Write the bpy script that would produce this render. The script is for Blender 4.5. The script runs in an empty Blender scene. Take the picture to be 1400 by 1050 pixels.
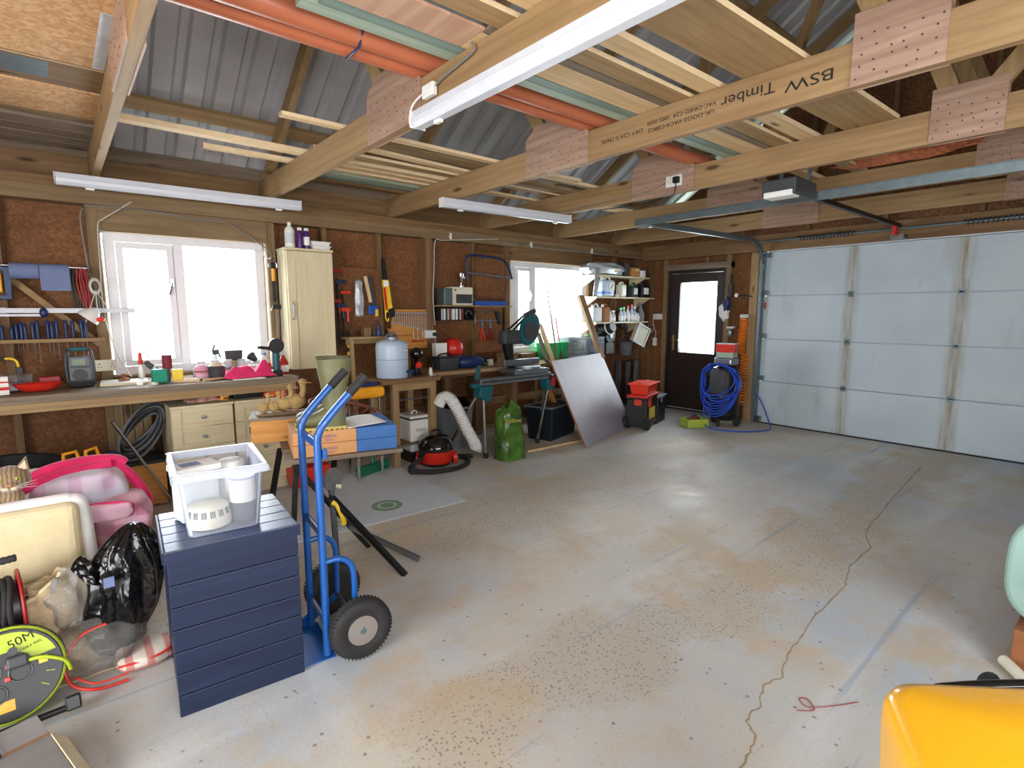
import bpy, bmesh, math, random
from mathutils import Vector, Matrix
random.seed(11)
scene = bpy.context.scene
COL = scene.collection
PI = math.pi

# ---------------------------------------------------------------- camera, world, lights, exposure
cam_data = bpy.data.cameras.new('camera')
cam = bpy.data.objects.new('camera', cam_data); COL.objects.link(cam)
cam_data.sensor_width = 36.0
cam_data.lens = 36.0 * 736.1 / 1400.0
cam_data.clip_start = 0.02
cam.location = (0, 0, 1.45)
_yaw, _pit = 0.8711, 0.1342
cam.rotation_euler = (PI/2 - _pit, 0.0, _yaw - PI/2)
scene.camera = cam
scene.view_settings.view_transform = 'Standard'
scene.view_settings.look = 'None'
scene.view_settings.exposure = 0.0
scene.view_settings.gamma = 1.0
scene.view_settings.use_curve_mapping = False
scene.cycles.max_bounces = 8
scene.cycles.diffuse_bounces = 5
scene.cycles.transparent_max_bounces = 12
scene.cycles.use_denoising = True
scene.cycles.caustics_reflective = False
scene.cycles.caustics_refractive = False
scene.cycles.sample_clamp_indirect = 6.0

world = bpy.data.worlds.new('sky'); scene.world = world
world.use_nodes = True
nt = world.node_tree
bg = nt.nodes['Background']
tc = nt.nodes.new('ShaderNodeTexCoord'); sx = nt.nodes.new('ShaderNodeSeparateXYZ')
rp = nt.nodes.new('ShaderNodeValToRGB')
nt.links.new(tc.outputs['Generated'], sx.inputs[0]); nt.links.new(sx.outputs['Z'], rp.inputs[0])
rp.color_ramp.elements[0].position = 0.0; rp.color_ramp.elements[0].color = (0.93, 0.97, 1.0, 1)
rp.color_ramp.elements[1].position = 0.6; rp.color_ramp.elements[1].color = (0.78, 0.88, 1.0, 1)
nt.links.new(rp.outputs[0], bg.inputs['Color'])
SKY = 6.0
bg.inputs['Strength'].default_value = SKY

def area(name, loc, target, sx_, sy_, energy, col=(1, 1, 1), spread=PI):
    d = bpy.data.lights.new(name, 'AREA'); d.shape = 'RECTANGLE'; d.size = sx_; d.size_y = sy_
    d.energy = energy; d.color = col; d.spread = spread
    o = bpy.data.objects.new(name, d); COL.objects.link(o); o.location = loc
    o.rotation_euler = (Vector(target) - Vector(loc)).to_track_quat('-Z', 'Y').to_euler()
    return o
# daylight coming in at the windows (one lamp filling each opening, just outside the glass)
area('window_daylight', (0.9, 5.42, 1.5), (0.9, 0, 1.2), 1.1, 1.0, 60, (0.86, 0.94, 1.0))
area('window_daylight', (5.06, 5.42, 1.5), (5.06, 0, 1.2), 1.25, 1.0, 70, (0.86, 0.94, 1.0))
area('door_daylight', (7.2, 4.2, 1.36), (0, 3.6, 0.8), 0.55, 0.95, 20, (0.86, 0.95, 1.0))
# added fill lamp at an unseen opening behind the photographer and the photographer's own flash
area('added_fill_west', (-2.5, 0.4, 1.3), (3, 1.6, 0.9), 2.6, 2.0, 120, (1.0, 0.97, 0.93))
area('camera_flash', (-0.15, -0.25, 1.62), (3.0, 3.0, 2.1), 0.10, 0.10, 12, (1.0, 0.97, 0.93))

area('added_fill_south', (0.85, -1.72, 1.45), (1.5, 3, 0.6), 2.7, 1.1, 60, (1.0, 0.98, 0.95))  # added fill lamp at an unseen opening in the south wall

# ---------------------------------------------------------------- colours and materials
def lin(c):
    c = c / 255.0
    return c / 12.92 if c <= 0.04045 else ((c + 0.055) / 1.055) ** 2.4
def rgb(r, g, b): return (lin(r), lin(g), lin(b), 1.0)
M = {}
YS_, YW_ = -1.65, 5.30
def base_mat(name):
    m = bpy.data.materials.new(name); m.use_nodes = True
    return m, m.node_tree, m.node_tree.nodes['Principled BSDF']
def coords(nt, scale=(1, 1, 1), rnd=True):
    t = nt.nodes.new('ShaderNodeTexCoord'); mp = nt.nodes.new('ShaderNodeMapping')
    mp.inputs['Scale'].default_value = scale
    nt.links.new(t.outputs['Object'], mp.inputs['Vector'])
    if rnd:
        oi = nt.nodes.new('ShaderNodeObjectInfo'); mu = nt.nodes.new('ShaderNodeMath'); mu.operation = 'MULTIPLY'
        mu.inputs[1].default_value = 37.0
        nt.links.new(oi.outputs['Random'], mu.inputs[0]); nt.links.new(mu.outputs[0], mp.inputs['Location'])
    return mp.outputs['Vector']
def noise(nt, vec, scale, detail=4, rough=0.55, dist=0.0):
    n = nt.nodes.new('ShaderNodeTexNoise'); n.inputs['Scale'].default_value = scale
    n.inputs['Detail'].default_value = detail; n.inputs['Roughness'].default_value = rough
    n.inputs['Distortion'].default_value = dist
    nt.links.new(vec, n.inputs['Vector']); return n.outputs['Fac']
def ramp(nt, fac, stops):
    r = nt.nodes.new('ShaderNodeValToRGB'); e = r.color_ramp.elements
    e[0].position, e[0].color = stops[0]; e[1].position, e[1].color = stops[-1]
    for p, c in stops[1:-1]:
        x = e.new(p); x.color = c
    nt.links.new(fac, r.inputs[0]); return r.outputs[0]
def mixc(nt, fac, a, b, mode='MIX'):
    m = nt.nodes.new('ShaderNodeMix'); m.data_type = 'RGBA'; m.blend_type = mode
    for i, v in ((0, fac), (6, a), (7, b)):
        if isinstance(v, (int, float)): m.inputs[i].default_value = v
        elif isinstance(v, tuple): m.inputs[i].default_value = v
        else: nt.links.new(v, m.inputs[i])
    return m.outputs[2]
def bump(nt, bs, h, strength, dist=0.01):
    b = nt.nodes.new('ShaderNodeBump'); b.inputs['Strength'].default_value = strength
    b.inputs['Distance'].default_value = dist
    nt.links.new(h, b.inputs['Height']); nt.links.new(b.outputs[0], bs.inputs['Normal'])
def plain(name, c, rough=0.5, metal=0.0, var=0.12, scale=12.0, bmp=0.0, spec=0.5, coat=0.0, sheen=0.0):
    m, nt, bs = base_mat(name)
    v = coords(nt); n = noise(nt, v, scale)
    d = tuple(x * (1 - var) for x in c[:3]) + (1,); l = tuple(min(1, x * (1 + var)) for x in c[:3]) + (1,)
    nt.links.new(ramp(nt, n, [(0.3, d), (0.7, l)]), bs.inputs['Base Color'])
    bs.inputs['Roughness'].default_value = rough; bs.inputs['Metallic'].default_value = metal
    bs.inputs['Specular IOR Level'].default_value = spec; bs.inputs['Coat Weight'].default_value = coat
    if sheen: bs.inputs['Sheen Weight'].default_value = sheen
    if bmp: bump(nt, bs, noise(nt, v, scale * 3), bmp)
    M[name] = m; return m
def wood(name, c1, c2, axis='x', rough=0.65, knots=True, fine=1.0, ring=0.32):
    m, nt, bs = base_mat(name)
    k = {'x': (0.9, 9, 9), 'y': (9, 0.9, 9), 'z': (9, 9, 0.9)}[axis]
    v = coords(nt, tuple(a * fine for a in k))
    a = noise(nt, v, 1.6, 6, 0.6, 0.8)
    w = nt.nodes.new('ShaderNodeTexWave'); w.wave_type = 'RINGS'; w.rings_direction = axis.upper()
    w.inputs['Scale'].default_value = 0.9; w.inputs['Distortion'].default_value = 5.0; w.inputs['Detail'].default_value = 3
    w.inputs['Detail Scale'].default_value = 0.8
    nt.links.new(v, w.inputs['Vector'])
    c = ramp(nt, a, [(0.3, c1), (0.7, c2)])
    dk = tuple(x * 0.80 for x in c1[:3]) + (1,)
    wr = ramp(nt, w.outputs['Fac'], [(0.55, (0, 0, 0, 1)), (1.0, (ring, ring, ring, 1))])
    c = mixc(nt, wr, c, dk)
    if knots:
        kv = {'x': (1.6, 6, 6), 'y': (6, 1.6, 6), 'z': (6, 6, 1.6)}[axis]
        vo = nt.nodes.new('ShaderNodeTexVoronoi'); vo.inputs['Scale'].default_value = 0.9
        nt.links.new(coords(nt, kv), vo.inputs['Vector'])
        kn = ramp(nt, vo.outputs['Distance'], [(0.05, (1, 1, 1, 1)), (0.12, (0, 0, 0, 1))])
        c = mixc(nt, kn, c, tuple(x * 0.30 for x in c1[:3]) + (1,))
    nt.links.new(c, bs.inputs['Base Color']); bs.inputs['Roughness'].default_value = rough
    bs.inputs['Specular IOR Level'].default_value = 0.3
    bump(nt, bs, a, 0.25, 0.004)
    M[name] = m; return m
for ax in 'xyz':
    wood('pine_' + ax, rgb(146, 118, 82), rgb(172, 144, 104), ax)
    wood('pale_pine_' + ax, rgb(205, 172, 126), rgb(226, 198, 156), ax)
    wood('old_pine_' + ax, rgb(110, 82, 54), rgb(138, 108, 74), ax)
    wood('grey_wood_' + ax, rgb(112, 98, 84), rgb(142, 128, 110), ax)
    wood('treated_' + ax, rgb(118, 96, 68), rgb(144, 120, 88), ax)
wood('truss_pine_y', rgb(142, 113, 78), rgb(168, 138, 100), 'y')
wood('blue_stain_x', rgb(26, 35, 58), rgb(36, 46, 72), 'x', 0.42, knots=False, ring=0.12)
wood('blue_stain_y', rgb(26, 35, 58), rgb(36, 46, 72), 'y', 0.42, knots=False, ring=0.12)
wood('blue_sheen_top_x', rgb(50, 62, 94), rgb(72, 86, 118), 'x', 0.34, knots=False, ring=0.12)  # lid boards: paler copy of the stain, sheen put into the colour
wood('ply_y', rgb(176, 136, 112), rgb(206, 170, 146), 'y', 0.6, fine=0.6)
wood('gusset_ply', rgb(146, 116, 98), rgb(180, 150, 132), 'y', 0.6, fine=1.0)
wood('cream_wood_z', rgb(206, 194, 158), rgb(222, 210, 176), 'z', 0.5, knots=False, ring=0.06)
wood('cream_wood_x', rgb(206, 194, 158), rgb(222, 210, 176), 'x', 0.5, knots=False, ring=0.06)
wood('teal_board_x', rgb(146, 164, 148), rgb(172, 186, 168), 'x', 0.5, knots=False)
wood('tealdark_x', rgb(112, 134, 126), rgb(134, 154, 146), 'x', 0.5, knots=False)
wood('varnished_pine_x', rgb(190, 128, 62), rgb(214, 156, 88), 'x', 0.4)

def osb(name, cols, rough=0.7):
    m, nt, bs = base_mat(name)
    v = coords(nt, (1, 1, 1))
    d = nt.nodes.new('ShaderNodeTexNoise'); d.inputs['Scale'].default_value = 9; nt.links.new(v, d.inputs['Vector'])
    ad = nt.nodes.new('ShaderNodeMix'); ad.data_type = 'VECTOR'; ad.inputs[0].default_value = 0.05
    nt.links.new(v, ad.inputs[4]); nt.links.new(d.outputs['Color'], ad.inputs[5])
    vo = nt.nodes.new('ShaderNodeTexVoronoi'); vo.inputs['Scale'].default_value = 60
    vo.inputs['Randomness'].default_value = 1.0
    nt.links.new(ad.outputs[1], vo.inputs['Vector'])
    sp = nt.nodes.new('ShaderNodeSeparateColor'); nt.links.new(vo.outputs['Color'], sp.inputs[0])
    c = ramp(nt, sp.outputs[0], [(0.0, cols[0]), (0.5, cols[1]), (1.0, cols[2])])
    big = ramp(nt, noise(nt, v, 1.7, 3), [(0.3, (0.72, 0.70, 0.68, 1)), (0.7, (1.08, 1.04, 1.0, 1))])
    c = mixc(nt, 1.0, c, big, 'MULTIPLY')
    nt.links.new(c, bs.inputs['Base Color']); bs.inputs['Roughness'].default_value = rough
    bs.inputs['Specular IOR Level'].default_value = 0.25
    bump(nt, bs, sp.outputs[1], 0.2, 0.003)
    M[name] = m
osb('osb_wall', (rgb(112, 74, 46), rgb(126, 85, 54), rgb(140, 98, 66)))
osb('osb_loft', (rgb(184, 140, 96), rgb(200, 158, 112), rgb(216, 178, 134)))
osb('osb_gable', (rgb(104, 70, 46), rgb(124, 86, 58), rgb(142, 102, 70)))

P = plain
P('white_frame', rgb(236, 236, 240), 0.35, var=0.03)
P('white_metal', rgb(206, 210, 220), 0.35, var=0.04)
P('white_plastic', rgb(232, 232, 230), 0.4, var=0.04)
P('cream_plastic', rgb(222, 218, 198), 0.4, var=0.05)
P('black_plastic', rgb(24, 24, 26), 0.4, var=0.15)
P('black_gloss', rgb(10, 10, 12), 0.12, var=0.1, coat=0.6)
P('black_rubber', rgb(34, 33, 33), 0.75, var=0.2, bmp=0.2)
P('black_metal', rgb(20, 20, 22), 0.45, 0.3, var=0.2)
P('grey_plastic', rgb(96, 100, 106), 0.5)
P('dark_grey', rgb(58, 60, 64), 0.5)
P('grey_metal', rgb(140, 146, 152), 0.35, 0.85)
P('galvanised', rgb(122, 136, 142), 0.42, 0.75, var=0.12, scale=20)
P('chrome', rgb(210, 210, 214), 0.18, 1.0, var=0.03)
P('brass', rgb(190, 158, 88), 0.3, 0.9)
P('trolley_blue', rgb(20, 82, 156), 0.32, var=0.08, coat=0.3)
P('hose_blue', rgb(28, 72, 190), 0.38, var=0.1)
P('paper_blue', rgb(112, 126, 168), 0.8, var=0.05)
P('deep_blue', rgb(24, 44, 92), 0.4)
P('bright_blue', rgb(34, 84, 170), 0.4)
P('box_blue', rgb(52, 104, 170), 0.6, var=0.06)
P('liquid_blue', rgb(40, 92, 200), 0.3)
P('teal_tool', rgb(20, 86, 96), 0.4)
P('red_plastic', rgb(206, 44, 30), 0.35, var=0.08)
P('red_dark', rgb(150, 24, 28), 0.4)
P('orange_red', rgb(222, 60, 32), 0.38, var=0.07)
P('orange', rgb(236, 110, 24), 0.4)
P('orange_cord', rgb(232, 128, 30), 0.35)
P('steel', rgb(196, 198, 204), 0.32, 0.5, var=0.03)
P('hardboard_grey', rgb(196, 200, 206), 0.6, var=0.04)
P('pipe_orange', rgb(184, 106, 74), 0.38, var=0.06)
P('pipe_brown', rgb(176, 84, 56), 0.38, var=0.06)
P('pink_cloth', rgb(226, 40, 104), 0.9, var=0.15, sheen=0.3, bmp=0.3)
P('pink_light', rgb(226, 180, 198), 0.9, var=0.1, sheen=0.2)
P('purple', rgb(70, 30, 110), 0.35)
P('yellow_paint', rgb(252, 184, 30), 0.28, var=0.04, coat=0.4, scale=4)
P('yellow', rgb(238, 200, 50), 0.45)
P('yellow_chair', rgb(236, 160, 28), 0.4)
P('lime', rgb(176, 196, 40), 0.45)
P('lime_crate', rgb(170, 190, 70), 0.45)
P('green_block', rgb(24, 150, 120), 0.6)
P('green_plastic', rgb(20, 108, 76), 0.4)
P('bright_green', rgb(40, 190, 110), 0.4)
P('boot_green', rgb(112, 112, 78), 0.5, var=0.12)
P('boot_sole', rgb(196, 172, 96), 0.7)
P('maroon', rgb(122, 38, 52), 0.7)
P('cardboard', rgb(206, 150, 98), 0.75, var=0.07)
P('cardboard_grey', rgb(128, 124, 122), 0.7, var=0.1)
P('brown_card', rgb(146, 92, 56), 0.75)
P('paper_white', rgb(240, 240, 238), 0.8, var=0.02)
P('rust', rgb(116, 68, 52), 0.6, 0.3, var=0.25, bmp=0.3)
P('terracotta', rgb(196, 122, 88), 0.7)
P('duck_stone', rgb(168, 138, 88), 0.75, var=0.25, scale=26, bmp=0.5)
P('cream_fabric', rgb(214, 198, 158), 0.95, var=0.08, sheen=0.3, bmp=0.4)
P('white_fabric', rgb(230, 228, 226), 0.95, var=0.05, sheen=0.3)
P('carpet_beige', rgb(196, 172, 138), 0.98, var=0.15, scale=40, bmp=0.6)
P('door_brown', rgb(44, 32, 28), 0.42, var=0.15)
P('crate_navy', rgb(18, 30, 40), 0.45)
P('bin_grey', rgb(132, 140, 144), 0.5)
P('enamel', rgb(236, 236, 230), 0.22, var=0.03, coat=0.4)
P('safe_grey', rgb(120, 122, 112), 0.4, 0.3)
P('lcd', rgb(110, 128, 104), 0.2)
P('cat_eye', rgb(150, 160, 60), 0.15)
P('cat_nose', rgb(190, 120, 100), 0.5)
P('cat_cream', rgb(214, 194, 164), 0.95, sheen=0.4, scale=60, bmp=0.4)
P('ink', rgb(30, 26, 24), 0.8)
P('ink_blue', rgb(84, 78, 150), 0.7)
P('ink_gold', rgb(196, 178, 60), 0.6)
P('rope', rgb(168, 150, 118), 0.8)
P('grey_cable', rgb(120, 120, 118), 0.5)
P('white_cable', rgb(200, 196, 188), 0.5)
P('insulation', rgb(176, 104, 70), 0.95, var=0.35, scale=30, bmp=0.8)
P('surf_foam', rgb(146, 176, 168), 0.7, var=0.12, scale=6)
P('silver_bag', rgb(178, 182, 186), 0.3, 0.2, bmp=0.4)
P('pale_edge', rgb(232, 208, 168), 0.7, var=0.08)
P('crack', rgb(166, 146, 116), 0.9)
P('seat_leather', rgb(60, 44, 36), 0.5)
P('paint_green', rgb(120, 150, 120), 0.8)
P('grass', rgb(176, 190, 160), 0.95)

def translucent(name, c, alpha, rough=0.2):
    m, nt, bs = base_mat(name)
    bs.inputs['Base Color'].default_value = c; bs.inputs['Roughness'].default_value = rough
    tr = nt.nodes.new('ShaderNodeBsdfTransparent'); mx = nt.nodes.new('ShaderNodeMixShader')
    fr = nt.nodes.new('ShaderNodeFresnel'); fr.inputs[0].default_value = 1.35
    ad = nt.nodes.new('ShaderNodeMath'); ad.operation = 'ADD'; ad.use_clamp = True; ad.inputs[1].default_value = alpha
    nt.links.new(fr.outputs[0], ad.inputs[0]); nt.links.new(ad.outputs[0], mx.inputs[0])
    nt.links.new(tr.outputs[0], mx.inputs[1]); nt.links.new(bs.outputs[0], mx.inputs[2])
    nt.links.new(mx.outputs[0], nt.nodes['Material Output'].inputs[0])
    M[name] = m
translucent('glass', (0.9, 0.95, 0.97, 1), 0.0, 0.02)
translucent('clear_tub', rgb(206, 212, 226), 0.10, 0.3)
translucent('tub_rim', rgb(214, 218, 230), 0.45, 0.3)
translucent('clear_bag', rgb(226, 224, 218), 0.14, 0.12)
translucent('jug_blue', rgb(190, 208, 230), 0.85, 0.3)
translucent('jug_clear', rgb(224, 230, 236), 0.7, 0.25)

# black bin liner
m, nt, bs = base_mat('bin_liner'); v = coords(nt)
bs.inputs['Base Color'].default_value = rgb(14, 14, 16); bs.inputs['Roughness'].default_value = 0.16
bump(nt, bs, noise(nt, v, 7, 2, 0.5, 1.5), 0.6, 0.03); M['bin_liner'] = m
m, nt, bs = base_mat('green_sack'); v = coords(nt)
nt.links.new(ramp(nt, noise(nt, v, 6, 3, 0.5, 1), [(0.35, rgb(34, 70, 22)), (0.7, rgb(86, 128, 48))]), bs.inputs['Base Color'])
bs.inputs['Roughness'].default_value = 0.22; bump(nt, bs, noise(nt, v, 12, 3, 0.5, 1.0), 0.7, 0.02); M['green_sack'] = m

# concrete floor: worn grey paint over pale screed
m, nt, bs = base_mat('concrete'); v = coords(nt, rnd=False)
n1 = noise(nt, v, 0.55, 5, 0.6, 0.4); n2 = noise(nt, v, 3.2, 6, 0.65, 0.3); n3 = noise(nt, v, 60, 3, 0.7)
c = ramp(nt, n1, [(0.38, rgb(208, 200, 186)), (0.52, rgb(196, 196, 194)), (0.66, rgb(178, 186, 194))])
c = mixc(nt, ramp(nt, n2, [(0.50, (0, 0, 0, 1)), (0.72, (0.6, 0.6, 0.6, 1))]), c, rgb(200, 186, 162))
vst = coords(nt, (0.35, 2.6, 1), rnd=False)
c = mixc(nt, ramp(nt, noise(nt, vst, 1.1, 5, 0.6), [(0.52, (0, 0, 0, 1)), (0.68, (0.55, 0.55, 0.55, 1))]), c, rgb(216, 219, 222))
# aggregate showing through where the paint has worn away in bands along the garage
sepf = nt.nodes.new('ShaderNodeSeparateXYZ'); nt.links.new(v, sepf.inputs[0])
def math_(op, a, b=None):
    n_ = nt.nodes.new('ShaderNodeMath'); n_.operation = op
    for i_, q in enumerate((a, b)):
        if q is None: continue
        if isinstance(q, (int, float)): n_.inputs[i_].default_value = q
        else: nt.links.new(q, n_.inputs[i_])
    return n_.outputs[0]
warp = math_('MULTIPLY', math_('SUBTRACT', noise(nt, v, 1.4, 5, 0.6), 0.5), 1.3)
def band(y0, w):
    d_ = math_('ABSOLUTE', math_('SUBTRACT', math_('ADD', sepf.outputs['Y'], warp), y0 - FY))
    return ramp(nt, math_('DIVIDE', d_, w), [(0.55, (1, 1, 1, 1)), (1.0, (0, 0, 0, 1))])
FY = (YS_ + YW_) / 2
worn = mixc(nt, 1.0, band(1.35, 0.30), band(3.0, 0.45), 'ADD')
vo = nt.nodes.new('ShaderNodeTexVoronoi'); vo.inputs['Scale'].default_value = 75; nt.links.new(v, vo.inputs['Vector'])
sp = nt.nodes.new('ShaderNodeSeparateColor'); nt.links.new(vo.outputs['Color'], sp.inputs[0])
peb = ramp(nt, vo.outputs['Distance'], [(0.28, (1, 1, 1, 1)), (0.42, (0, 0, 0, 1))])
pick = ramp(nt, sp.outputs[0], [(0.45, (0, 0, 0, 1)), (0.55, (1, 1, 1, 1))])
c = mixc(nt, mixc(nt, 1.0, worn, (0.6, 0.6, 0.6, 1), 'MULTIPLY'), c, rgb(190, 176, 154))
f = mixc(nt, 1.0, mixc(nt, 1.0, peb, pick, 'MULTIPLY'), worn, 'MULTIPLY')
f = mixc(nt, 1.0, f, (0.7, 0.7, 0.7, 1), 'MULTIPLY')
c = mixc(nt, f, c, rgb(118, 112, 106))
# sparse larger dark flecks everywhere
vo2 = nt.nodes.new('ShaderNodeTexVoronoi'); vo2.inputs['Scale'].default_value = 26; nt.links.new(v, vo2.inputs['Vector'])
sp2 = nt.nodes.new('ShaderNodeSeparateColor'); nt.links.new(vo2.outputs['Color'], sp2.inputs[0])
fl2 = mixc(nt, 1.0, ramp(nt, vo2.outputs['Distance'], [(0.12, (0.8, 0.8, 0.8, 1)), (0.24, (0, 0, 0, 1))]), ramp(nt, sp2.outputs[0], [(0.86, (0, 0, 0, 1)), (0.88, (1, 1, 1, 1))]), 'MULTIPLY')
c = mixc(nt, fl2, c, rgb(112, 112, 116))
tan_ = ramp(nt, noise(nt, v, 2.0, 5, 0.65), [(0.52, (0, 0, 0, 1)), (0.66, (0.65, 0.65, 0.65, 1))])
c = mixc(nt, tan_, c, rgb(196, 172, 138))
c = mixc(nt, ramp(nt, n3, [(0.60, (0, 0, 0, 1)), (0.75, (0.5, 0.5, 0.5, 1))]), c, rgb(150, 138, 120))
# blue scuff streaks running across the floor
vs2 = coords(nt, (0.25, 9.0, 1), rnd=False)
c = mixc(nt, ramp(nt, noise(nt, vs2, 1.3, 4, 0.6, 0.2), [(0.62, (0, 0, 0, 1)), (0.68, (0.5, 0.5, 0.5, 1))]), c, rgb(132, 152, 178))
nt.links.new(c, bs.inputs['Base Color'])
bs.inputs['Specular IOR Level'].default_value = 0.4
nt.links.new(ramp(nt, n2, [(0.3, (0.42, 0.42, 0.42, 1)), (0.7, (0.7, 0.7, 0.7, 1))]), bs.inputs['Roughness'])
bump(nt, bs, mixc(nt, 0.5, n2, n3), 0.25, 0.006); M['concrete'] = m

# box-profile steel
m, nt, bs = base_mat('roof_steel'); v = coords(nt, rnd=False)
nt.links.new(ramp(nt, noise(nt, v, 1.6, 4), [(0.3, rgb(168, 170, 174)), (0.7, rgb(196, 198, 202))]), bs.inputs['Base Color'])
bs.inputs['Metallic'].default_value = 0.15; bs.inputs['Roughness'].default_value = 0.5; M['roof_steel'] = m

# garage door skin with fine ribs and rust-brown drips below the hinges
m, nt, bs = base_mat('door_panel'); v = coords(nt, rnd=False)
sep = nt.nodes.new('ShaderNodeSeparateXYZ'); nt.links.new(v, sep.inputs[0])
def near(y0, w):
    a = nt.nodes.new('ShaderNodeMath'); a.operation = 'SUBTRACT'; nt.links.new(sep.outputs['Y'], a.inputs[0]); a.inputs[1].default_value = y0
    b = nt.nodes.new('ShaderNodeMath'); b.operation = 'ABSOLUTE'; nt.links.new(a.outputs[0], b.inputs[0])
    return ramp(nt, b.outputs[0], [(0.0, (1.0, 1.0, 1.0, 1)), (w, (0, 0, 0, 1))])
drip = mixc(nt, 1.0, near(2.27, 0.09), near(1.28, 0.10), 'ADD')
drip = mixc(nt, 1.0, drip, ramp(nt, noise(nt, coords(nt, (1, 14, 1.2), rnd=False), 2.2), [(0.35, (0.3, 0.3, 0.3, 1)), (0.65, (1, 1, 1, 1))]), 'MULTIPLY')
c = ramp(nt, noise(nt, v, 1.3, 3), [(0.3, rgb(176, 190, 200)), (0.7, rgb(192, 205, 213))])
c = mixc(nt, drip, c, rgb(138, 124, 92))
c = mixc(nt, ramp(nt, noise(nt, coords(nt, (1, 3, 0.8), rnd=False), 1.4, 4), [(0.6, (0, 0, 0, 1)), (0.8, (0.4, 0.4, 0.4, 1))]), c, rgb(150, 146, 128))
nt.links.new(c, bs.inputs['Base Color']); bs.inputs['Roughness'].default_value = 0.45
wv = nt.nodes.new('ShaderNodeTexWave'); wv.bands_direction = 'Z'; wv.inputs['Scale'].default_value = 4.6; nt.links.new(v, wv.inputs['Vector'])
bump(nt, bs, ramp(nt, wv.outputs['Fac'], [(0.02, (0, 0, 0, 1)), (0.12, (1, 1, 1, 1))]), 0.15, 0.003); M['door_panel'] = m

# leaning sheet: film-faced board, its pale reflection put into the base colour
m, nt, bs = base_mat('laminate'); v = coords(nt, rnd=False)
nt.links.new(ramp(nt, noise(nt, v, 2.5, 4), [(0.3, rgb(138, 134, 146)), (0.7, rgb(156, 152, 164))]), bs.inputs['Base Color'])
bs.inputs['Roughness'].default_value = 0.55; bs.inputs['Coat Weight'].default_value = 1.0; bs.inputs['Coat Roughness'].default_value = 0.55; bs.inputs['Coat IOR'].default_value = 1.5; M['laminate'] = m

# tabby fur
m, nt, bs = base_mat('tabby'); v = coords(nt, rnd=False)
wv = nt.nodes.new('ShaderNodeTexWave'); wv.inputs['Scale'].default_value = 24; wv.inputs['Distortion'].default_value = 4; wv.inputs['Detail'].default_value = 3
nt.links.new(v, wv.inputs['Vector'])
c = ramp(nt, wv.outputs['Fac'], [(0.25, rgb(112, 90, 68)), (0.7, rgb(150, 124, 94))])
nt.links.new(c, bs.inputs['Base Color']); bs.inputs['Roughness'].default_value = 0.95; bs.inputs['Sheen Weight'].default_value = 0.4
bump(nt, bs, noise(nt, v, 160, 2), 0.6, 0.003); M['tabby'] = m

def plaid(name, base_, stripe, s2, sc):
    m, nt, bs = base_mat(name); v = coords(nt, (sc, sc, sc))
    def band(d):
        w = nt.nodes.new('ShaderNodeTexWave'); w.bands_direction = d; w.inputs['Scale'].default_value = 1.0; w.inputs['Distortion'].default_value = 0.4
        nt.links.new(v, w.inputs['Vector']); return ramp(nt, w.outputs['Fac'], [(0.55, (0, 0, 0, 1)), (0.8, (0.7, 0.7, 0.7, 1))])
    c = mixc(nt, band('X'), base_, stripe); c = mixc(nt, band('Z'), c, s2)
    nt.links.new(c, bs.inputs['Base Color']); bs.inputs['Roughness'].default_value = 0.9; bs.inputs['Sheen Weight'].default_value = 0.2
    M[name] = m
plaid('pink_plaid', rgb(226, 212, 230), rgb(214, 170, 206), rgb(206, 216, 232), 2.4)
plaid('rose_plaid', rgb(214, 150, 176), rgb(196, 120, 152), rgb(232, 190, 206), 3.5)
plaid('red_plaid', rgb(222, 212, 198), rgb(190, 70, 66), rgb(196, 110, 96), 4.5)
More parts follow.
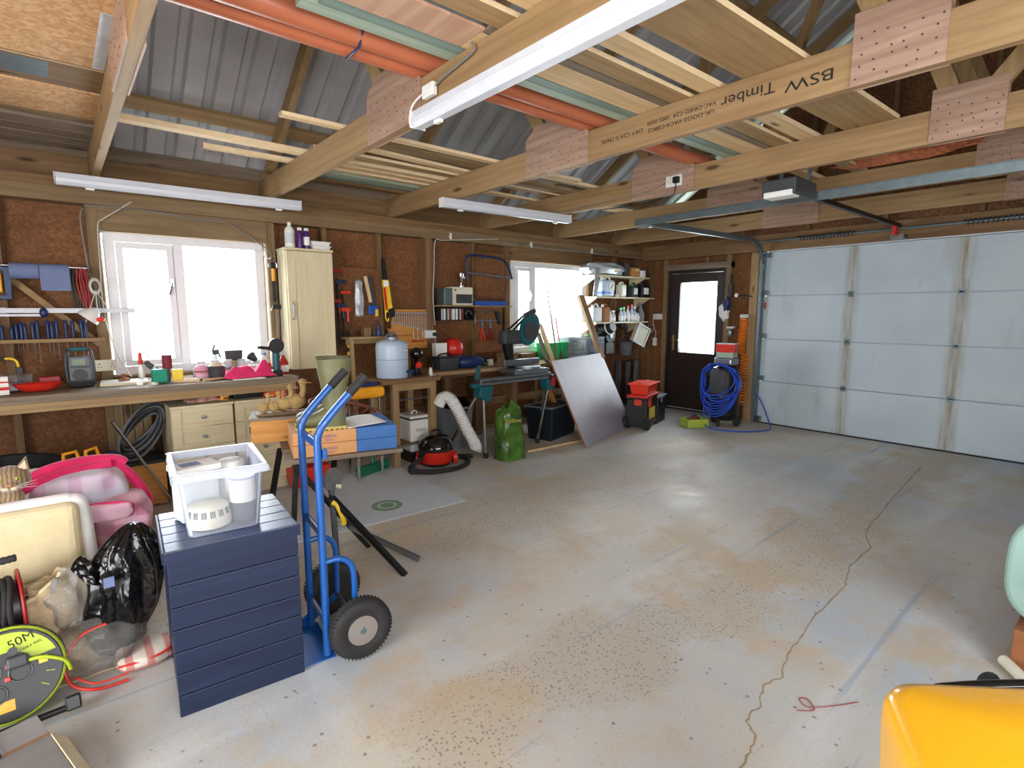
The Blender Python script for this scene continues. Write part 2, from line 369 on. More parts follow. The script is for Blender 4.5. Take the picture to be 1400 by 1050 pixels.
# ---------------------------------------------------------------- mesh helpers
class MB:
    def __init__(s): s.v = []; s.f = []
    def add(s, vs, fs):
        k = len(s.v); s.v += [tuple(p) for p in vs]; s.f += [tuple(i + k for i in f) for f in fs]; return s
    def box(s, x0, x1, y0, y1, z0, z1):
        return s.add([(x0,y0,z0),(x1,y0,z0),(x1,y1,z0),(x0,y1,z0),(x0,y0,z1),(x1,y0,z1),(x1,y1,z1),(x0,y1,z1)],
            [(0,3,2,1),(4,5,6,7),(0,1,5,4),(1,2,6,5),(2,3,7,6),(3,0,4,7)])
    def taper(s, x0, x1, y0, y1, z0, z1, e):
        return s.add([(x0+e,y0+e,z0),(x1-e,y0+e,z0),(x1-e,y1-e,z0),(x0+e,y1-e,z0),(x0,y0,z1),(x1,y0,z1),(x1,y1,z1),(x0,y1,z1)],
            [(0,3,2,1),(4,5,6,7),(0,1,5,4),(1,2,6,5),(2,3,7,6),(3,0,4,7)])
    def beam(s, p, q, w, h, up=(0, 0, 1)):
        p = Vector(p); q = Vector(q); d = (q - p).normalized(); u = Vector(up)
        if abs(d.dot(u)) > 0.98: u = Vector((0, 1, 0))
        a = d.cross(u).normalized() * (w / 2); b = a.cross(d).normalized() * (h / 2)
        vs = [p-a-b, p+a-b, p+a+b, p-a+b, q-a-b, q+a-b, q+a+b, q-a+b]
        return s.add(vs, [(0,1,2,3),(7,6,5,4),(0,4,5,1),(1,5,6,2),(2,6,7,3),(3,7,4,0)])
    def cyl(s, p, q, r, r2=None, n=16, caps=True):
        p = Vector(p); q = Vector(q); r2 = r if r2 is None else r2
        d = (q - p).normalized(); u = Vector((0, 0, 1)) if abs(d.z) < 0.9 else Vector((1, 0, 0))
        a = d.cross(u).normalized(); b = d.cross(a)
        vs = []; fs = []
        for c, rr in ((p, r), (q, r2)):
            for i in range(n):
                t = 2 * PI * i / n; vs.append(c + a * math.cos(t) * rr + b * math.sin(t) * rr)
        for i in range(n): fs.append((i, (i + 1) % n, n + (i + 1) % n, n + i))
        if caps: fs += [tuple(range(n - 1, -1, -1)), tuple(range(n, 2 * n))]
        return s.add(vs, fs)
    def tube(s, pts, r, n=8, closed=False, rr=None):
        pts = [Vector(p) for p in pts]; N = len(pts); vs = []; fs = []
        prev = None
        for i, p in enumerate(pts):
            if closed: d = (pts[(i + 1) % N] - pts[i - 1]).normalized()
            else: d = (pts[min(i + 1, N - 1)] - pts[max(i - 1, 0)]).normalized()
            if prev is None:
                u = Vector((0, 0, 1)) if abs(d.z) < 0.9 else Vector((1, 0, 0)); a = d.cross(u).normalized()
            else:
                a = (prev - d * prev.dot(d)); a = a.normalized() if a.length > 1e-6 else d.orthogonal().normalized()
            prev = a; b = d.cross(a); k = rr[i] if rr else r
            for j in range(n):
                t = 2 * PI * j / n; vs.append(p + a * math.cos(t) * k + b * math.sin(t) * k)
        for i in range(N if closed else N - 1):
            i2 = (i + 1) % N
            for j in range(n): fs.append((i*n+j, i*n+(j+1)%n, i2*n+(j+1)%n, i2*n+j))
        if not closed: fs += [tuple(range(n - 1, -1, -1)), tuple(range((N-1)*n, N*n))]
        return s.add(vs, fs)
    def lathe(s, prof, c=(0, 0, 0), n=24, sx=1.0, sy=1.0, axis='z'):
        vs = []; fs = []
        for r, z in prof:
            for i in range(n):
                t = 2 * PI * i / n; x, y = math.cos(t) * r * sx, math.sin(t) * r * sy
                if axis == 'z': vs.append((c[0]+x, c[1]+y, c[2]+z))
                elif axis == 'y': vs.append((c[0]+x, c[1]+z, c[2]+y))
                else: vs.append((c[0]+z, c[1]+x, c[2]+y))
        N = len(prof)
        for k in range(N - 1):
            for i in range(n): fs.append((k*n+i, k*n+(i+1)%n, (k+1)*n+(i+1)%n, (k+1)*n+i))
        fs += [tuple(range(n - 1, -1, -1)), tuple(range((N-1)*n, N*n))]
        return s.add(vs, fs)
    def prism(s, poly, axis, d0, d1):
        # poly: list of 2d points; axis: extrusion axis
        def pt(p, d): return {'x': (d, p[0], p[1]), 'y': (p[0], d, p[1]), 'z': (p[0], p[1], d)}[axis]
        n = len(poly); vs = [pt(p, d0) for p in poly] + [pt(p, d1) for p in poly]
        fs = [tuple(range(n)), tuple(range(2*n-1, n-1, -1))] + [(i, n+i, n+(i+1)%n, (i+1)%n) for i in range(n)]
        return s.add(vs, fs)
    def grid(s, fn, nu, nv, closed_u=False):
        vs = [fn(i / nu, j / nv) for j in range(nv + 1) for i in range(nu + (0 if closed_u else 1))]
        w = nu + (0 if closed_u else 1); fs = []
        for j in range(nv):
            for i in range(nu): fs.append((j*w+i, j*w+(i+1)%w, (j+1)*w+(i+1)%w, (j+1)*w+i))
        return s.add(vs, fs)
    def blob(s, c, r, n=20, m=14, amp=0.08, seed=0, freq=2.2, sq=1.0):
        rnd = Vector((seed * 7.13, seed * 3.7, seed * 1.9)); from mathutils import noise as mn
        vs = []; fs = []
        for j in range(m + 1):
            th = PI * j / m
            for i in range(n):
                ph = 2 * PI * i / n
                d = Vector((math.sin(th) * math.cos(ph), math.sin(th) * math.sin(ph), math.cos(th)))
                e = Vector([math.copysign(abs(x) ** sq, x) for x in d])
                k = 1 + amp * mn.noise(d * freq + rnd) * 2
                vs.append((c[0] + e.x * r[0] * k, c[1] + e.y * r[1] * k, c[2] + e.z * r[2] * k))
        for j in range(m):
            for i in range(n): fs.append((j*n+i, (j+1)*n+i, (j+1)*n+(i+1)%n, j*n+(i+1)%n))
        return s.add(vs, fs)
    def rot(s, axis, ang, c=(0, 0, 0)):
        R = Matrix.Rotation(ang, 3, axis); c = Vector(c)
        s.v = [tuple(R @ (Vector(p) - c) + c) for p in s.v]; return s
    def move(s, x, y, z): s.v = [(p[0]+x, p[1]+y, p[2]+z) for p in s.v]; return s
    def build(s, name, mat, parent=None, bevel=0.0, smooth=False, sub=0, solid=0.0, seg=2):
        me = bpy.data.meshes.new(name)
        off = Vector((0, 0, 0))
        if parent is None:
            xs = [p[0] for p in s.v]; ys = [p[1] for p in s.v]; zs = [p[2] for p in s.v]
            off = Vector(((min(xs)+max(xs))/2, (min(ys)+max(ys))/2, min(zs)))
        me.from_pydata([tuple(Vector(p) - off) for p in s.v], [], s.f)
        bm = bmesh.new(); bm.from_mesh(me); bmesh.ops.remove_doubles(bm, verts=bm.verts, dist=1e-6)
        bmesh.ops.recalc_face_normals(bm, faces=bm.faces); bm.to_mesh(me); bm.free()
        me.materials.append(M[mat])
        o = bpy.data.objects.new(name, me); COL.objects.link(o); o.location = off
        if parent: o.parent = parent
        if smooth:
            for p in me.polygons: p.use_smooth = True
            me.set_sharp_from_angle(angle=math.radians(48))
        if solid:
            md = o.modifiers.new('solidify', 'SOLIDIFY'); md.thickness = solid; md.offset = 0
        if sub:
            md = o.modifiers.new('subsurf', 'SUBSURF'); md.levels = sub; md.render_levels = sub
        if bevel:
            md = o.modifiers.new('bevel', 'BEVEL'); md.width = bevel; md.segments = seg; md.limit_method = 'ANGLE'; md.angle_limit = 0.7
        return o
def tag(o, label=None, cat=None, group=None, kind=None):
    if label: o['label'] = label
    if cat: o['category'] = cat
    if group: o['group'] = group
    if kind: o['kind'] = kind
    return o
def thing(name, label, cat, loc=(0, 0, 0), rz=0.0, group=None, rot=None):
    o = bpy.data.objects.new(name, None); COL.objects.link(o); o.empty_display_size = 0.05
    o.location = loc; o.rotation_euler = rot if rot else (0, 0, rz)
    return tag(o, label, cat, group)
def structure(name, loc=(0, 0, 0)):
    o = bpy.data.objects.new(name, None); COL.objects.link(o); o.location = loc; o['kind'] = 'structure'; return o
def single(mb, name, mat, label, cat, group=None, **k):
    return tag(mb.build(name, mat, **k), label, cat, group)
def dup(root, loc=None, rz=None, label=None, group=None, name=None):
    kids = {}
    for c in bpy.data.objects:
        if c.parent: kids.setdefault(c.parent, []).append(c)
    r = root.copy(); COL.objects.link(r)
    if loc is not None: r.location = loc
    if rz is not None: r.rotation_euler = (0, 0, rz)
    if label: r['label'] = label
    if group: r['group'] = group
    for ch in kids.get(root, []):
        c = ch.copy(); COL.objects.link(c); c.parent = r
        for g in kids.get(ch, []):
            d = g.copy(); COL.objects.link(d); d.parent = c
    return r
def arc(c, r, a0, a1, n, plane='xz'):
    out = []
    for i in range(n + 1):
        t = a0 + (a1 - a0) * i / n; u, w = math.cos(t) * r, math.sin(t) * r
        out.append({'xz': (c[0]+u, c[1], c[2]+w), 'xy': (c[0]+u, c[1]+w, c[2]), 'yz': (c[0], c[1]+u, c[2]+w)}[plane])
    return out
def smooth_path(pts, n=6):
    pts = [Vector(p) for p in pts]; out = []
    for i in range(len(pts) - 1):
        p0 = pts[max(i-1, 0)]; p1 = pts[i]; p2 = pts[i+1]; p3 = pts[min(i+2, len(pts)-1)]
        for k in range(n):
            t = k / n
            out.append(0.5 * ((2*p1) + (-p0+p2)*t + (2*p0-5*p1+4*p2-p3)*t*t + (-p0+3*p1-3*p2+p3)*t**3))
    out.append(pts[-1]); return out
def text(body, size, loc, rot, mat, parent, name='lettering', align='CENTER', ext=0.0006, shear=0.0, sx=1.0):
    c = bpy.data.curves.new(name, 'FONT'); c.body = body; c.size = size; c.extrude = ext; c.align_x = align; c.align_y = 'CENTER'
    c.shear = shear
    c.resolution_u = 3
    tmp = bpy.data.objects.new('tmp', c); COL.objects.link(tmp)
    me = bpy.data.meshes.new_from_object(tmp.evaluated_get(bpy.context.evaluated_depsgraph_get()))
    bpy.data.objects.remove(tmp); bpy.data.curves.remove(c)
    me.materials.clear(); me.materials.append(M[mat])
    o = bpy.data.objects.new(name, me); COL.objects.link(o); o.location = loc; o.rotation_euler = rot; o.scale = (sx, 1, 1)
    if parent: o.parent = parent
    return o

# ================================================================ SETTING
YW = 5.30    # inner face of the window wall boards
XE = 7.05    # inner face of the door wall boards
YS, XW = -1.65, -2.60
CHZ = 2.41   # underside of the truss chords
def zr(y):   # underside of the rafters
    return 2.53 + (5.1 - y) * 0.645 if y > 1.78 else 2.53 + (5.1 - (3.56 - y)) * 0.645

fl = MB().box(XW-0.2, XE+0.15, YS-0.2, YW+0.15, -0.12, 0.0).build('floor', 'concrete'); fl['kind'] = 'structure'
# long crack wandering across the floor
def strip(pts, w, z=0.0015):
    mb = MB(); pts = [Vector(p) for p in pts]
    for i in range(len(pts) - 1):
        a, b = pts[i], pts[i+1]; d = (b - a).normalized(); n = Vector((-d.y, d.x, 0))
        wa = w * random.uniform(0.5, 1.5)
        mb.add([(*(a - n*wa).xy, z), (*(b - n*w).xy, z), (*(b + n*w).xy, z), (*(a + n*wa).xy, z),
                (*(a - n*wa).xy, 0.0), (*(b - n*w).xy, 0.0), (*(b + n*w).xy, 0.0), (*(a + n*wa).xy, 0.0)],
               [(0,1,2,3),(0,4,5,1),(2,6,7,3),(1,5,6,2),(0,3,7,4)])
    return mb
CRACK = [(6.10,1.28),(5.3,1.22),(4.6,1.16),(4.0,1.10),(3.75,1.0),(3.35,0.99),(3.1,0.92),(2.75,0.91),(2.5,0.89),(2.3,0.87),(2.1,0.82),(1.98,0.84),(1.87,0.80),(1.76,0.80),(1.72,0.74),(1.62,0.72),(1.45,0.70)]
cp = []
for i in range(len(CRACK)-1):
    for k in range(5):
        t = k/5; x = CRACK[i][0]*(1-t)+CRACK[i+1][0]*t; y = CRACK[i][1]*(1-t)+CRACK[i+1][1]*t
        cp.append((x, y + random.uniform(-0.007, 0.007), 0))
o = strip(cp, 0.003).build('crack', 'crack', fl)
o.location = (-fl.location[0], -fl.location[1], -fl.location[2])
g = MB().box(-400, 400, YW+0.6, 400, -0.35, -0.25).box(XE+0.6, 400, -300, YW+0.6, -0.35, -0.25).build('ground_outside', 'grass'); g['kind'] = 'structure'

# ---- window wall
wn = structure('wall_north')
W1 = (0.33, 1.47, 0.95, 2.05); W2 = (4.38, 5.74, 0.93, 2.07)
def osb_sheet(x0, x1, z0, z1): MB().box(x0+0.002, x1-0.002, YW, YW+0.015, z0+0.001, z1-0.001).build('osb_panel', 'osb_wall', wn)
ztop = 2.42
for a in ((-2.75, 0.32, 0, ztop+0.1), (1.49, 4.37, 0, ztop+0.1), (5.76, 7.15, 0, ztop+0.1), (0.32, 1.49, 0, 0.94), (0.32, 1.49, 2.06, ztop+0.1), (4.37, 5.76, 0, 0.92), (4.37, 5.76, 2.08, ztop+0.1)):
    MB().box(a[0], a[1], YW+0.02, YW+0.04, a[2], a[3]).build('light_stop', 'grey_wood_x', wn)  # added unseen sheets that stop daylight leaking between the wall boards
for x0, x1 in ((-2.6, -1.42), (-1.42, -0.23), (-0.23, 0.28), (1.52, 2.6), (2.6, 3.18), (3.18, 3.77), (3.77, 4.32), (5.79, XE)):
    osb_sheet(x0, x1, 0, ztop)
for x0, x1, W in ((0.28, 1.52, W1), (4.32, 5.79, W2)):
    osb_sheet(x0, x1, 0, W[2]); osb_sheet(x0, x1, W[3], ztop)
for x in (-2.5, -1.9, -1.42, -0.85, -0.27, 0.27, 1.54, 2.03, 2.60, 3.79, 4.31, 5.83, 6.40, 6.95):
    w = 0.045 if x not in (0.27, 1.54, 5.83, 4.31) else 0.07
    MB().box(x-w/2, x+w/2, 5.205, YW-0.001, 0.0, 2.235).build('stud', 'old_pine_z' if x not in (0.27, 1.54) else 'treated_z', wn)
MB().box(3.12, 3.21, 5.16, YW-0.001, 0.0, 2.235).build('stud', 'old_pine_z', wn)
for x in (0.62, 1.1, 4.8, 5.3):
    MB().box(x-0.022, x+0.022, 5.205, YW-0.001, 0, 0.9).build('stud', 'old_pine_z', wn)
MB().box(-2.6, XE-0.001, 5.15, YW-0.001, 2.235, 2.335).build('wall_plate', 'treated_x', wn)
MB().box(-2.6, XE-0.001, 5.17, YW-0.001, 2.336, 2.408).build('wall_plate', 'old_pine_x', wn)
MB().box(0.305, 1.504, 5.185, YW-0.002, 2.06, 2.234).build('lintel', 'treated_x', wn)
MB().box(4.346, 5.794, 5.185, YW-0.002, 2.08, 2.234).build('lintel', 'old_pine_x', wn)
MB().box(-2.6, XE-0.001, 5.21, YW-0.002, 0.0, 0.06).build('sole_plate', 'old_pine_x', wn)
MB().beam((-0.24, 5.245, 1.70), (0.245, 5.245, 1.20), 0.04, 0.085, (0, 1, 0)).build('brace', 'pine_x', wn)
MB().box(1.80, 6.9, 5.20, YW-0.003, 0.31, 0.40).build('noggin', 'old_pine_x', wn)

def window(name, W, mull, hx):
    x0, x1, z0, z1 = W; w = structure(name, (0, 0, 0)); y0, y1 = 5.225, 5.285; t = 0.065
    f = MB(); f.box(x0, x1, y0, y1, z1-t, z1); f.box(x0, x1, y0-0.02, y1, z0, z0+t)
    f.box(x0, x0+t, y0, y1, z0+t, z1-t); f.box(x1-t, x1, y0, y1, z0+t, z1-t); f.box(mull-0.035, mull+0.035, y0, y1, z0+t, z1-t)
    f.build('frame', 'white_frame', w, bevel=0.004)
    a, b, c, d = x0+t+0.004, mull-0.039, z0+t+0.004, z1-t-0.004; s = 0.045
    g = MB(); g.box(a, b, y0-0.012, y1-0.01, d-s, d); g.box(a, b, y0-0.012, y1-0.01, c, c+s); g.box(a, a+s, y0-0.012, y1-0.01, c+s, d-s); g.box(b-s, b, y0-0.012, y1-0.01, c+s, d-s)
    sash = g.build('sash', 'white_frame', w, bevel=0.004)
    MB().box(a+s-0.004, b-s+0.004, y0+0.02, y0+0.028, c+s-0.004, d-s+0.004).build('pane', 'glass', w)
    MB().box(mull+0.034, x1-t+0.002, y0+0.02, y0+0.028, z0+t-0.002, z1-t+0.002).build('pane', 'glass', w)
    hz = (z0+z1)/2+0.18
    MB().box(b-s/2-0.012, b-s/2+0.012, y0-0.03, y0-0.012, hz-0.03, hz+0.03).beam((b-s/2, y0-0.035, hz), (b-s/2-0.03, y0-0.04, hz-0.1), 0.016, 0.012).build('handle', 'chrome', w, bevel=0.002)
    MB().box(x0-0.02, x1+0.02, y0-0.10, y0-0.022, z0-0.03, z0-0.002).build('sill', 'old_pine_x', w, bevel=0.003)
    return w
window('window_1', W1, 0.815, 0.7)
window('window_2', W2, 4.76, 4.6)

# ---- door wall (east)
we = structure('wall_east')
def osb_e(y0, y1, z0, z1): MB().box(XE, XE+0.015, y0+0.001, y1-0.001, z0, z1).build('osb_panel', 'osb_wall', we)
osb_e(4.70, YW, 0, ztop); osb_e(3.79, 4.70, 2.03, ztop); osb_e(3.29, 3.79, 0, ztop); osb_e(YS, 0.26, 0, ztop); osb_e(0.26, 3.29, 2.2, ztop)
for y, w, m in ((5.24, 0.09, 'old_pine_z'), (4.73, 0.07, 'treated_z'), (3.755, 0.07, 'treated_z'), (3.40, 0.10, 'pine_z'), (0.2, 0.1, 'old_pine_z'), (-0.5, 0.045, 'old_pine_z'), (-1.1, 0.045, 'old_pine_z')):
    MB().box(6.955, XE-0.001, y-w/2, y+w/2, 0, 2.20).build('stud', m, we)
MB().box(6.96, XE-0.001, 4.97, 5.01, 0, 2.2).build('stud', 'old_pine_z', we)
MB().box(6.95, XE-0.001, 3.72, 4.77, 2.035, 2.115).build('lintel', 'grey_wood_y', we)
MB().box(6.96, XE-0.001, 4.05, 4.09, 2.116, 2.2).build('stud', 'treated_z', we)
MB().box(6.93, XE-0.001, YS, 5.14, 2.205, 2.405).build('header_beam', 'old_pine_y', we)
gm = MB().prism([(YS, 2.42), (YW, 2.42), (YW, zr(YW)+0.1), (1.78, zr(1.78)+0.1), (YS, zr(YS)+0.1)], 'x', XE+0.001, XE+0.016)
gm.build('gable_panel', 'osb_gable', we)
for y in (4.4, 3.6, 2.8, 2.0, 1.2, 0.4, -0.4):
    MB().box(6.99, XE, y-0.022, y+0.022, 2.42, zr(y)+0.02).build('stud', 'old_pine_z', we)

# door_1: dark brown half-glazed door
d1 = structure('door_1')
fr = MB(); fr.box(6.965, 7.045, 4.655, 4.692, 0, 2.03); fr.box(6.965, 7.045, 3.795, 3.832, 0, 2.03); fr.box(6.965, 7.045, 3.832, 4.655, 1.99, 2.03); fr.box(6.965, 7.045, 3.832, 4.655, 0, 0.03)
fr.build('frame', 'door_brown', d1, bevel=0.003)
lf = MB(); X0, X1 = 6.985, 7.03
lf.box(X0, X1, 4.50, 4.65, 0.035, 1.985); lf.box(X0, X1, 3.837, 3.925, 0.035, 1.985); lf.box(X0, X1, 3.925, 4.50, 1.86, 1.985); lf.box(X0, X1, 3.925, 4.50, 0.72, 0.855); lf.box(X0, X1, 3.925, 4.50, 0.035, 0.20)
lf.build('leaf', 'door_brown', d1, bevel=0.003)
MB().box(X0+0.012, X1-0.012, 3.925, 4.50, 0.20, 0.72).build('panel', 'door_brown', d1)
MB().box(X0+0.018, X0+0.026, 3.92, 4.505, 0.85, 1.865).build('pane', 'glass', d1)
hd = MB(); hd.box(6.977, 6.984, 4.565, 4.597, 0.88, 1.10); hd.cyl((6.984, 4.581, 1.03), (6.945, 4.581, 1.03), 0.009, n=10); hd.beam((6.945, 4.588, 1.03), (6.945, 4.475, 1.03), 0.012, 0.014)
hd.build('handle', 'brass', d1, bevel=0.002)
MB().box(6.95, 7.05, 3.80, 4.69, 0.0, 0.012).build('threshold', 'grey_metal', d1)

# door_2: sectional garage door
d2 = structure('door_2')
GY0, GY1, PH = 0.30, 3.255, 0.545
for k in range(4):
    MB().box(6.962, 7.0, GY0, GY1, 0.015 + k*PH, 0.015 + (k+1)*PH - 0.010).build('panel', 'door_panel', d2, bevel=0.004)
MB().box(7.001, 7.01, GY0, GY1, 0.0, 2.2).build('backing', 'white_metal', d2)  # added slab that keeps outside light out of the panel gaps
MB().box(6.955, 7.0, GY0, GY1, 2.19, 2.203).build('top_seal', 'white_metal', d2)
MB().box(6.955, 7.0, GY0, GY1, 0.0, 0.014).build('bottom_seal', 'black_rubber', d2)
for k in (1, 2, 3):
    for y in (2.27, 1.28):
        h = MB(); z = 0.01 + k*PH
        h.box(6.955, 6.962, y-0.03, y+0.03, z-0.032, z-0.008); h.box(6.955, 6.962, y-0.03, y+0.03, z+0.008, z+0.032); h.cyl((6.953, y-0.02, z), (6.953, y+0.02, z), 0.008, n=8); h.box(6.955, 6.962, y-0.016, y+0.016, z-0.012, z+0.012)
        h.build('hinge', 'galvanised', d2)
for k in range(5):
    z = min(0.05 + k*PH, 2.15) if k else 0.06
    for y in (GY1-0.025,):
        MB().box(6.945, 6.962, y-0.035, y+0.03, z-0.03, z+0.03).cyl((6.935, y+0.02, z), (6.935, y+0.05, z), 0.018, n=12).build('roller_bracket', 'galvanised', d2, bevel=0.002)
MB().box(6.90, 6.962, GY1-0.03, GY1+0.005, 0.02, 0.09).build('bottom_bracket', 'dark_grey', d2)
MB().box(6.94, 6.96, 3.225, 3.245, 1.48, 1.56).build('warning_sticker', 'red_plastic', d2)
# vertical and horizontal tracks
def track(y):
    t = MB(); t.box(6.90, 6.945, y, y+0.028, 0.0, 1.98)
    pts = [(6.922 - 0.36*(1-math.cos(a)), y+0.014, 1.98 + 0.34*math.sin(a)) for a in [PI/2*i/8 for i in range(9)]]
    for a, b in zip(pts[:-1], pts[1:]): t.beam(a, b, 0.028, 0.05)
    t.beam(pts[-1], (4.42, y+0.014, 2.30), 0.028, 0.055)
    return t
track(3.27).build('track', 'galvanised', d2); track(0.25).build('track', 'galvanised', d2)
MB().box(6.952, 6.99, 3.262, 3.335, 0.0, 2.2).build('door_post', 'galvanised', d2)
MB().box(6.952, 6.99, 0.20, 0.292, 0.0, 2.2).build('door_post', 'galvanised', d2)
MB().cyl((6.86, 0.2, 2.31), (6.86, 3.33, 2.31), 0.014, n=10).build('spring_shaft', 'galvanised', d2, smooth=True)
for y in (1.0, 2.55):
    MB().tube([(6.86 + 0.026*math.cos(i*0.9), y - 0.30 + i*0.0052, 2.31 + 0.026*math.sin(i*0.9)) for i in range(116)], 0.006, n=5).build('torsion_spring', 'dark_grey', d2, smooth=True)
cr = MB(); cr.beam((4.42, 0.26, 2.30), (4.42, 3.30, 2.30), 0.004, 0.06); cr.box(4.40, 4.45, 0.26, 3.30, 2.329, 2.333)
cr.build('cross_rail', 'galvanised', d2)
MB().box(4.36, 4.50, 3.22, 3.34, 2.27, 2.33).build('track_end_bracket', 'galvanised', d2, bevel=0.003)

# ---- hidden walls behind the photographer, openings added to let light in
wsu = structure('wall_south')
for a in ((XW, -0.6, 0, ztop), (2.3, XE, 0, ztop), (-0.6, 2.3, 0, 0.9), (-0.6, 2.3, 2.05, ztop)):
    MB().box(a[0], a[1], YS-0.015, YS, a[2], a[3]).build('osb_panel', 'osb_wall', wsu)
for x in (-2.5, -1.8, -1.2, -0.62, 2.32, 3.0, 3.6, 4.2, 4.8, 5.4, 6.0, 6.6):
    MB().box(x-0.022, x+0.022, YS, YS+0.09, 0, 2.33).build('stud', 'old_pine_z', wsu)
MB().box(XW, XE, YS, YS+0.12, 2.335, 2.408).build('wall_plate', 'treated_x', wsu)
ww = structure('wall_west')
for a in ((YS, -1.0, 0, ztop), (1.8, YW, 0, ztop), (-1.0, 1.8, 2.35, ztop)):
    MB().box(XW-0.015, XW, a[0], a[1], a[2], a[3]).build('osb_panel', 'osb_wall', ww)
MB().prism([(YS, 2.42), (YW, 2.42), (YW, zr(YW)+0.1), (1.78, zr(1.78)+0.1), (YS, zr(YS)+0.1)], 'x', XW-0.016, XW-0.001).build('gable_panel', 'osb_gable', ww)

# ---- roof: box-profile sheets on purlins
roof = structure('ceiling')
def roof_sheet(x0, side):
    P_ = 0.2; prof = []
    n = 6
    for i in range(n):
        b = x0 + i * P_
        prof += [(b, 0), (b+0.115, 0), (b+0.135, 0.034), (b+0.18, 0.034)]
    prof.append((x0 + n*P_, 0))
    ya, yb = (1.78, 5.62) if side > 0 else (-2.0, 1.78)
    za = lambda y: zr(y) + 0.21
    mb = MB(); N = len(prof)
    mb.add([(x, ya, za(ya) + h) for x, h in prof] + [(x, yb, za(yb) + h) for x, h in prof], [(i, i+1, N+i+1, N+i) for i in range(N-1)])
    mb.build('roof_sheet', 'roof_steel', roof, solid=0.001)
for k in range(9):
    x = -2.75 + 1.2*k
    roof_sheet(x, 1); roof_sheet(x, -1)
for y in (5.22, 4.78, 3.75, 2.75, 1.98, 1.58, 0.8, -0.2, -1.2):
    s_ = -0.573 if y > 1.78 else 0.573
    mb = MB().box(-2.7, XE+0.1, -0.05, 0.05, -0.022, 0.022)
    mb.rot('X', s_); mb.move(0, y, zr(y) + 0.178)
    mb.build('purlin', 'pine_x' if y < 5 else 'grey_wood_x', roof)
MB().box(-2.7, XE+0.1, 5.36, 5.40, 2.36, 2.56).build('fascia_board', 'grey_wood_x', roof)
MB().box(-2.6, XE, 5.302, 5.318, 2.41, 2.60).build('eaves_board', 'old_pine_x', roof)

# ---- trusses
def make_truss(x):
    t = thing('roof_truss', 'roof truss', 'roof truss', (x, 1.78, CHZ), 0, 'fink trusses carrying the garage roof')
    w = 0.045; Y0 = -1.78
    def part(name, mb, mat, bev=0.002): return mb.move(0, 0, 0).build(name, mat, t)
    part('bottom_chord', MB().box(0, w, YS - 1.78, YW - 0.02 - 1.78, 0, 0.185), 'truss_pine_y')
    def Z(y): return zr(y) - CHZ
    for a, b in ((5.52, 1.79), (-1.96, 1.77)):
        m_ = MB().beam((w/2, a - 1.78, Z(a) + 0.07), (w/2, b - 1.78, Z(b) + 0.07), w, 0.12)
        part('rafter', m_, 'pine_y')
    for a, b in (((2.72, 0.17), (1.95, Z(1.95) - 0.03)), ((2.82, 0.17), (3.55, Z(3.55) - 0.0)), ((0.84, 0.17), (1.61, Z(1.61) - 0.03)), ((0.74, 0.17), (0.01, Z(0.01) - 0.0))):
        part('web', MB().beam((w/2, a[0] - 1.78, a[1]), (w/2, b[0] - 1.78, b[1]), w-0.002, 0.09), 'pine_z')
    for yc, hw in ((2.765, 0.30), (0.79, 0.165)):
        for xx in (-0.010, w + 0.001):
            if hw > 0.2: pl = [(yc-0.30, -0.003), (yc+0.30, -0.003), (yc+0.30, 0.255), (yc+0.20, 0.33), (yc-0.05, 0.34), (yc-0.30, 0.19)]
            else: pl = [(yc-hw, -0.003), (yc+hw, -0.003), (yc+hw, 0.29), (yc-hw, 0.29)]
            g_ = part('gusset_plate', MB().prism([(a-1.78, b) for a, b in pl], 'x', xx, xx + 0.009), 'gusset_ply')
            if xx < 0:
                nl = MB(); r_ = random.Random(5)
                for i in range(6):
                    for j in range(4):
                        yy = yc - 1.78 + hw*(-0.82 + i*0.33 + r_.uniform(-0.07, 0.07)); zz = 0.03 + j*0.05 + r_.uniform(-0.015, 0.015)
                        nl.cyl((xx - 0.0012, yy, zz), (xx + 0.001, yy, zz), 0.0045, n=6)
                q = nl.build('nail_heads', 'dark_grey', g_); q['kind'] = 'stuff'
    part('ridge_gusset', MB().box(-0.010, -0.001, -0.25, 0.25, Z(1.78) - 0.28, Z(1.78) - 0.02), 'gusset_ply')
    return t
TX = [-2.16, -0.94, 0.285, 1.49, 2.72, 3.96, 5.18, 6.40]
tl = ['roof truss farthest behind the photographer, over the west end', 'roof truss just behind the photographer, left of the loft boards',
      'roof truss at the far left beside the chipboard loft sheets', 'roof truss above the cream wall cabinet, long strip light fixed under it',
      'roof truss printed with black lumber lettering', 'roof truss with a white double socket on its gusset',
      'roof truss directly behind the garage door opener motor', 'roof truss nearest the white garage door']
t0 = make_truss(TX[0]); t0['label'] = tl[0]
truss = [t0]
for x, l in zip(TX[1:], tl[1:]): truss.append(dup(t0, (x, 1.78, CHZ), label=l))
ch = [c for c in truss[4].children] if False else [c for c in bpy.data.objects if c.parent == truss[4] and c.name.startswith('bottom_chord')][0]
RU = (PI/2, PI, -PI/2)   # upside-down lettering on the west face of a chord
text('BSW', 0.07, (-0.0005, 1.13-1.78, 0.085), RU, 'ink', ch, sx=1.5)
text('Timber', 0.075, (-0.0005, 1.42-1.78, 0.105), RU, 'ink', ch, sx=1.25)
text('VAC-DRIED C24  1002 0500', 0.030, (-0.0005, 1.80-1.78, 0.115), RU, 'ink', ch, sx=1.2)
text('UK-DOO2-VAC4-C08C2', 0.030, (-0.0005, 1.80-1.78, 0.075), RU, 'ink', ch, sx=1.3)
text('DRY C24 3-19695', 0.032, (-0.0005, 2.20-1.78, 0.09), RU, 'ink', ch, sx=1.3)
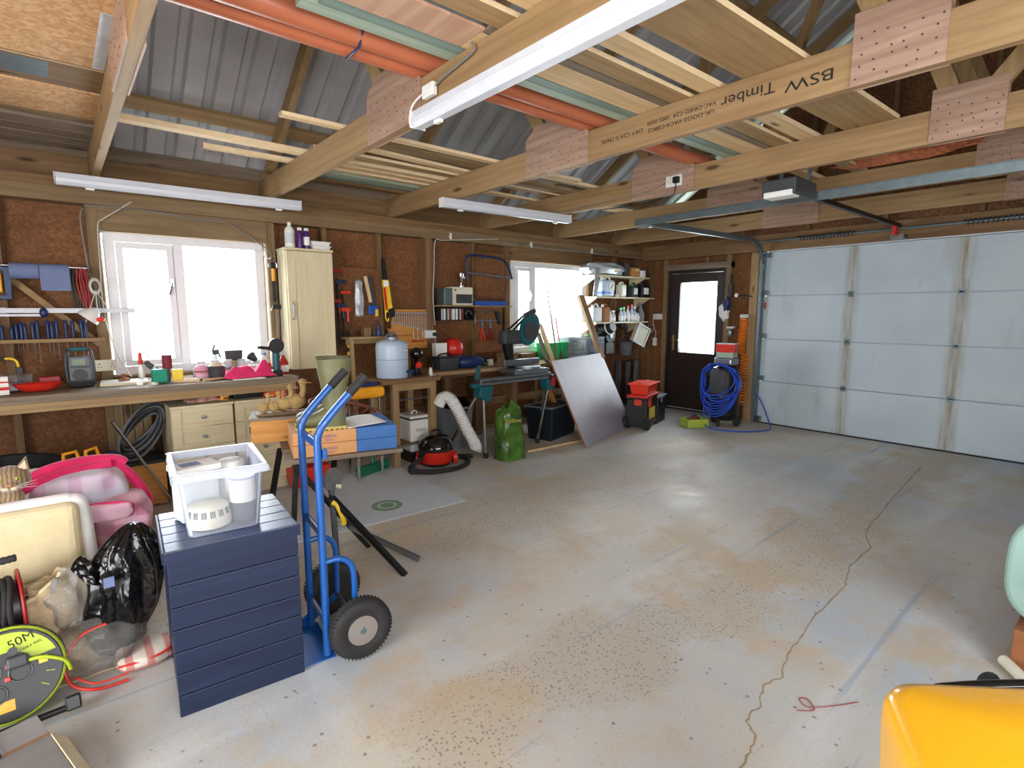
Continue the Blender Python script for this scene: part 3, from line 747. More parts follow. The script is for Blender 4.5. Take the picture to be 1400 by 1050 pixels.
# ================================================================ OVERHEAD: pipes, boards and lights
LZ = 2.597   # top of the truss chords
ORD = 'first second third fourth fifth sixth seventh eighth ninth tenth eleventh twelfth thirteenth fourteenth fifteenth sixteenth seventeenth eighteenth nineteenth twentieth twenty-first twenty-second'.split()
def pipe(name, x0, x1, y, z, r, mat, label):
    t = thing(name, label, 'pipe', (0, y, z), 0, 'plastic drain pipes laid across the trusses')
    MB().cyl((x0, 0, 0), (x1, 0, 0), r, n=28).build('pipe_barrel', mat, t, smooth=True)
    MB().cyl((x1 - 0.16, 0, 0), (x1, 0, 0), r + 0.005, n=28).build('socket_end', mat, t, smooth=True)
    return t
pipe('drain_pipe', 0.30, 4.28, 2.505, LZ+0.057, 0.050, 'pipe_orange', 'orange drain pipe lying nearest the north wall across the trusses')
pipe('drain_pipe', 0.30, 3.2, 2.385, LZ+0.057, 0.050, 'pipe_orange', 'orange drain pipe behind the lower edge of its twin, next to the pale green boards')
MB().tube([(0, 2.41, 0), (0.0, 2.36, 0.09), (0.02, 2.30, 0.11)], 0.004).move(1.08, 0, LZ+0.02)
rp_ = MB().tube([(1.12, 2.37, LZ+0.113), (1.13, 2.51, LZ+0.115), (1.13, 2.562, LZ+0.06), (1.125, 2.51, LZ-0.0), (1.12, 2.37, LZ+0.0), (1.12, 2.328, LZ+0.06)], 0.006, closed=True)
single(rp_, 'tie_cord', 'deep_blue', 'blue cord tied round the two orange drain pipes', 'cord', smooth=True)
def board(x0, x1, y0, y1, mat, label, th=0.022, z=None, skew=0.0, stack=0, name='plank'):
    z = LZ + 0.001 if z is None else z
    z += stack
    mb = MB().add([(x0,y0,z),(x1,y0+skew,z),(x1,y1+skew,z),(x0,y1,z),(x0,y0,z+th),(x1,y0+skew,z+th),(x1,y1+skew,z+th),(x0,y1,z+th)],
        [(0,3,2,1),(4,5,6,7),(0,1,5,4),(1,2,6,5),(2,3,7,6),(3,0,4,7)])
    o = single(mb, name, mat, label, 'plank', 'loose timber stored on the roof trusses')
    o.data.materials.append(M['pale_edge'])
    if 'pine' in mat and 'old' not in mat:
        for p in o.data.polygons:
            if p.normal.y < -0.7: p.material_index = 1
    return o
board(1.20, 4.00, 1.20, 1.49, 'pine_x', 'widest loose pine board on the trusses, farthest right', 0.026, skew=-0.08)
board(0.9, 4.24, 1.575, 1.68, 'pale_pine_x', 'narrow pine board left of the widest one, bright sawn edge', 0.03)
board(1.0, 4.30, 1.745, 1.86, 'pine_x', 'third pine board from the right in the overhead rack', 0.022)
board(1.46, 4.05, 1.868, 1.925, 'grey_wood_x', 'thin dark grey lath between pine boards overhead', 0.012)
board(1.46, 4.35, 1.935, 2.085, 'pale_pine_x', 'pine board beside the green painted boards overhead', 0.026)
board(0.86, 4.12, 2.092, 2.15, 'tealdark_x', 'darker grey-green painted board overhead with a blunt end', 0.024)
board(0.80, 4.20, 2.158, 2.225, 'teal_board_x', 'pale sage green painted board overhead beside the orange pipe', 0.024)
board(0.30, 1.455, 1.90, 2.085, 'ply_y', 'pinkish plywood offcut lying above the strip light truss', 0.012, stack=0.0)
board(4.25, 6.15, 2.00, 2.09, 'pine_x', 'short pine board above the garage door opener', 0.036, skew=0.03)
board(3.7, 5.36, 1.70, 1.80, 'pine_x', 'pine board ending between the opener and the wide truss gusset', 0.022, stack=0.028)
board(3.9, 4.7, 2.30, 2.42, 'pine_x', 'short pine offcut bridging the trusses over the socket', 0.04, stack=0.0, skew=0.0) if False else None
board(0.285, 3.25, 4.13, 4.21, 'pale_pine_x', 'long slim batten crossing in front of the left roof bay', 0.035, skew=0.06)
board(0.90, 3.05, 4.44, 4.50, 'pale_pine_x', 'short pale batten under the long slim batten, left roof bay', 0.03)
board(1.12, 3.70, 3.43, 3.49, 'pale_pine_x', 'pale batten highest in the row left of the middle gusset', 0.022)
board(1.60, 3.6, 3.56, 3.68, 'treated_x', 'greenish treated board beside the highest pale batten', 0.022, skew=0.03)
board(1.55, 3.3, 3.72, 3.80, 'pale_pine_x', 'sawn batten lying slightly askew among the middle boards', 0.02, skew=0.14)
board(1.50, 4.12, 3.96, 4.06, 'pine_x', 'reddish pine board in the middle of the left stack', 0.022, skew=0.02)
board(1.70, 4.16, 4.28, 4.36, 'pale_pine_x', 'pale batten above the second strip light', 0.022, skew=0.05)
board(1.80, 3.0, 4.57, 4.68, 'teal_board_x', 'pale green painted offcut near the window wall', 0.022, skew=0.04)
board(1.75, 2.98, 4.71, 4.78, 'tealdark_x', 'grey-green painted offcut nearest the wall plate', 0.022, skew=0.02)
board(1.45, 3.0, 4.86, 4.96, 'old_pine_x', 'dark old board nearest the wall plate over the tools', 0.022, skew=0.03)
board(3.9, 5.25, 4.05, 4.22, 'pine_x', 'wide pine board over the second window', 0.022)
board(3.05, 4.05, 3.86, 3.93, 'treated_x', 'greenish batten over the second strip light', 0.03)
board(3.2, 4.05, 3.52, 3.57, 'pale_pine_x', 'short pale batten ending above the socket', 0.025)
# loft sheets left of the first visible truss
lo = MB().box(-2.3, 0.33, 1.75, 3.40, LZ+0.001, LZ+0.019)
single(lo, 'chipboard_sheet', 'osb_loft', 'chipboard sheet lying on the trusses in the top left corner', 'sheet', 'chipboard sheets stored in the loft')
t = thing('loft_joist', 'flat brown board with a strip of grey tape at the top left', 'plank', (0, 3.42, LZ+0.001), 0)
MB().box(-2.3, 0.33, 0, 0.33, 0, 0.02).build('board', 'old_pine_x', t)
MB().box(-0.35, 0.075, 0.02, 0.24, -0.0012, 0.0).build('tape', 'galvanised', t)
MB().box(-2.3, 0.33, -0.028, -0.002, 0, 0.045).build('edge_batten', 'pale_pine_x', t)
single(MB().box(-2.3, 0.33, 3.78, 4.26, LZ+0.001, LZ+0.019), 'chipboard_sheet', 'osb_loft', 'narrower chipboard strip next to the taped board at the top left', 'sheet', 'chipboard sheets stored in the loft')
single(MB().box(-2.3, 0.33, 4.28, 4.36, LZ+0.001, LZ+0.045), 'batten', 'treated_x', 'treated batten edging the chipboard strip at the far left', 'plank')
for i, (a, b) in enumerate(((4.44, 4.60), (4.63, 4.79), (4.82, 4.98), (5.0, 5.14))):
    single(MB().box(-2.3, 0.33, a, b, LZ+0.001+0.002*i, LZ+0.024), 'grey_plank', 'grey_wood_x',
        ['grey plank at the far left eaves, nearest the chipboard', 'grey plank at the far left eaves, second from the chipboard', 'grey plank at the far left eaves, third from the chipboard', 'grey plank at the far left eaves, nearest the wall'][i], 'plank', 'grey planks laid along the left eaves')
tp = MB().box(0.235, 0.282, 2.75, 3.38, LZ-0.003, LZ+0.0005)
single(tp, 'printed_plastic_strip', 'silver_bag', 'strip of blue-printed plastic sheeting beside the first truss', 'plastic')
# insulation offcut on a truss
single(MB().blob((0, 0, 0), (0.05, 0.44, 0.05), 30, 10, 0.22, 3, 3.5).move(5.12, 1.38, 2.65), 'insulation_strip', 'insulation', 'torn strip of orange-brown insulation lying along a truss', 'insulation', smooth=True)

def strip_light(label, loc, L, rz=0.0, tilt=0.0):
    t = thing('strip_light', label, 'strip light', loc, rz, 'fluorescent strip lights'); t.rotation_euler = (0, tilt, rz)
    MB().prism([(-0.03, 0.0), (0.03, 0.0), (0.034, -0.035), (-0.034, -0.035)], 'x', 0, L).build('housing', 'white_metal', t, bevel=0.002)
    MB().prism([(-0.044, -0.0355), (0.044, -0.0355), (0.040, -0.06), (0.022, -0.078), (-0.022, -0.078), (-0.040, -0.06)], 'x', 0.004, L-0.004).build('diffuser', 'white_metal', t, bevel=0.004)
    for x in (0.16, L-0.20):
        MB().box(x, x+0.05, -0.012, 0.012, -0.094, -0.079).build('clip', 'white_plastic', t, bevel=0.003)
    for x in (-0.003, L):
        MB().box(x, x+0.003, -0.043, 0.043, -0.076, 0.001).build('end_cap', 'white_plastic', t)
    return t
strip_light('white strip light over the left window', (0.075, 4.86, 2.375), 1.62, 0.0, -0.008)
strip_light('white strip light between the two windows, under the trusses', (2.60, 4.02, 2.408), 1.46, -0.06, 0.0)
strip_light('longest strip light, under the truss at the top centre', (1.435, 2.42, 2.408), 1.80, -PI/2, 0.0)
jb = thing('junction_box', 'small white junction box on the truss above the longest strip light', 'junction box', (1.483, 2.36, 2.50))
MB().box(-0.03, 0, -0.05, 0.05, -0.03, 0.03).build('box', 'white_plastic', jb, bevel=0.006)
MB().tube(smooth_path([(-0.02, 0.05, 0.0), (-0.03, 0.13, -0.03), (-0.04, 0.15, -0.09), (-0.05, 0.12, -0.14), (-0.05, 0.07, -0.13)]), 0.005).build('white_lead', 'white_plastic', jb, smooth=True)
MB().tube(smooth_path([(-0.01, -0.05, 0.01), (-0.012, -0.12, 0.025), (-0.012, -0.25, 0.04), (-0.012, -0.36, 0.06), (-0.01, -0.33, 0.105), (0.02, -0.28, 0.115)]), 0.005).build('grey_lead', 'grey_cable', jb, smooth=True)

# double socket with black plug on the fourth visible truss, feeding the opener
sk = thing('double_socket', 'white double socket with a black plug on the middle truss gusset', 'socket', (3.949, 2.64, 2.50))
MB().box(-0.014, 0, -0.073, 0.073, -0.043, 0.043).build('face_plate', 'white_plastic', sk, bevel=0.004)
MB().box(-0.017, -0.014, 0.012, 0.058, -0.02, 0.02).box(-0.02, -0.014, 0.028, 0.04, 0.024, 0.034).build('outlet', 'cream_plastic', sk)
MB().box(-0.05, -0.014, -0.062, -0.012, -0.026, 0.024).build('plug', 'black_plastic', sk, bevel=0.006)
MB().tube(smooth_path([(-0.04, -0.04, -0.02), (-0.045, -0.04, -0.08), (-0.02, 0.02, -0.12), (-0.02, 0.3, -0.14), (-0.01, 0.8, -0.12)]), 0.004).build('lead', 'black_plastic', sk, smooth=True)
single(MB().tube(smooth_path([(3.955, 4.4, 2.46), (3.952, 3.8, 2.43), (3.952, 3.3, 2.45), (3.945, 2.9, 2.46), (3.945, 2.72, 2.50)]), 0.004), 'cable', 'grey_cable', 'thin cable clipped along the truss to the white double socket', 'cable', smooth=True)

op = thing('garage_door_opener', 'grey garage door opener motor hanging on its black drive rail', 'door opener', (4.22, 1.83, 2.33))
MB().box(-0.20, 0.16, -0.12, 0.12, -0.06, 0.055).build('motor_housing', 'dark_grey', op, bevel=0.012)
MB().box(-0.21, -0.08, -0.10, 0.10, -0.072, -0.03).build('lamp_cover', 'white_plastic', op, bevel=0.006)
MB().box(0.16, 0.30, -0.03, 0.03, -0.02, 0.05).build('bracket', 'chrome', op)
MB().box(0.20, 2.62, -0.018, 0.018, -0.012, 0.024).build('rail', 'black_metal', op)
MB().box(2.45, 2.56, -0.016, 0.016, -0.10, -0.012).build('release_arm', 'red_plastic', op, bevel=0.003)
MB().box(2.56, 2.72, -0.06, 0.06, -0.125, -0.085).build('door_bracket', 'grey_metal', op)
for y in (-0.1, 0.1): MB().box(0.05, 0.075, y-0.01, y+0.01, 0.055, 0.27).build('hanger_strap', 'galvanised', op)
# cables along the window wall
def cable(pts, mat, label, r=0.005): return single(MB().tube(smooth_path(pts), r), 'cable', mat, label, 'cable', smooth=True)
cable([(0.22, 5.14, 2.20), (0.20, 5.14, 2.10), (0.22, 5.14, 1.75), (0.25, 5.14, 1.6), (0.27, 5.14, 1.4)], 'grey_cable', 'grey cable running down the stud left of the first window', 0.006)
cable([(0.52, 5.14, 2.28), (0.42, 5.14, 2.20), (0.33, 5.15, 2.13), (0.30, 5.15, 2.08), (0.29, 5.15, 1.8), (0.285, 5.15, 1.5), (0.30, 5.15, 1.3)], 'white_cable', 'white cable dropping beside the left window frame', 0.004)
cable([(0.23, 5.14, 2.222), (0.6, 5.14, 2.225), (0.95, 5.14, 2.20), (1.15, 5.14, 2.195), (1.3, 5.14, 2.12), (1.48, 5.14, 2.0), (1.53, 5.14, 1.93)], 'grey_cable', 'grey cable sagging over the left window under the strip light', 0.005)
cable([(4.1, 5.13, 2.30), (3.6, 5.13, 2.25), (3.32, 5.12, 2.22), (3.22, 5.12, 2.2), (3.2, 5.12, 1.9), (3.18, 5.12, 1.6), (3.20, 5.12, 1.3)], 'white_cable', 'pair of cream cables down the thick post by the first aid tin', 0.005)
cable([(3.5, 5.14, 2.30), (4.2, 5.13, 2.27), (5.0, 5.13, 2.25), (5.8, 5.13, 2.25), (6.2, 5.13, 2.26)], 'grey_cable', 'grey cable along the wall plate above the second window', 0.006)
for i, x in enumerate((3.42, 4.62, 5.75)):
    h = thing('cup_hook', ['white hook on the wall plate left of the second window', 'white hook on the wall plate over the second window', 'white hook on the wall plate over the corner shelves'][i], 'hook', (x, 5.12, 2.27), 0, 'hooks along the wall plate')
    MB().cyl((0, 0.03, 0), (0, 0, 0), 0.009, n=8).box(-0.012, 0.012, -0.01, 0.0, -0.03, 0.035).build('hook_body', 'white_plastic', h)

# ================================================================ WINDOW WALL: things hung on it
def hang(name, label, cat, x, z, y=5.19, group=None): return thing(name, label, cat, (x, y, z), 0, group)
# paper rolls on a rod
t = hang('paper_roll_holder', 'chrome rod holding the two blue paper rolls', 'roll holder', -0.02, 1.765, 5.12)
MB().cyl((-0.24, 0, 0), (0.23, 0, 0), 0.007, n=10).build('rod', 'chrome', t, smooth=True)
for x in (-0.235, 0.225): MB().box(x-0.006, x+0.006, 0, 0.085, -0.014, 0.014).build('bracket', 'black_metal', t)
for x0, x1, d, l in ((-0.215, -0.062, 0.0, 'left blue paper roll on the wall rod, wound up'), (-0.058, 0.105, 0.05, 'right blue paper roll on the wall rod, loose sheet hanging')):
    r = thing('paper_roll', l, 'paper roll', ((x0+x1)/2, 5.12, 1.765), 0, 'blue workshop paper rolls'); w = (x1-x0)/2
    MB().cyl((-w, 0, -0.035), (w, 0, -0.035), 0.055, n=28).build('roll', 'paper_blue', r, smooth=True)
    if d: MB().box(-w, w, -0.058, -0.0565, -0.17, -0.03).build('loose_sheet', 'paper_blue', r)
# white rail across the left window corner
t = hang('hanging_rail', 'white rail with hooks reaching across the left window corner', 'rail', 0.0, 1.455, 5.05)
MB().box(-0.6, 0.47, -0.012, 0.012, -0.017, 0.017).build('bar', 'white_metal', t, bevel=0.002)
MB().box(-0.6, -0.06, -0.03, 0.0, -0.040, -0.024).build('lower_bar', 'white_metal', t)
for x in (-0.27, 0.24): MB().box(x-0.015, x+0.015, 0, 0.155, -0.02, 0.02).build('bracket', 'grey_metal', t)
single(MB().blob((0, 0, 0), (0.024, 0.02, 0.035), 12, 8, 0.1).move(-0.06, 5.025, 1.44), 'tape_reel', 'deep_blue', 'small blue and white reel hanging on the white rail', 'tape', smooth=True)
t = hang('hand_clamp', 'blue and yellow hand tool hanging at the left frame edge', 'hand tool', -0.26, 1.53, 5.14)
MB().box(-0.08, 0.045, -0.02, 0.02, 0.0, 0.03).box(0.01, 0.045, -0.02, 0.02, 0.03, 0.2).box(-0.08, 0.045, -0.02, 0.02, 0.2, 0.225).build('frame', 'deep_blue', t, bevel=0.004)
MB().box(-0.06, 0.0, -0.015, 0.015, 0.05, 0.18).build('grip', 'yellow_chair', t, bevel=0.006)
# red and black jump leads
t = hang('jump_leads', 'red and black cables looped over the rod by the left window', 'cable', 0.16, 1.76, 5.08)
for i, (m_, dx_) in enumerate((('red_dark', 0.0), ('red_dark', 0.018), ('black_plastic', -0.02), ('black_plastic', -0.035), ('maroon', 0.03))):
    MB().tube(smooth_path([(dx_-0.01, 0, 0.0), (dx_-0.018, -0.012, -0.12), (dx_+0.01, -0.012, -0.27 - 0.02*i), (dx_+0.028, -0.01, -0.22), (dx_+0.012, 0, 0.0)]), 0.006).build('lead', m_, t, smooth=True)
# clamp lamp
t = hang('clamp_lamp', 'white lamp hanging from a knot of cable by the left window', 'lamp', 0.24, 1.50, 4.98)
for k in range(5):
    MB().tube([(0.0 + 0.025*math.cos(a)*(1+0.1*k), -0.01+0.004*k, 0.13 + 0.04*math.sin(a)*(1+0.12*k)) for a in [2*PI*i/14 for i in range(14)]], 0.003, closed=True, n=6).build('cable_loop', 'white_cable', t, smooth=True)
MB().tube([(0, 0, 0.10), (-0.075, 0, -0.13)], 0.003).tube([(0, 0, 0.10), (0.06, 0, -0.02)], 0.003).tube([(0, 0, 0.1), (0.0, 0, -0.05)], 0.003).build('cord', 'white_cable', t)
MB().lathe([(0.012, 0.0), (0.03, -0.015), (0.066, -0.07), (0.07, -0.10), (0.064, -0.10), (0.0, -0.06)], n=20).rot('Y', 0.7).move(0.0, 0, -0.03).build('shade', 'white_plastic', t, smooth=True)
MB().blob((0, 0, 0), (0.026, 0.02, 0.018), 12, 8, 0).move(0.01, -0.05, -0.11).build('switch', 'orange_red', t, smooth=True)
cable([(0.28, 5.0, 1.40), (0.31, 4.98, 1.22), (0.36, 4.95, 1.05), (0.40, 4.9, 0.965)], 'white_cable', 'white lead trailing from the clamp lamp to the bench', 0.004)
# screwdriver rack
t = hang('screwdriver_rack', 'wooden batten rack full of blue screwdrivers', 'tool rack', -0.05, 1.20, 5.15)
MB().box(-0.75, 0.32, -0.10, 0.045, 0.03, 0.055).build('rack_board', 'pine_x', t, bevel=0.002)
for i, x in enumerate((-0.30, -0.275, -0.24, -0.19, -0.165, -0.14, -0.12, -0.08, -0.055, 0.0, 0.022, 0.05, 0.10, 0.14, 0.19, 0.215)):
    h = [0.10, 0.11, 0.10, 0.09, 0.11, 0.12, 0.11, 0.12, 0.135, 0.13, 0.12, 0.14, 0.135, 0.13, 0.14, 0.125][i]; L = [0.07, 0.05, 0.03, 0.05, 0.06, 0.05, 0.06, 0.1, 0.15, 0.06, 0.09, 0.12, 0.12, 0.12, 0.11, 0.14][i]
    s_ = thing('screwdriver', 'blue-handled screwdriver, %s from the left in the wooden rack' % ORD[i], 'screwdriver', (-0.05+x, 5.085, 1.255), 0, 'blue screwdrivers in the wall rack')
    MB().lathe([(0.005, -0.02), (0.009, 0.0), (0.011, 0.02), (0.009, 0.03), (0.012, h*0.6), (0.011, h*0.92), (0.005, h)], n=8).build('handle', 'deep_blue', s_, smooth=True)
    MB().cyl((0, 0, -0.02), (0, 0, -0.03-L), 0.003, n=6).build('shaft', 'chrome', s_)
# double socket under the rack
t = hang('double_socket', 'white double socket above the bench by the left window', 'socket', 0.265, 1.04, 5.13)
MB().box(-0.066, 0.066, 0, 0.045, -0.043, 0.043).build('pattress', 'cream_plastic', t, bevel=0.004)
MB().box(-0.045, -0.038, -0.002, 0, 0.005, 0.017).box(-0.052, -0.046, -0.002, 0, -0.015, -0.007).box(-0.034, -0.028, -0.002, 0, -0.015, -0.007).box(0.034, 0.041, -0.002, 0, 0.005, 0.017).box(0.028, 0.034, -0.002, 0, -0.015, -0.007).box(0.046, 0.052, -0.002, 0, -0.015, -0.007).build('pin_holes', 'dark_grey', t)
# hacksaw at the left edge
t = hang('bow_handle_saw', 'black saw with a yellow bow at the left edge over the bench', 'saw', -0.30, 1.02, 5.02)
MB().tube(smooth_path([(-0.25, 0, 0.11), (0.0, 0, 0.11), (0.06, 0, 0.10), (0.075, 0, 0.06), (0.075, 0, 0.0)]), 0.009).build('bow', 'yellow', t, smooth=True)
MB().box(-0.30, 0.01, -0.012, 0.012, 0.1, 0.124).build('grip', 'black_rubber', t, bevel=0.005); MB().box(0.06, 0.10, -0.012, 0.012, -0.005, 0.05).build('end_cap', 'black_plastic', t, bevel=0.004)
# hammers on a nail next to the window
t = hang('claw_hammer', 'yellow and black claw hammer hanging beside the cream cabinet', 'hammer', 1.53, 1.53, 5.15)
MB().tube(smooth_path([(-0.035, 0, 0.31), (-0.03, 0, 0.345), (0.0, 0, 0.36), (0.03, 0, 0.345), (0.035, 0, 0.31)]), 0.008).build('claw', 'chrome', t, smooth=True)
MB().box(-0.02, 0.02, -0.016, 0.016, 0.30, 0.355).build('head', 'black_metal', t, bevel=0.004)
MB().cyl((0, 0, 0.19), (0, 0, 0.30), 0.013, n=10).build('neck', 'yellow_chair', t); MB().lathe([(0.012, 0.0), (0.017, 0.03), (0.014, 0.12), (0.016, 0.19)], n=12).build('grip', 'black_rubber', t, smooth=True)
t = hang('long_hammer', 'steel-headed hammer hanging below the claw hammer', 'hammer', 1.545, 1.22, 5.15)
MB().box(-0.035, 0.035, -0.015, 0.015, 0.25, 0.29).build('head', 'black_metal', t, bevel=0.004); MB().tube(smooth_path([(-0.03, 0, 0.27), (-0.045, 0, 0.255), (-0.05, 0, 0.235)]), 0.006).build('claw', 'chrome', t, smooth=True)
MB().box(-0.012, 0.018, -0.01, 0.01, 0.0, 0.25).build('grip', 'grey_wood_z', t, bevel=0.004)
t = hang('coat_hook', 'white hook screwed to the stud beside the left window', 'hook', 1.49, 1.93, 5.18)
MB().tube(smooth_path([(-0.01, 0, 0.06), (-0.03, -0.01, 0.04), (-0.02, -0.02, 0.0), (0.02, -0.02, -0.015), (0.03, -0.02, 0.0)]), 0.005).build('hook', 'white_plastic', t, smooth=True)

# tall cream wall cabinet
t = thing('tall_cabinet', 'tall cream shaker wall cabinet between the window and the tools', 'cabinet', (1.80, 5.12, 0.93), 0)
MB().box(-0.215, 0.21, -0.13, 0.075, 0.0, 1.055).build('carcass', 'cream_wood_z', t, bevel=0.003)
MB().box(-0.222, 0.217, -0.155, 0.075, 1.056, 1.078).build('cornice', 'cream_wood_x', t, bevel=0.004)
db = MB(); db.box(-0.205, 0.205, -0.150, -0.132, 0.0, 1.045); dd = db.build('door', 'cream_wood_z', t, bevel=0.002)
q = MB(); y0, y1 = -0.158, -0.151
q.box(-0.205, -0.135, y0, y1, 0.0, 1.045).box(0.135, 0.205, y0, y1, 0.0, 1.045).box(-0.135, 0.135, y0, y1, 0.975, 1.045).box(-0.135, 0.135, y0, y1, 0.0, 0.07)
q.build('door_frame', 'cream_wood_z', dd, bevel=0.0015)
MB().tube(smooth_path([(-0.175, -0.158, 0.60), (-0.175, -0.182, 0.59), (-0.175, -0.184, 0.53), (-0.175, -0.182, 0.46), (-0.175, -0.158, 0.45)]), 0.006).build('handle', 'grey_metal', dd, smooth=True)

def bottle(label, loc, r, h, mat, capmat='white_plastic', name='bottle', neck=0.4, group=None, sx=1.0, sy=1.0, labelmat=None, caph=0.12, cat='bottle'):
    t = thing(name, label, cat, loc, random.uniform(-0.3, 0.3) if sx == sy else 0, group)
    MB().lathe([(r*0.92, 0), (r, h*0.03), (r, h*0.66), (r*0.85, h*0.76), (r*neck, h*0.86), (r*neck, h*(1-caph))], n=18, sx=sx, sy=sy).build('bottle_body', mat, t, smooth=True)
    MB().cyl((0, 0, h*(1-caph)-0.002), (0, 0, h), r*neck*1.2, n=14).build('cap', capmat, t, smooth=True)
    if labelmat:
        MB().lathe([(r*1.012, h*0.18), (r*1.012, h*0.58)], n=18, sx=sx, sy=sy).build('printed_label', labelmat, t, smooth=True)
    return t
CT = 2.009
bottle('tall white bottle standing on the cream cabinet', (1.66, 5.05, CT), 0.042, 0.225, 'white_plastic', neck=0.32, labelmat='jug_clear')
bottle('left purple bottle with a white cap on the cream cabinet', (1.745, 5.04, CT), 0.027, 0.185, 'purple', neck=0.6)
bottle('right purple bottle with a white cap on the cream cabinet', (1.805, 5.04, CT), 0.027, 0.185, 'purple', neck=0.6, labelmat='paper_white')
for i, (z, l) in enumerate(((0.0, 'lower white tray stacked on the cream cabinet'), (0.038, 'upper white tray stacked on the cream cabinet'))):
    tt = thing('tray', l, 'tray', (1.925, 5.06, CT+z), 0, 'white trays on the cream cabinet')
    MB().taper(-0.085, 0.085, -0.06, 0.06, 0, 0.03, 0.01).build('dish', 'white_plastic', tt, bevel=0.004); MB().box(-0.092, 0.092, -0.067, 0.067, 0.030, 0.036).build('rim', 'white_plastic', tt, bevel=0.002)

# tool board with bar clamps, bags, saw
single(MB().box(2.10, 2.58, 5.19, 5.204, 1.36, 1.88), 'tool_board', 'osb_wall', 'chipboard tool backing board beside the cream cabinet', 'board')
def bar_clamp(x, z0, z1, m_, label):
    t = hang('bar_clamp', label, 'clamp', x, z0, 5.14, 'bar clamps hanging beside the cream cabinet')
    L = z1 - z0
    MB().box(-0.010, 0.010, -0.004, 0.004, 0, L).build('bar', 'black_metal', t)
    MB().box(-0.014, 0.085, -0.012, 0.012, L-0.04, L-0.012).build('fixed_jaw', m_, t, bevel=0.003)
    MB().box(-0.016, 0.075, -0.012, 0.012, L-0.42*L, L-0.42*L+0.035).build('sliding_jaw', m_, t, bevel=0.003)
    MB().cyl((0.05, 0, L-0.42*L-0.10), (0.05, 0, L-0.42*L), 0.012, n=10).build('grip', m_, t, smooth=True)
bar_clamp(2.075, 1.08, 1.86, 'red_dark', 'leftmost bar clamp with dark red jaws beside the cream cabinet')
bar_clamp(2.115, 1.12, 1.76, 'deep_blue', 'middle bar clamp with blue jaws beside the cream cabinet')
bar_clamp(2.16, 1.16, 1.66, 'orange_red', 'right bar clamp with orange-red jaws beside the cream cabinet')
t = hang('spirit_level', 'yellow and black striped level standing beside the cabinet', 'level', 2.19, 0.86, 5.10)
for k in range(5): MB().box(-0.016, 0.016, -0.01, 0.01, 0.01+k*0.075, 0.045+k*0.075).build('stripe', 'yellow', t)
MB().box(-0.014, 0.014, -0.009, 0.009, 0, 0.40).build('body', 'black_plastic', t)
t = hang('sealed_bag', 'clear plastic bag of parts hanging on the tool board', 'bag', 2.34, 1.40, 5.15)
MB().grid(lambda u, v: ((u-0.5)*0.10*(1-0.25*v*v), -0.018*math.sin(PI*u)-0.006*math.sin(9*v+4*u), v*0.36), 10, 16).build('bag_skin', 'silver_bag', t, smooth=True, solid=0.002)
MB().box(-0.05, 0.05, -0.012, 0.005, 0.345, 0.36).build('header', 'grey_plastic', t)
t = hang('tenon_saw', 'pale handled tool in a sheath hanging on the tool board', 'hand tool', 2.43, 1.42, 5.15)
MB().beam((-0.02, 0, 0.38), (0.03, 0, 0.12), 0.035, 0.02, (0, 1, 0)).build('handle', 'pale_pine_z', t, bevel=0.004)
MB().beam((0.02, 0.015, 0.38), (0.07, 0.015, 0.05), 0.06, 0.012, (0, 1, 0)).build('blade', 'dark_grey', t); MB().box(0.0, 0.10, -0.02, 0.01, 0.0, 0.09).build('tip_cover', 'bright_blue', t, bevel=0.006)
MB().box(0.07, 0.10, -0.022, -0.002, -0.02, 0.05).build('tag', 'yellow', t)
t = hang('hand_saw', 'hand saw in a yellow and red sleeve hanging on the stud', 'saw', 2.62, 1.37, 5.14)
MB().prism([(-0.03, 0.62), (0.0, 0.62), (0.035, 0.40), (-0.03, 0.40)], 'y', -0.006, 0.006).build('blade_tip', 'black_plastic', t)
MB().prism([(-0.03, 0.40), (0.035, 0.40), (0.075, 0.10), (-0.005, 0.06)], 'y', -0.010, 0.010).build('sleeve', 'yellow', t)
MB().prism([(-0.026, 0.33), (0.0, 0.33), (0.02, 0.10), (-0.004, 0.09)], 'y', -0.012, -0.010).build('red_panel', 'red_plastic', t)
MB().prism([(-0.02, 0.39), (0.03, 0.39), (0.038, 0.345), (-0.02, 0.325)], 'y', -0.013, -0.010).build('paper_band', 'paper_white', t)
MB().prism([(0.02, 0.10), (0.095, 0.12), (0.10, 0.03), (0.03, 0.0)], 'y', -0.014, 0.014).build('handle', 'black_plastic', t, bevel=0.004)
MB().tube(smooth_path([(-0.005, 0, 0.10), (0.0, 0, 0.0), (0.02, 0, -0.02), (0.03, 0, 0.01)]), 0.008).build('guard', 'yellow', t, smooth=True)

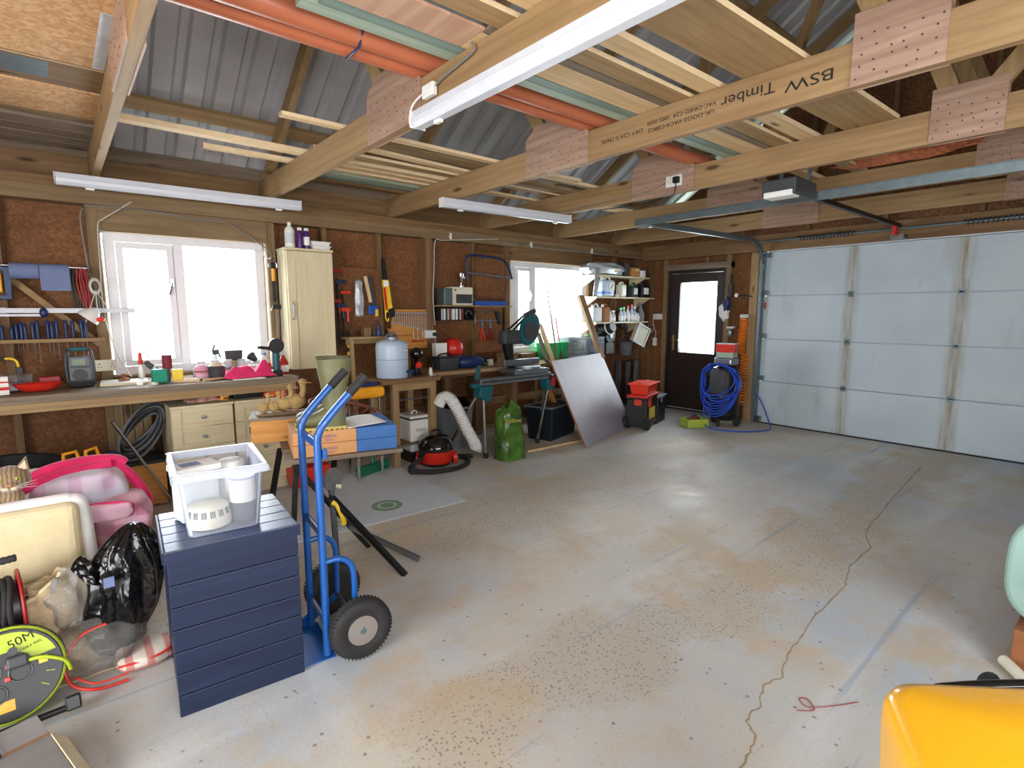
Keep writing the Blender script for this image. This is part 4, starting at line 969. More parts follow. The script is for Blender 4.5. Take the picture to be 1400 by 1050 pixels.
# spanner pegboard
t = hang('spanner_board', 'varnished pine board with rows of holes under the spanners', 'tool rack', 2.90, 1.05, 5.17)
MB().prism([(-0.24, 0.0), (0.235, 0.0), (0.235, 0.42), (-0.20, 0.42), (-0.20, 0.22), (-0.24, 0.22)], 'y', 0.0, 0.03).build('board', 'varnished_pine_x', t, bevel=0.002)
hl = MB()
for i in range(14): hl.box(-0.19+i*0.03, -0.18+i*0.03, -0.002, 0, 0.36, 0.368)
for i in range(8): hl.box(-0.21+i*0.03, -0.197+i*0.03, -0.002, 0, 0.14, 0.15)
hl.build('peg_holes', 'ink', t)
for i in range(16):
    x = 2.70 + i*0.027; L = 0.10 + i*0.0062
    s_ = thing('spanner', 'chrome spanner, %s from the left in the graded row on the pine board' % ORD[i], 'spanner', (x, 5.145, 1.435 - L), 0, 'graded row of chrome spanners')
    MB().beam((0, 0, 0.012), (0, 0, L-0.012), 0.008, 0.004, (0, 1, 0)).build('shank', 'steel', s_)
    MB().cyl((0, -0.004, 0.0), (0, 0.004, 0.0), 0.011, n=10).build('ring', 'steel', s_)
    MB().prism([(-0.011, 0.0), (-0.011, 0.018), (-0.004, 0.018), (-0.004, 0.008), (0.004, 0.008), (0.004, 0.018), (0.011, 0.018), (0.011, 0.0)], 'y', -0.004, 0.004).move(0, 0, L-0.012).build('jaw', 'steel', s_)
for i, (x, L) in enumerate(((2.94, 0.10), (2.99, 0.12), (3.05, 0.10))):
    s_ = thing('hex_driver', ['left red-handled driver hanging under the spanners', 'middle red-handled driver hanging under the spanners', 'right red-handled driver hanging under the spanners'][i], 'driver', (x, 5.14, 1.12), 0, 'red drivers on the pine board')
    MB().cyl((0, 0, 0.02), (0, 0, 0.04+L), 0.003, n=6).build('shaft', 'grey_metal', s_); MB().box(-0.02, 0.02, -0.006, 0.006, 0.0, 0.022).build('handle', 'red_plastic', s_, bevel=0.004)
t = hang('double_socket', 'white double socket on the thick post right of the spanners', 'socket', 3.14, 1.20, 5.115)
MB().box(-0.068, 0.068, 0, 0.04, -0.042, 0.042).build('face_plate', 'white_plastic', t, bevel=0.003); MB().box(0.02, 0.06, -0.03, 0, -0.02, 0.02).build('plug', 'black_plastic', t, bevel=0.005)
MB().tube(smooth_path([(0.04, -0.02, -0.02), (0.05, -0.02, -0.12), (0.02, -0.02, -0.3)]), 0.004).build('lead', 'white_cable', t, smooth=True)

# wall shelf in the middle
t = hang('tool_shelf', 'narrow timber shelf on wooden legs left of the water jug', 'shelf', 2.37, 1.0, 5.0)
MB().box(-0.24, 0.24, -0.06, 0.18, 0.18, 0.205).build('board', 'pine_x', t, bevel=0.002); MB().box(-0.22, 0.20, 0.06, 0.09, 0.13, 0.178).build('rail', 'pine_x', t)
MB().beam((-0.215, -0.04, 0.18), (-0.215, -0.10, -1.0), 0.035, 0.03).build('leg', 'pine_z', t)
single(MB().box(2.30, 2.375, 4.98, 5.05, 1.206, 1.29), 'wood_block', 'old_pine_z', 'small wooden block on the narrow tool shelf', 'block', bevel=0.003)
for i, (x, m_) in enumerate(((2.42, 'dark_grey'), (2.47, 'bright_blue'), (2.52, 'dark_grey'))):
    single(MB().lathe([(0.014, 0), (0.018, 0.02), (0.012, 0.05), (0.004, 0.11)], (x, 5.02, 1.206), 10), 'drill_chuck', m_, ['left grey chuck on the narrow tool shelf', 'blue chuck on the narrow tool shelf', 'right grey chuck on the narrow tool shelf'][i], 'tool', smooth=True)

# steel first aid / safe box on shelf with cds below
single(MB().box(3.215, 3.74, 5.0, 5.29, 1.503, 1.518), 'small_shelf', 'pine_x', 'small shelf carrying the grey metal cash box', 'shelf', bevel=0.002)
t = hang('metal_box', 'grey metal cash box with a dark front panel on the wall shelf', 'box', 3.52, 1.519, 5.10)
MB().box(-0.14, 0.14, -0.06, 0.09, 0, 0.20).build('case', 'cream_plastic', t, bevel=0.005); MB().box(-0.09, 0.125, -0.066, -0.06, 0.02, 0.12).build('door_panel', 'dark_grey', t); MB().cyl((-0.10, -0.066, 0.165), (-0.10, -0.06, 0.165), 0.01, n=12).build('lock', 'black_metal', t)
single(MB().box(3.26, 3.37, 5.02, 5.18, 1.519, 1.70), 'tin', 'galvanised', 'plain grey tin left of the metal cash box', 'tin', bevel=0.004)
t = hang('trophy', 'small silver cup standing on the metal cash box', 'trophy', 3.54, 1.72, 5.10)
MB().lathe([(0.03, 0), (0.03, 0.02), (0.010, 0.03), (0.008, 0.06), (0.025, 0.08), (0.032, 0.13), (0.034, 0.15)], n=16).build('cup', 'chrome', t, smooth=True); MB().tube(arc((0.035, 0, 0.11), 0.018, -PI/2, PI/2, 6), 0.004).build('handle', 'chrome', t)
t = hang('disc_rack', 'black wall rack holding a row of disc cases', 'rack', 3.45, 1.35, 5.10)
MB().box(-0.22, 0.235, 0.05, 0.09, 0, 0.145).box(-0.22, 0.235, -0.05, 0.05, 0, 0.006).box(-0.22, -0.214, -0.05, 0.05, 0.006, 0.145).box(0.229, 0.235, -0.05, 0.05, 0.006, 0.145).build('rack_case', 'black_plastic', t)
cols = ['white_plastic', 'dark_grey', 'paper_blue', 'white_plastic', 'red_dark', 'grey_plastic', 'cream_plastic', 'white_plastic', 'dark_grey', 'maroon', 'white_plastic', 'grey_plastic']
for i in range(22):
    if i in (9, 10): continue
    single(MB().box(3.245+i*0.0135, 3.256+i*0.0135, 5.055, 5.145, 1.357, 1.357+0.12), 'disc_case', cols[(i*5) % 12], 'slim disc case, %s from the left in the black wall rack' % ORD[i], 'disc case', 'disc cases in the black wall rack')
t = hang('headphones', 'pair of black headphones in the right of the disc rack', 'headphones', 3.62, 1.358, 5.07)
MB().tube(arc((0, 0, 0.05), 0.045, 0, PI, 10), 0.006).build('band', 'grey_metal', t, smooth=True)
for x in (-0.045, 0.045): MB().cyl((x-0.012, 0, 0.03), (x+0.012, 0, 0.03), 0.028, n=14).build('ear_cup', 'black_plastic', t, smooth=True)

# bow saw and board right of it
single(MB().box(3.80, 4.25, 5.185, 5.2, 1.60, 2.14), 'tool_board', 'osb_wall', 'upper chipboard backing board behind the blue bow saw', 'board')
single(MB().box(3.78, 4.20, 5.175, 5.19, 0.96, 1.50), 'tool_board', 'osb_wall', 'lower chipboard backing board behind the snips', 'board')
t = hang('bow_saw', 'large bow saw with a blue frame hanging left of the second window', 'saw', 3.98, 1.70, 5.12)
MB().tube(smooth_path([(-0.33, 0, 0.10), (-0.34, 0, 0.22), (-0.33, 0, 0.37), (-0.1, 0, 0.385), (0.14, 0, 0.37), (0.26, 0, 0.30), (0.33, 0, 0.14)]), 0.013).build('bow', 'deep_blue', t, smooth=True)
MB().beam((-0.33, 0, 0.19), (0.32, 0, 0.15), 0.003, 0.02).build('blade', 'grey_metal', t)
t = hang('old_bow_saw', 'rusty thin-framed bow saw hanging behind the blue one', 'saw', 3.98, 1.58, 5.15)
MB().tube(smooth_path([(-0.30, 0, 0.36), (-0.30, 0, 0.18), (-0.22, 0, 0.06), (-0.05, 0, 0.03), (0.12, 0, 0.03), (0.25, 0, 0.10), (0.28, 0, 0.25)]), 0.007).build('bow', 'rust', t, smooth=True)
MB().beam((-0.30, 0, 0.30), (0.28, 0, 0.24), 0.003, 0.014).build('blade', 'rust', t)
single(MB().box(3.70, 4.30, 5.10, 5.29, 1.50, 1.515), 'small_shelf', 'pine_x', 'thin shelf under the blue sharpening block', 'shelf', bevel=0.002)
single(MB().box(3.74, 4.22, 5.11, 5.16, 1.516, 1.57), 'level', 'bright_blue', 'long blue level lying on the thin wall shelf', 'level', bevel=0.004)
t = hang('coping_saw', 'black-handled hacksaw hanging under the thin shelf', 'saw', 3.94, 1.32, 5.13)
MB().tube([(-0.19, 0, 0.0), (-0.185, 0, 0.11), (-0.16, 0, 0.125), (0.13, 0, 0.125)], 0.007).build('bow', 'grey_metal', t, smooth=True); MB().beam((-0.19, 0, 0.02), (0.15, 0, 0.02), 0.002, 0.012).build('blade', 'grey_metal', t)
MB().prism([(0.10, 0.14), (0.17, 0.12), (0.21, -0.02), (0.17, -0.03), (0.13, 0.06)], 'y', -0.014, 0.014).build('handle', 'black_plastic', t, bevel=0.004)
for x, mm, l in ((3.87, 'orange_red', 'tin snips with orange-red grips hanging on the lower board'), (3.99, 'red_dark', 'tin snips with pinkish grips hanging right of the orange pair')):
    s_ = hang('tin_snips', l, 'snips', x, 1.10, 5.15, 'tin snips on the wall board')
    MB().prism([(-0.015, 0.15), (0.02, 0.15), (0.012, 0.26), (-0.01, 0.26)], 'y', -0.008, 0.008).build('blades', 'grey_metal', s_)
    for k in (-1, 1): MB().beam((0.0, 0, 0.16), (0.03*k+0.015, 0, 0.0), 0.018, 0.014, (0, 1, 0)).build('grip', mm, s_, bevel=0.004)
# ================================================================ BENCH UNDER THE LEFT WINDOW
BT = 0.93
wb = thing('workbench', 'long timber workbench under the left window', 'workbench', (0, 4.8, 0))
for i, (a, b) in enumerate(((-0.365, -0.13), (-0.127, 0.11), (0.113, 0.33))):
    MB().box(-2.0, 1.47, a, b, BT-0.048, BT).build('top_board', 'old_pine_x' if i else 'grey_wood_x', wb, bevel=0.003)
MB().box(-2.0, 1.45, -0.345, -0.30, BT-0.108, BT-0.049).build('front_rail', 'pine_x', wb, bevel=0.002)
for x in (-1.2, -0.5, 1.43):
    MB().box(x-0.03, x+0.03, -0.30, -0.23, 0, BT-0.049).build('leg', 'old_pine_z', wb)
for x in (0.31, 0.37, 0.43, 0.49):
    MB().box(x-0.027, x+0.027, 0.27, 0.33, 0, BT-0.049).build('leg', 'treated_z', wb)
def on_bench(name, label, cat, x, y, group=None, rz=0): return thing(name, label, cat, (x, y, BT+0.001), rz, group)
# site radio
t = on_bench('site_radio', 'rugged grey and teal site radio on the bench', 'radio', 0.10, 4.74)
MB().box(-0.065, 0.065, -0.03, 0.06, 0.02, 0.215).build('body', 'grey_plastic', t, bevel=0.012)
MB().taper(-0.075, 0.075, -0.045, 0.07, 0.0, 0.05, 0.008).build('base_bumper', 'black_plastic', t, bevel=0.01)
for s_ in (-1, 1):
    MB().tube(smooth_path([(s_*0.07, -0.03, 0.04), (s_*0.074, -0.035, 0.14), (s_*0.066, -0.03, 0.24), (s_*0.05, 0.0, 0.262)]), 0.010).build('side_bar', 'dark_grey', t, smooth=True)
MB().cyl((-0.05, 0.0, 0.262), (0.05, 0.0, 0.262), 0.014, n=14).build('handle', 'teal_tool', t, smooth=True)
MB().box(-0.038, 0.032, -0.034, -0.030, 0.155, 0.195).build('screen', 'lcd', t)
MB().cyl((-0.004, -0.038, 0.085), (-0.004, -0.029, 0.085), 0.042, n=24).build('speaker_grille', 'black_plastic', t)
MB().box(-0.055, 0.05, -0.033, -0.030, 0.135, 0.148).build('buttons', 'dark_grey', t)
# clear box of fixings, red bowl, white and red box, red dish
t = on_bench('parts_box', 'clear lidded box of fixings behind the red bowl', 'box', -0.22, 4.82)
MB().taper(-0.09, 0.07, -0.06, 0.06, 0, 0.10, 0.01).build('tub', 'clear_tub', t, bevel=0.004); MB().box(-0.07, 0.05, -0.05, 0.05, 0.004, 0.05).build('fixings', 'grey_metal', t)
t = on_bench('bowl', 'shallow red plastic bowl on the bench, left of the radio', 'bowl', -0.125, 4.66)
MB().lathe([(0.05, 0), (0.09, 0.012), (0.125, 0.05), (0.129, 0.055), (0.120, 0.052), (0.085, 0.018), (0.0, 0.008)], n=32, sy=0.6).build('dish', 'red_plastic', t, smooth=True)
single(MB().box(-0.12, -0.01, 4.80, 4.90, BT+0.001, BT+0.08), 'toolbox', 'red_dark', 'dark red case behind the red bowl', 'case', bevel=0.006)
t = thing('torch_case', 'grey and red case top behind the bowl', 'case', (0.0, 4.83, BT+0.001)) if False else None
t = on_bench('carton', 'white and red carton at the far left edge of the bench', 'box', -0.34, 4.62, rz=0.25)
MB().box(-0.09, 0.07, -0.05, 0.05, 0, 0.115).build('carton_body', 'paper_white', t, bevel=0.002); MB().box(-0.0905, 0.0705, -0.0505, 0.0505, 0.03, 0.05).box(-0.0905, 0.0705, -0.0505, 0.0505, 0.075, 0.085).build('red_band', 'red_plastic', t)
# white board with sander pad, coloured blocks
t = on_bench('offcut_board', 'white-topped board offcut lying on the bench by the window', 'board', 0.355, 4.78, rz=-0.08)
MB().box(-0.15, 0.13, -0.13, 0.11, 0, 0.018).build('panel', 'cream_wood_x', t, bevel=0.001); MB().box(-0.1495, 0.1295, -0.1295, 0.1095, 0.018, 0.0195).build('face', 'white_plastic', t)
t = thing('pull_knob', 'brown turned wooden knob on the white board offcut', 'knob', (0.345, 4.80, BT+0.0215))
MB().lathe([(0.035, 0), (0.035, 0.012), (0.014, 0.02), (0.012, 0.035), (0.022, 0.045), (0.0, 0.052)], n=18).build('knob_body', 'brown_card', t, smooth=True)
single(MB().box(-0.045, 0.045, -0.03, 0.03, 0, 0.10).rot('Z', 0.1).move(0.545, 4.66, BT+0.001), 'sanding_block', 'green_block', 'green foam block on the bench below the window', 'block', bevel=0.004)
single(MB().box(-0.036, 0.036, -0.03, 0.03, 0, 0.09).rot('Z', -0.1).move(0.665, 4.69, BT+0.001), 'sanding_block', 'yellow', 'yellow foam block on the bench right of the green one', 'block', bevel=0.006)
single(MB().cyl((0, 0, 0), (0, 0, 0.10), 0.032, n=20).move(0.607, 4.71, BT+0.095+0.003), 'sanding_roll', 'maroon', 'maroon abrasive roll perched on the green and yellow blocks', 'roll', smooth=True)
single(MB().cyl((0, 0, 0), (0, 0, 0.094), 0.022, n=16).move(0.607, 4.735, BT+0.001), 'cork', 'grey_plastic', 'grey tin under the maroon abrasive roll', 'tin', smooth=True)
t = on_bench('caulking_gun', 'red caulking gun standing against the window', 'caulking gun', 0.465, 4.93)
MB().lathe([(0.022, 0), (0.022, 0.10), (0.008, 0.125), (0.004, 0.15)], n=14).build('cartridge', 'white_plastic', t, smooth=True)
MB().lathe([(0.012, 0.12), (0.016, 0.14), (0.010, 0.2), (0.004, 0.21)], n=12).build('nozzle', 'red_plastic', t, smooth=True)
MB().tube(smooth_path([(0.005, 0, 0.19), (0.02, 0, 0.215), (0.045, 0, 0.2), (0.05, 0, 0.17)]), 0.004).build('hook', 'white_plastic', t, smooth=True)
t = on_bench('sander', 'black and silver tool lying tilted by the window', 'power tool', 0.56, 4.93)
MB().beam((-0.07, 0, 0.14), (0.05, 0, 0.02), 0.05, 0.045).build('body', 'dark_grey', t, bevel=0.012); MB().beam((-0.02, -0.04, 0.1), (0.03, -0.06, 0.005), 0.02, 0.02).build('handle', 'grey_metal', t, bevel=0.006)
# small clutter: pens, glasses, tins
spots = [('white_plastic', 0.42, 4.58, 'white cap lying near the front of the bench'), ('cream_plastic', 0.50, 4.55, 'cream cap lying in front of the green block'), ('chrome', 0.70, 4.55, 'steel disc lying in front of the yellow block'), ('white_plastic', 0.78, 4.62, 'white lid lying right of the yellow block')]
for m_, x, y, l in spots: single(MB().cyl((0, 0, 0), (0, 0, 0.018), 0.025, n=16).move(x, y, BT+0.001), 'lid', m_, l, 'lid', 'small lids scattered on the bench', smooth=True)
single(MB().cyl((0.62, 4.56, BT+0.012), (0.78, 4.50, BT+0.012), 0.010, n=10), 'paintbrush', 'pale_pine_x', 'pale wooden paintbrush lying at the bench front', 'handle', smooth=True)
single(MB().cyl((0.80, 4.50, BT+0.014), (0.95, 4.57, BT+0.014), 0.012, 0.006, n=10), 'paintbrush', 'pale_pine_x', 'pale wooden paintbrush pointing at the dark tin', 'handle', smooth=True)
t = on_bench('straw_basket', 'brown and white patterned round tin on the bench', 'tin', 0.835, 4.72)
MB().lathe([(0.04, 0), (0.055, 0.03), (0.055, 0.085), (0.03, 0.11), (0.0, 0.115)], n=20).build('tin_body', 'rose_plaid', t, smooth=True); MB().tube(arc((0, 0, 0.06), 0.057, 0, 2*PI, 20, 'xy'), 0.006).build('band', 'brown_card', t, smooth=True)
t = on_bench('glue_pot', 'dark metal tin beside the pink cloth', 'tin', 0.925, 4.66)
MB().lathe([(0.055, 0), (0.057, 0.01), (0.057, 0.095), (0.06, 0.10), (0.0, 0.10)], n=24).build('tin_body', 'dark_grey', t, smooth=True); MB().lathe([(0.05, 0.1), (0.03, 0.125), (0.006, 0.135)], n=16).build('cone_lid', 'cream_fabric', t, smooth=True)
# window sill tidy: blue organiser drawers
for i in range(5):
    t = thing('organiser_drawer', ['leftmost pale blue organiser drawer below the window', 'second pale blue organiser drawer below the window', 'middle pale blue organiser drawer below the window', 'fourth pale blue organiser drawer below the window', 'rightmost pale blue organiser drawer below the window'][i], 'drawer', (0.86+0.085*i, 4.98, BT+0.001), 0, 'pale blue organiser drawers')
    MB().box(-0.038, 0.038, -0.05, 0.05, 0, 0.055).build('box', 'jug_blue', t, bevel=0.003); MB().box(-0.036, 0.036, -0.054, -0.05, 0.004, 0.05).build('front', 'grey_plastic' if i % 2 else 'jug_clear', t); MB().box(-0.01, 0.01, -0.064, -0.054, 0.02, 0.03).build('knob', 'white_plastic', t)
for i in range(4):
    t = thing('jar', ['leftmost lidded jar on the organiser drawers', 'second lidded jar on the organiser drawers', 'third lidded jar on the organiser drawers', 'rightmost lidded jar on the organiser drawers'][i], 'jar', (0.875+0.10*i, 4.97, BT+0.058), 0, 'lidded jars on the organiser drawers')
    MB().lathe([(0.03, 0), (0.032, 0.005), (0.032, 0.045), (0.028, 0.05)], n=16).build('glass', 'jug_clear', t, smooth=True); MB().cyl((0, 0, 0.05), (0, 0, 0.062), 0.031, n=16).build('lid', 'grey_metal' if i % 2 else 'white_plastic', t, smooth=True)
t = thing('spray_bottle', 'dark trigger sprayer head against the bright window', 'bottle', (1.0, 5.06, BT+0.001))
MB().lathe([(0.03, 0), (0.032, 0.02), (0.032, 0.10), (0.012, 0.145), (0.012, 0.16)], n=16).build('bottle_body', 'jug_clear', t, smooth=True); MB().box(-0.022, 0.03, -0.012, 0.012, 0.16, 0.20).beam((0.02, 0, 0.19), (0.04, 0, 0.13), 0.012, 0.012).beam((-0.02, 0, 0.19), (0.0, 0, 0.24), 0.02, 0.012).build('trigger_head', 'dark_grey', t, bevel=0.003)
t = thing('plant_tray', 'dark rectangular box against the right window pane', 'box', (1.135, 5.05, 1.002))
MB().taper(-0.07, 0.07, -0.03, 0.03, 0.035, 0.12, 0.006).build('box', 'dark_grey', t, bevel=0.004); MB().box(-0.06, 0.06, -0.03, 0.03, -0.065, 0.033).build('stand', 'pale_pine_x', t)
t = thing('pot', 'small tilted grey pot leaning on the window sill', 'pot', (1.28, 5.0, 1.0))
MB().lathe([(0.022, -0.03), (0.038, 0.03), (0.041, 0.03), (0.036, 0.026), (0.018, -0.02)], n=20).rot('Y', -0.9).rot('Z', 0.5).move(0, 0, 0.05).build('pot_body', 'dark_grey', t, smooth=True)
MB().cyl((0, 0, -0.068), (0, 0, 0.02), 0.02, n=12).build('stand', 'jug_clear', t, smooth=True)
bottle('white bottle with a blue collar near the bench end', (1.37, 5.0, BT+0.001), 0.032, 0.16, 'white_plastic', 'paper_blue')
# pink cloth
def cloth(x0, x1, y0, y1, h, seed, z0):
    from mathutils import noise as mn
    def fn(u, v):
        x = x0 + (x1-x0)*u + 0.03*mn.noise(Vector((u*3, v*3, seed))); y = y0 + (y1-y0)*v + 0.03*mn.noise(Vector((u*3+9, v*3, seed)))
        e = min(1, 5*u, 5*(1-u), 5*v, 5*(1-v))
        return (x, y, z0 + e*h*(0.35 + 0.65*abs(mn.noise(Vector((u*3.2, v*2.6, seed+4))))*2.0) + 0.006 + 0.01*abs(mn.noise(Vector((u*9, v*9, seed)))))
    return MB().grid(fn, 30, 18)
single(cloth(0.96, 1.32, 4.50, 4.80, 0.085, 2, BT+0.002), 'cloth', 'pink_cloth', 'crumpled bright pink cloth on the right of the bench', 'cloth', smooth=True, solid=0.006)
single(MB().box(0.99, 1.22, 4.445, 4.50, BT+0.001, BT+0.006), 'sandpaper', 'paper_white', 'white paper edge in front of the pink cloth', 'paper')
t = on_bench('filler_tube', 'white tube with a red cap lying behind the pink cloth', 'tube', 1.22, 4.86)
MB().cyl((-0.10, 0, 0.04), (0.09, -0.03, 0.045), 0.03, 0.034, n=18).build('tube_body', 'cream_plastic', t, smooth=True); MB().cyl((0.091, -0.03, 0.045), (0.15, -0.04, 0.045), 0.045, n=20).build('cap', 'red_plastic', t, smooth=True)
t = on_bench('angle_grinder', 'teal angle grinder standing on its end at the bench corner', 'angle grinder', 1.345, 4.58)
MB().cyl((0, 0, 0.045), (0, 0, 0.20), 0.026, 0.03, n=18).build('body', 'teal_tool', t, smooth=True); MB().box(-0.038, 0.038, -0.032, 0.032, 0, 0.045).build('battery', 'black_plastic', t, bevel=0.006)
MB().box(-0.028, 0.028, -0.03, 0.03, 0.20, 0.25).build('gear_head', 'grey_metal', t, bevel=0.01)
MB().cyl((0.0, -0.035, 0.245), (0, -0.028, 0.245), 0.055, n=28).build('disc', 'dark_grey', t, smooth=True); MB().lathe([(0.058, -0.012), (0.062, 0.0), (0.062, 0.014), (0.05, 0.016)], (0, -0.03, 0.245), n=24, axis='y').build('guard', 'black_plastic', t, smooth=True)
MB().cyl((-0.03, 0, 0.22), (-0.135, 0, 0.235), 0.013, n=12).build('side_handle', 'black_rubber', t, smooth=True)
t = on_bench('red_sprayer', 'red trigger spray bottle behind the angle grinder', 'bottle', 1.43, 4.68)
MB().lathe([(0.038, 0), (0.042, 0.01), (0.04, 0.09), (0.014, 0.145), (0.014, 0.155)], n=18).build('bottle_body', 'red_plastic', t, smooth=True); MB().box(-0.03, 0.016, -0.011, 0.011, 0.155, 0.20).beam((-0.025, 0, 0.17), (-0.035, 0, 0.13), 0.01, 0.01).build('trigger_head', 'white_plastic', t, bevel=0.004)
MB().box(-0.028, 0.028, -0.046, -0.036, 0.02, 0.075).build('printed_label', 'paper_white', t)

# drawer units under the bench
def drawer_unit(x0, w, label):
    t = thing('drawer_unit', label, 'drawer unit', (x0 + w/2, 4.78, 0), 0, 'cream drawer units under the workbench'); h = w/2
    MB().box(-h, h, -0.262, 0.27, 0.10, 0.745).build('carcass', 'cream_wood_z', t, bevel=0.002)
    MB().box(-h-0.004, h+0.004, -0.29, 0.27, 0.746, 0.765).build('top', 'cream_wood_x', t, bevel=0.002)
    MB().box(-h, h, -0.22, 0.27, 0, 0.099).build('plinth', 'cream_wood_x', t)
    for k in range(4):
        z0 = 0.165 + k*0.1452
        d = MB().box(-h+0.003, h-0.003, -0.272, -0.263, z0, z0+0.141).build('drawer', 'cream_wood_x', t, bevel=0.0015)
        f = MB(); a, b = -0.280, -0.2725; e = 0.065
        f.box(-h+0.003, -h+e, a, b, z0, z0+0.141).box(h-e, h-0.003, a, b, z0, z0+0.141).box(-h+e, h-e, a, b, z0+0.113, z0+0.141).box(-h+e, h-e, a, b, z0, z0+0.028)
        f.build('frame', 'cream_wood_x', d, bevel=0.0015)
        MB().lathe([(0.006, 0.0), (0.007, -0.014), (0.015, -0.02), (0.013, -0.028), (0.0, -0.03)], (0, -0.2725, z0+0.07), 14, axis='y').build('knob', 'grey_metal', d, smooth=True)
    return t
drawer_unit(0.575, 0.41, 'cream shaker drawer unit under the bench, left one')
drawer_unit(1.0, 0.40, 'cream shaker drawer unit under the bench, behind the duck ornament')
single(cloth(0.70, 0.93, 4.58, 4.78, 0.03, 7, 0.767), 'striped_cloth', 'red_plaid', 'striped folded cloth on the left drawer unit', 'cloth', smooth=True, solid=0.008)
t = thing('tape_measure', 'yellow and black tape measure on the left drawer unit', 'tape measure', (0.95, 4.60, 0.767))
MB().box(-0.03, 0.03, -0.018, 0.018, 0, 0.042).build('case', 'yellow_chair', t, bevel=0.008); MB().box(-0.012, 0.035, -0.02, 0.02, 0.008, 0.022).build('grip', 'black_plastic', t, bevel=0.004)
single(MB().box(1.02, 1.23, 4.60, 4.75, 0.767, 0.81), 'tool_case', 'black_plastic', 'flat black case on the right drawer unit', 'case', bevel=0.006)
t = thing('orange_case', 'orange plastic case under the bench top, on the drawers', 'case', (1.32, 4.62, 0.767))
MB().box(-0.06, 0.085, -0.06, 0.06, 0, 0.055).build('case_body', 'orange', t, bevel=0.008); MB().box(-0.085, -0.062, -0.04, 0.04, 0, 0.05).build('latch', 'red_plastic', t, bevel=0.003)
# wooden crate with coils of hose, wand, tub
t = thing('timber_chest', 'low knotty pine chest on the floor under the bench', 'chest', (0.30, 4.86, 0))
MB().box(-0.24, 0.24, -0.18, 0.18, 0.02, 0.33).build('front_board', 'varnished_pine_x', t, bevel=0.003); MB().box(-0.25, 0.25, -0.19, 0.19, 0.331, 0.352).build('lid', 'black_plastic', t, bevel=0.003)
for x in (-0.2, 0.2): MB().box(x-0.02, x+0.02, -0.17, 0.17, 0, 0.02).build('foot', 'old_pine_x', t)
t = thing('hose_coil', 'large loose coil of grey hose on the pine chest', 'hose', (0.42, 4.80, 0.353))
for k in range(9):
    r1, r2 = 0.17 - 0.006*k, 0.20 - 0.012*k
    MB().tube([(r1*math.cos(a)*0.85 + 0.05*math.sin(a), -0.05 + 0.012*k + 0.03*math.cos(a+k), 0.215 + r2*math.sin(a) + 0.05*math.cos(a)) for a in [2*PI*i/28 for i in range(28)]], 0.010, closed=True, n=7).build('loop', 'black_rubber' if k % 2 else 'grey_plastic', t, smooth=True)
t = thing('blue_reel', 'blue and white disc tucked beside the grey hose coil', 'reel', (0.22, 4.70, 0.353))
MB().lathe([(0.05, -0.012), (0.055, 0.0), (0.05, 0.012)], (0, 0, 0.056), 20, axis='y').build('disc', 'deep_blue', t, smooth=True); MB().box(-0.02, 0.02, -0.016, -0.013, 0.04, 0.07).build('sticker', 'white_plastic', t)
single(MB().cyl((0.235, 4.52, 0.70), (0.575, 4.60, 0.005), 0.010, n=12), 'metal_wand', 'chrome', 'thin silver tube leaning in front of the pine chest', 'tube', smooth=True)
t = thing('rubber_tub', 'black rubber tub of rags at the left edge under the bench', 'tub', (-0.36, 4.42, 0))
MB().lathe([(0.20, 0), (0.22, 0.02), (0.30, 0.50), (0.315, 0.51), (0.315, 0.525), (0.29, 0.52), (0.20, 0.05), (0, 0.04)], n=32).build('tub_body', 'black_rubber', t, smooth=True)
MB().blob((0, 0, 0.40), (0.24, 0.24, 0.10), 20, 12, 0.25, 4).build('rags', 'dark_grey', t, smooth=True); MB().blob((0.03, -0.14, 0.46), (0.06, 0.05, 0.05), 12, 8, 0.2, 6).build('pale_rag', 'cream_fabric', t, smooth=True)
for i, (x, y, rz) in enumerate(((-0.005, 4.30, 0.0), (0.10, 4.33, 0.5))):
    t = thing('trigger_clamp', ['left yellow trigger clamp end above the sofa', 'right yellow trigger clamp end above the sofa'][i], 'clamp', (x, y, 0.0), rz, 'yellow clamps above the sofa')
    MB().tube([(-0.035, 0, 0.50), (-0.03, 0, 0.565), (0.03, 0, 0.575), (0.045, 0, 0.52), (0.01, 0, 0.50)], 0.012, closed=True).build('jaw', 'yellow_chair', t, smooth=True)
    MB().box(-0.012, 0.012, -0.008, 0.008, 0.0, 0.50).build('bar', 'black_metal', t)

# ================================================================ TABLE WITH WATER JUG
t = thing('side_table', 'square timber table carrying the water container', 'table', (2.49, 4.68, 0))
for i in range(4): MB().box(-0.31, 0.31, -0.28+i*0.14, -0.143+i*0.14, 0.79, 0.832).build('top_board', 'old_pine_x', t, bevel=0.003)
for x in (-0.155, 0.245):
    for y in (-0.22, 0.22): MB().box(x-0.032, x+0.032, y-0.03, y+0.03, 0, 0.789).build('leg', 'pine_z', t, bevel=0.002)
for y in (-0.235, 0.235): MB().box(-0.122, 0.212, y-0.012, y+0.012, 0.72, 0.788).build('apron', 'pine_x', t)
for z in (0.63, 0.19):
    MB().cyl((-0.14, -0.23, z), (0.23, -0.23, z), 0.006, n=8).cyl((-0.14, 0.23, z), (0.23, 0.23, z), 0.006, n=8).build('cross_bar', 'grey_metal', t)
MB().box(-0.12, 0.21, -0.22, 0.22, 0.186, 0.20).build('shelf_board', 'old_pine_x', t)
t = thing('bread_bin', 'white enamel bread bin with black edging on the table shelf', 'bread bin', (2.64, 4.60, 0.201))
MB().box(-0.13, 0.10, -0.11, 0.16, 0, 0.21).build('bin_body', 'enamel', t, bevel=0.008)
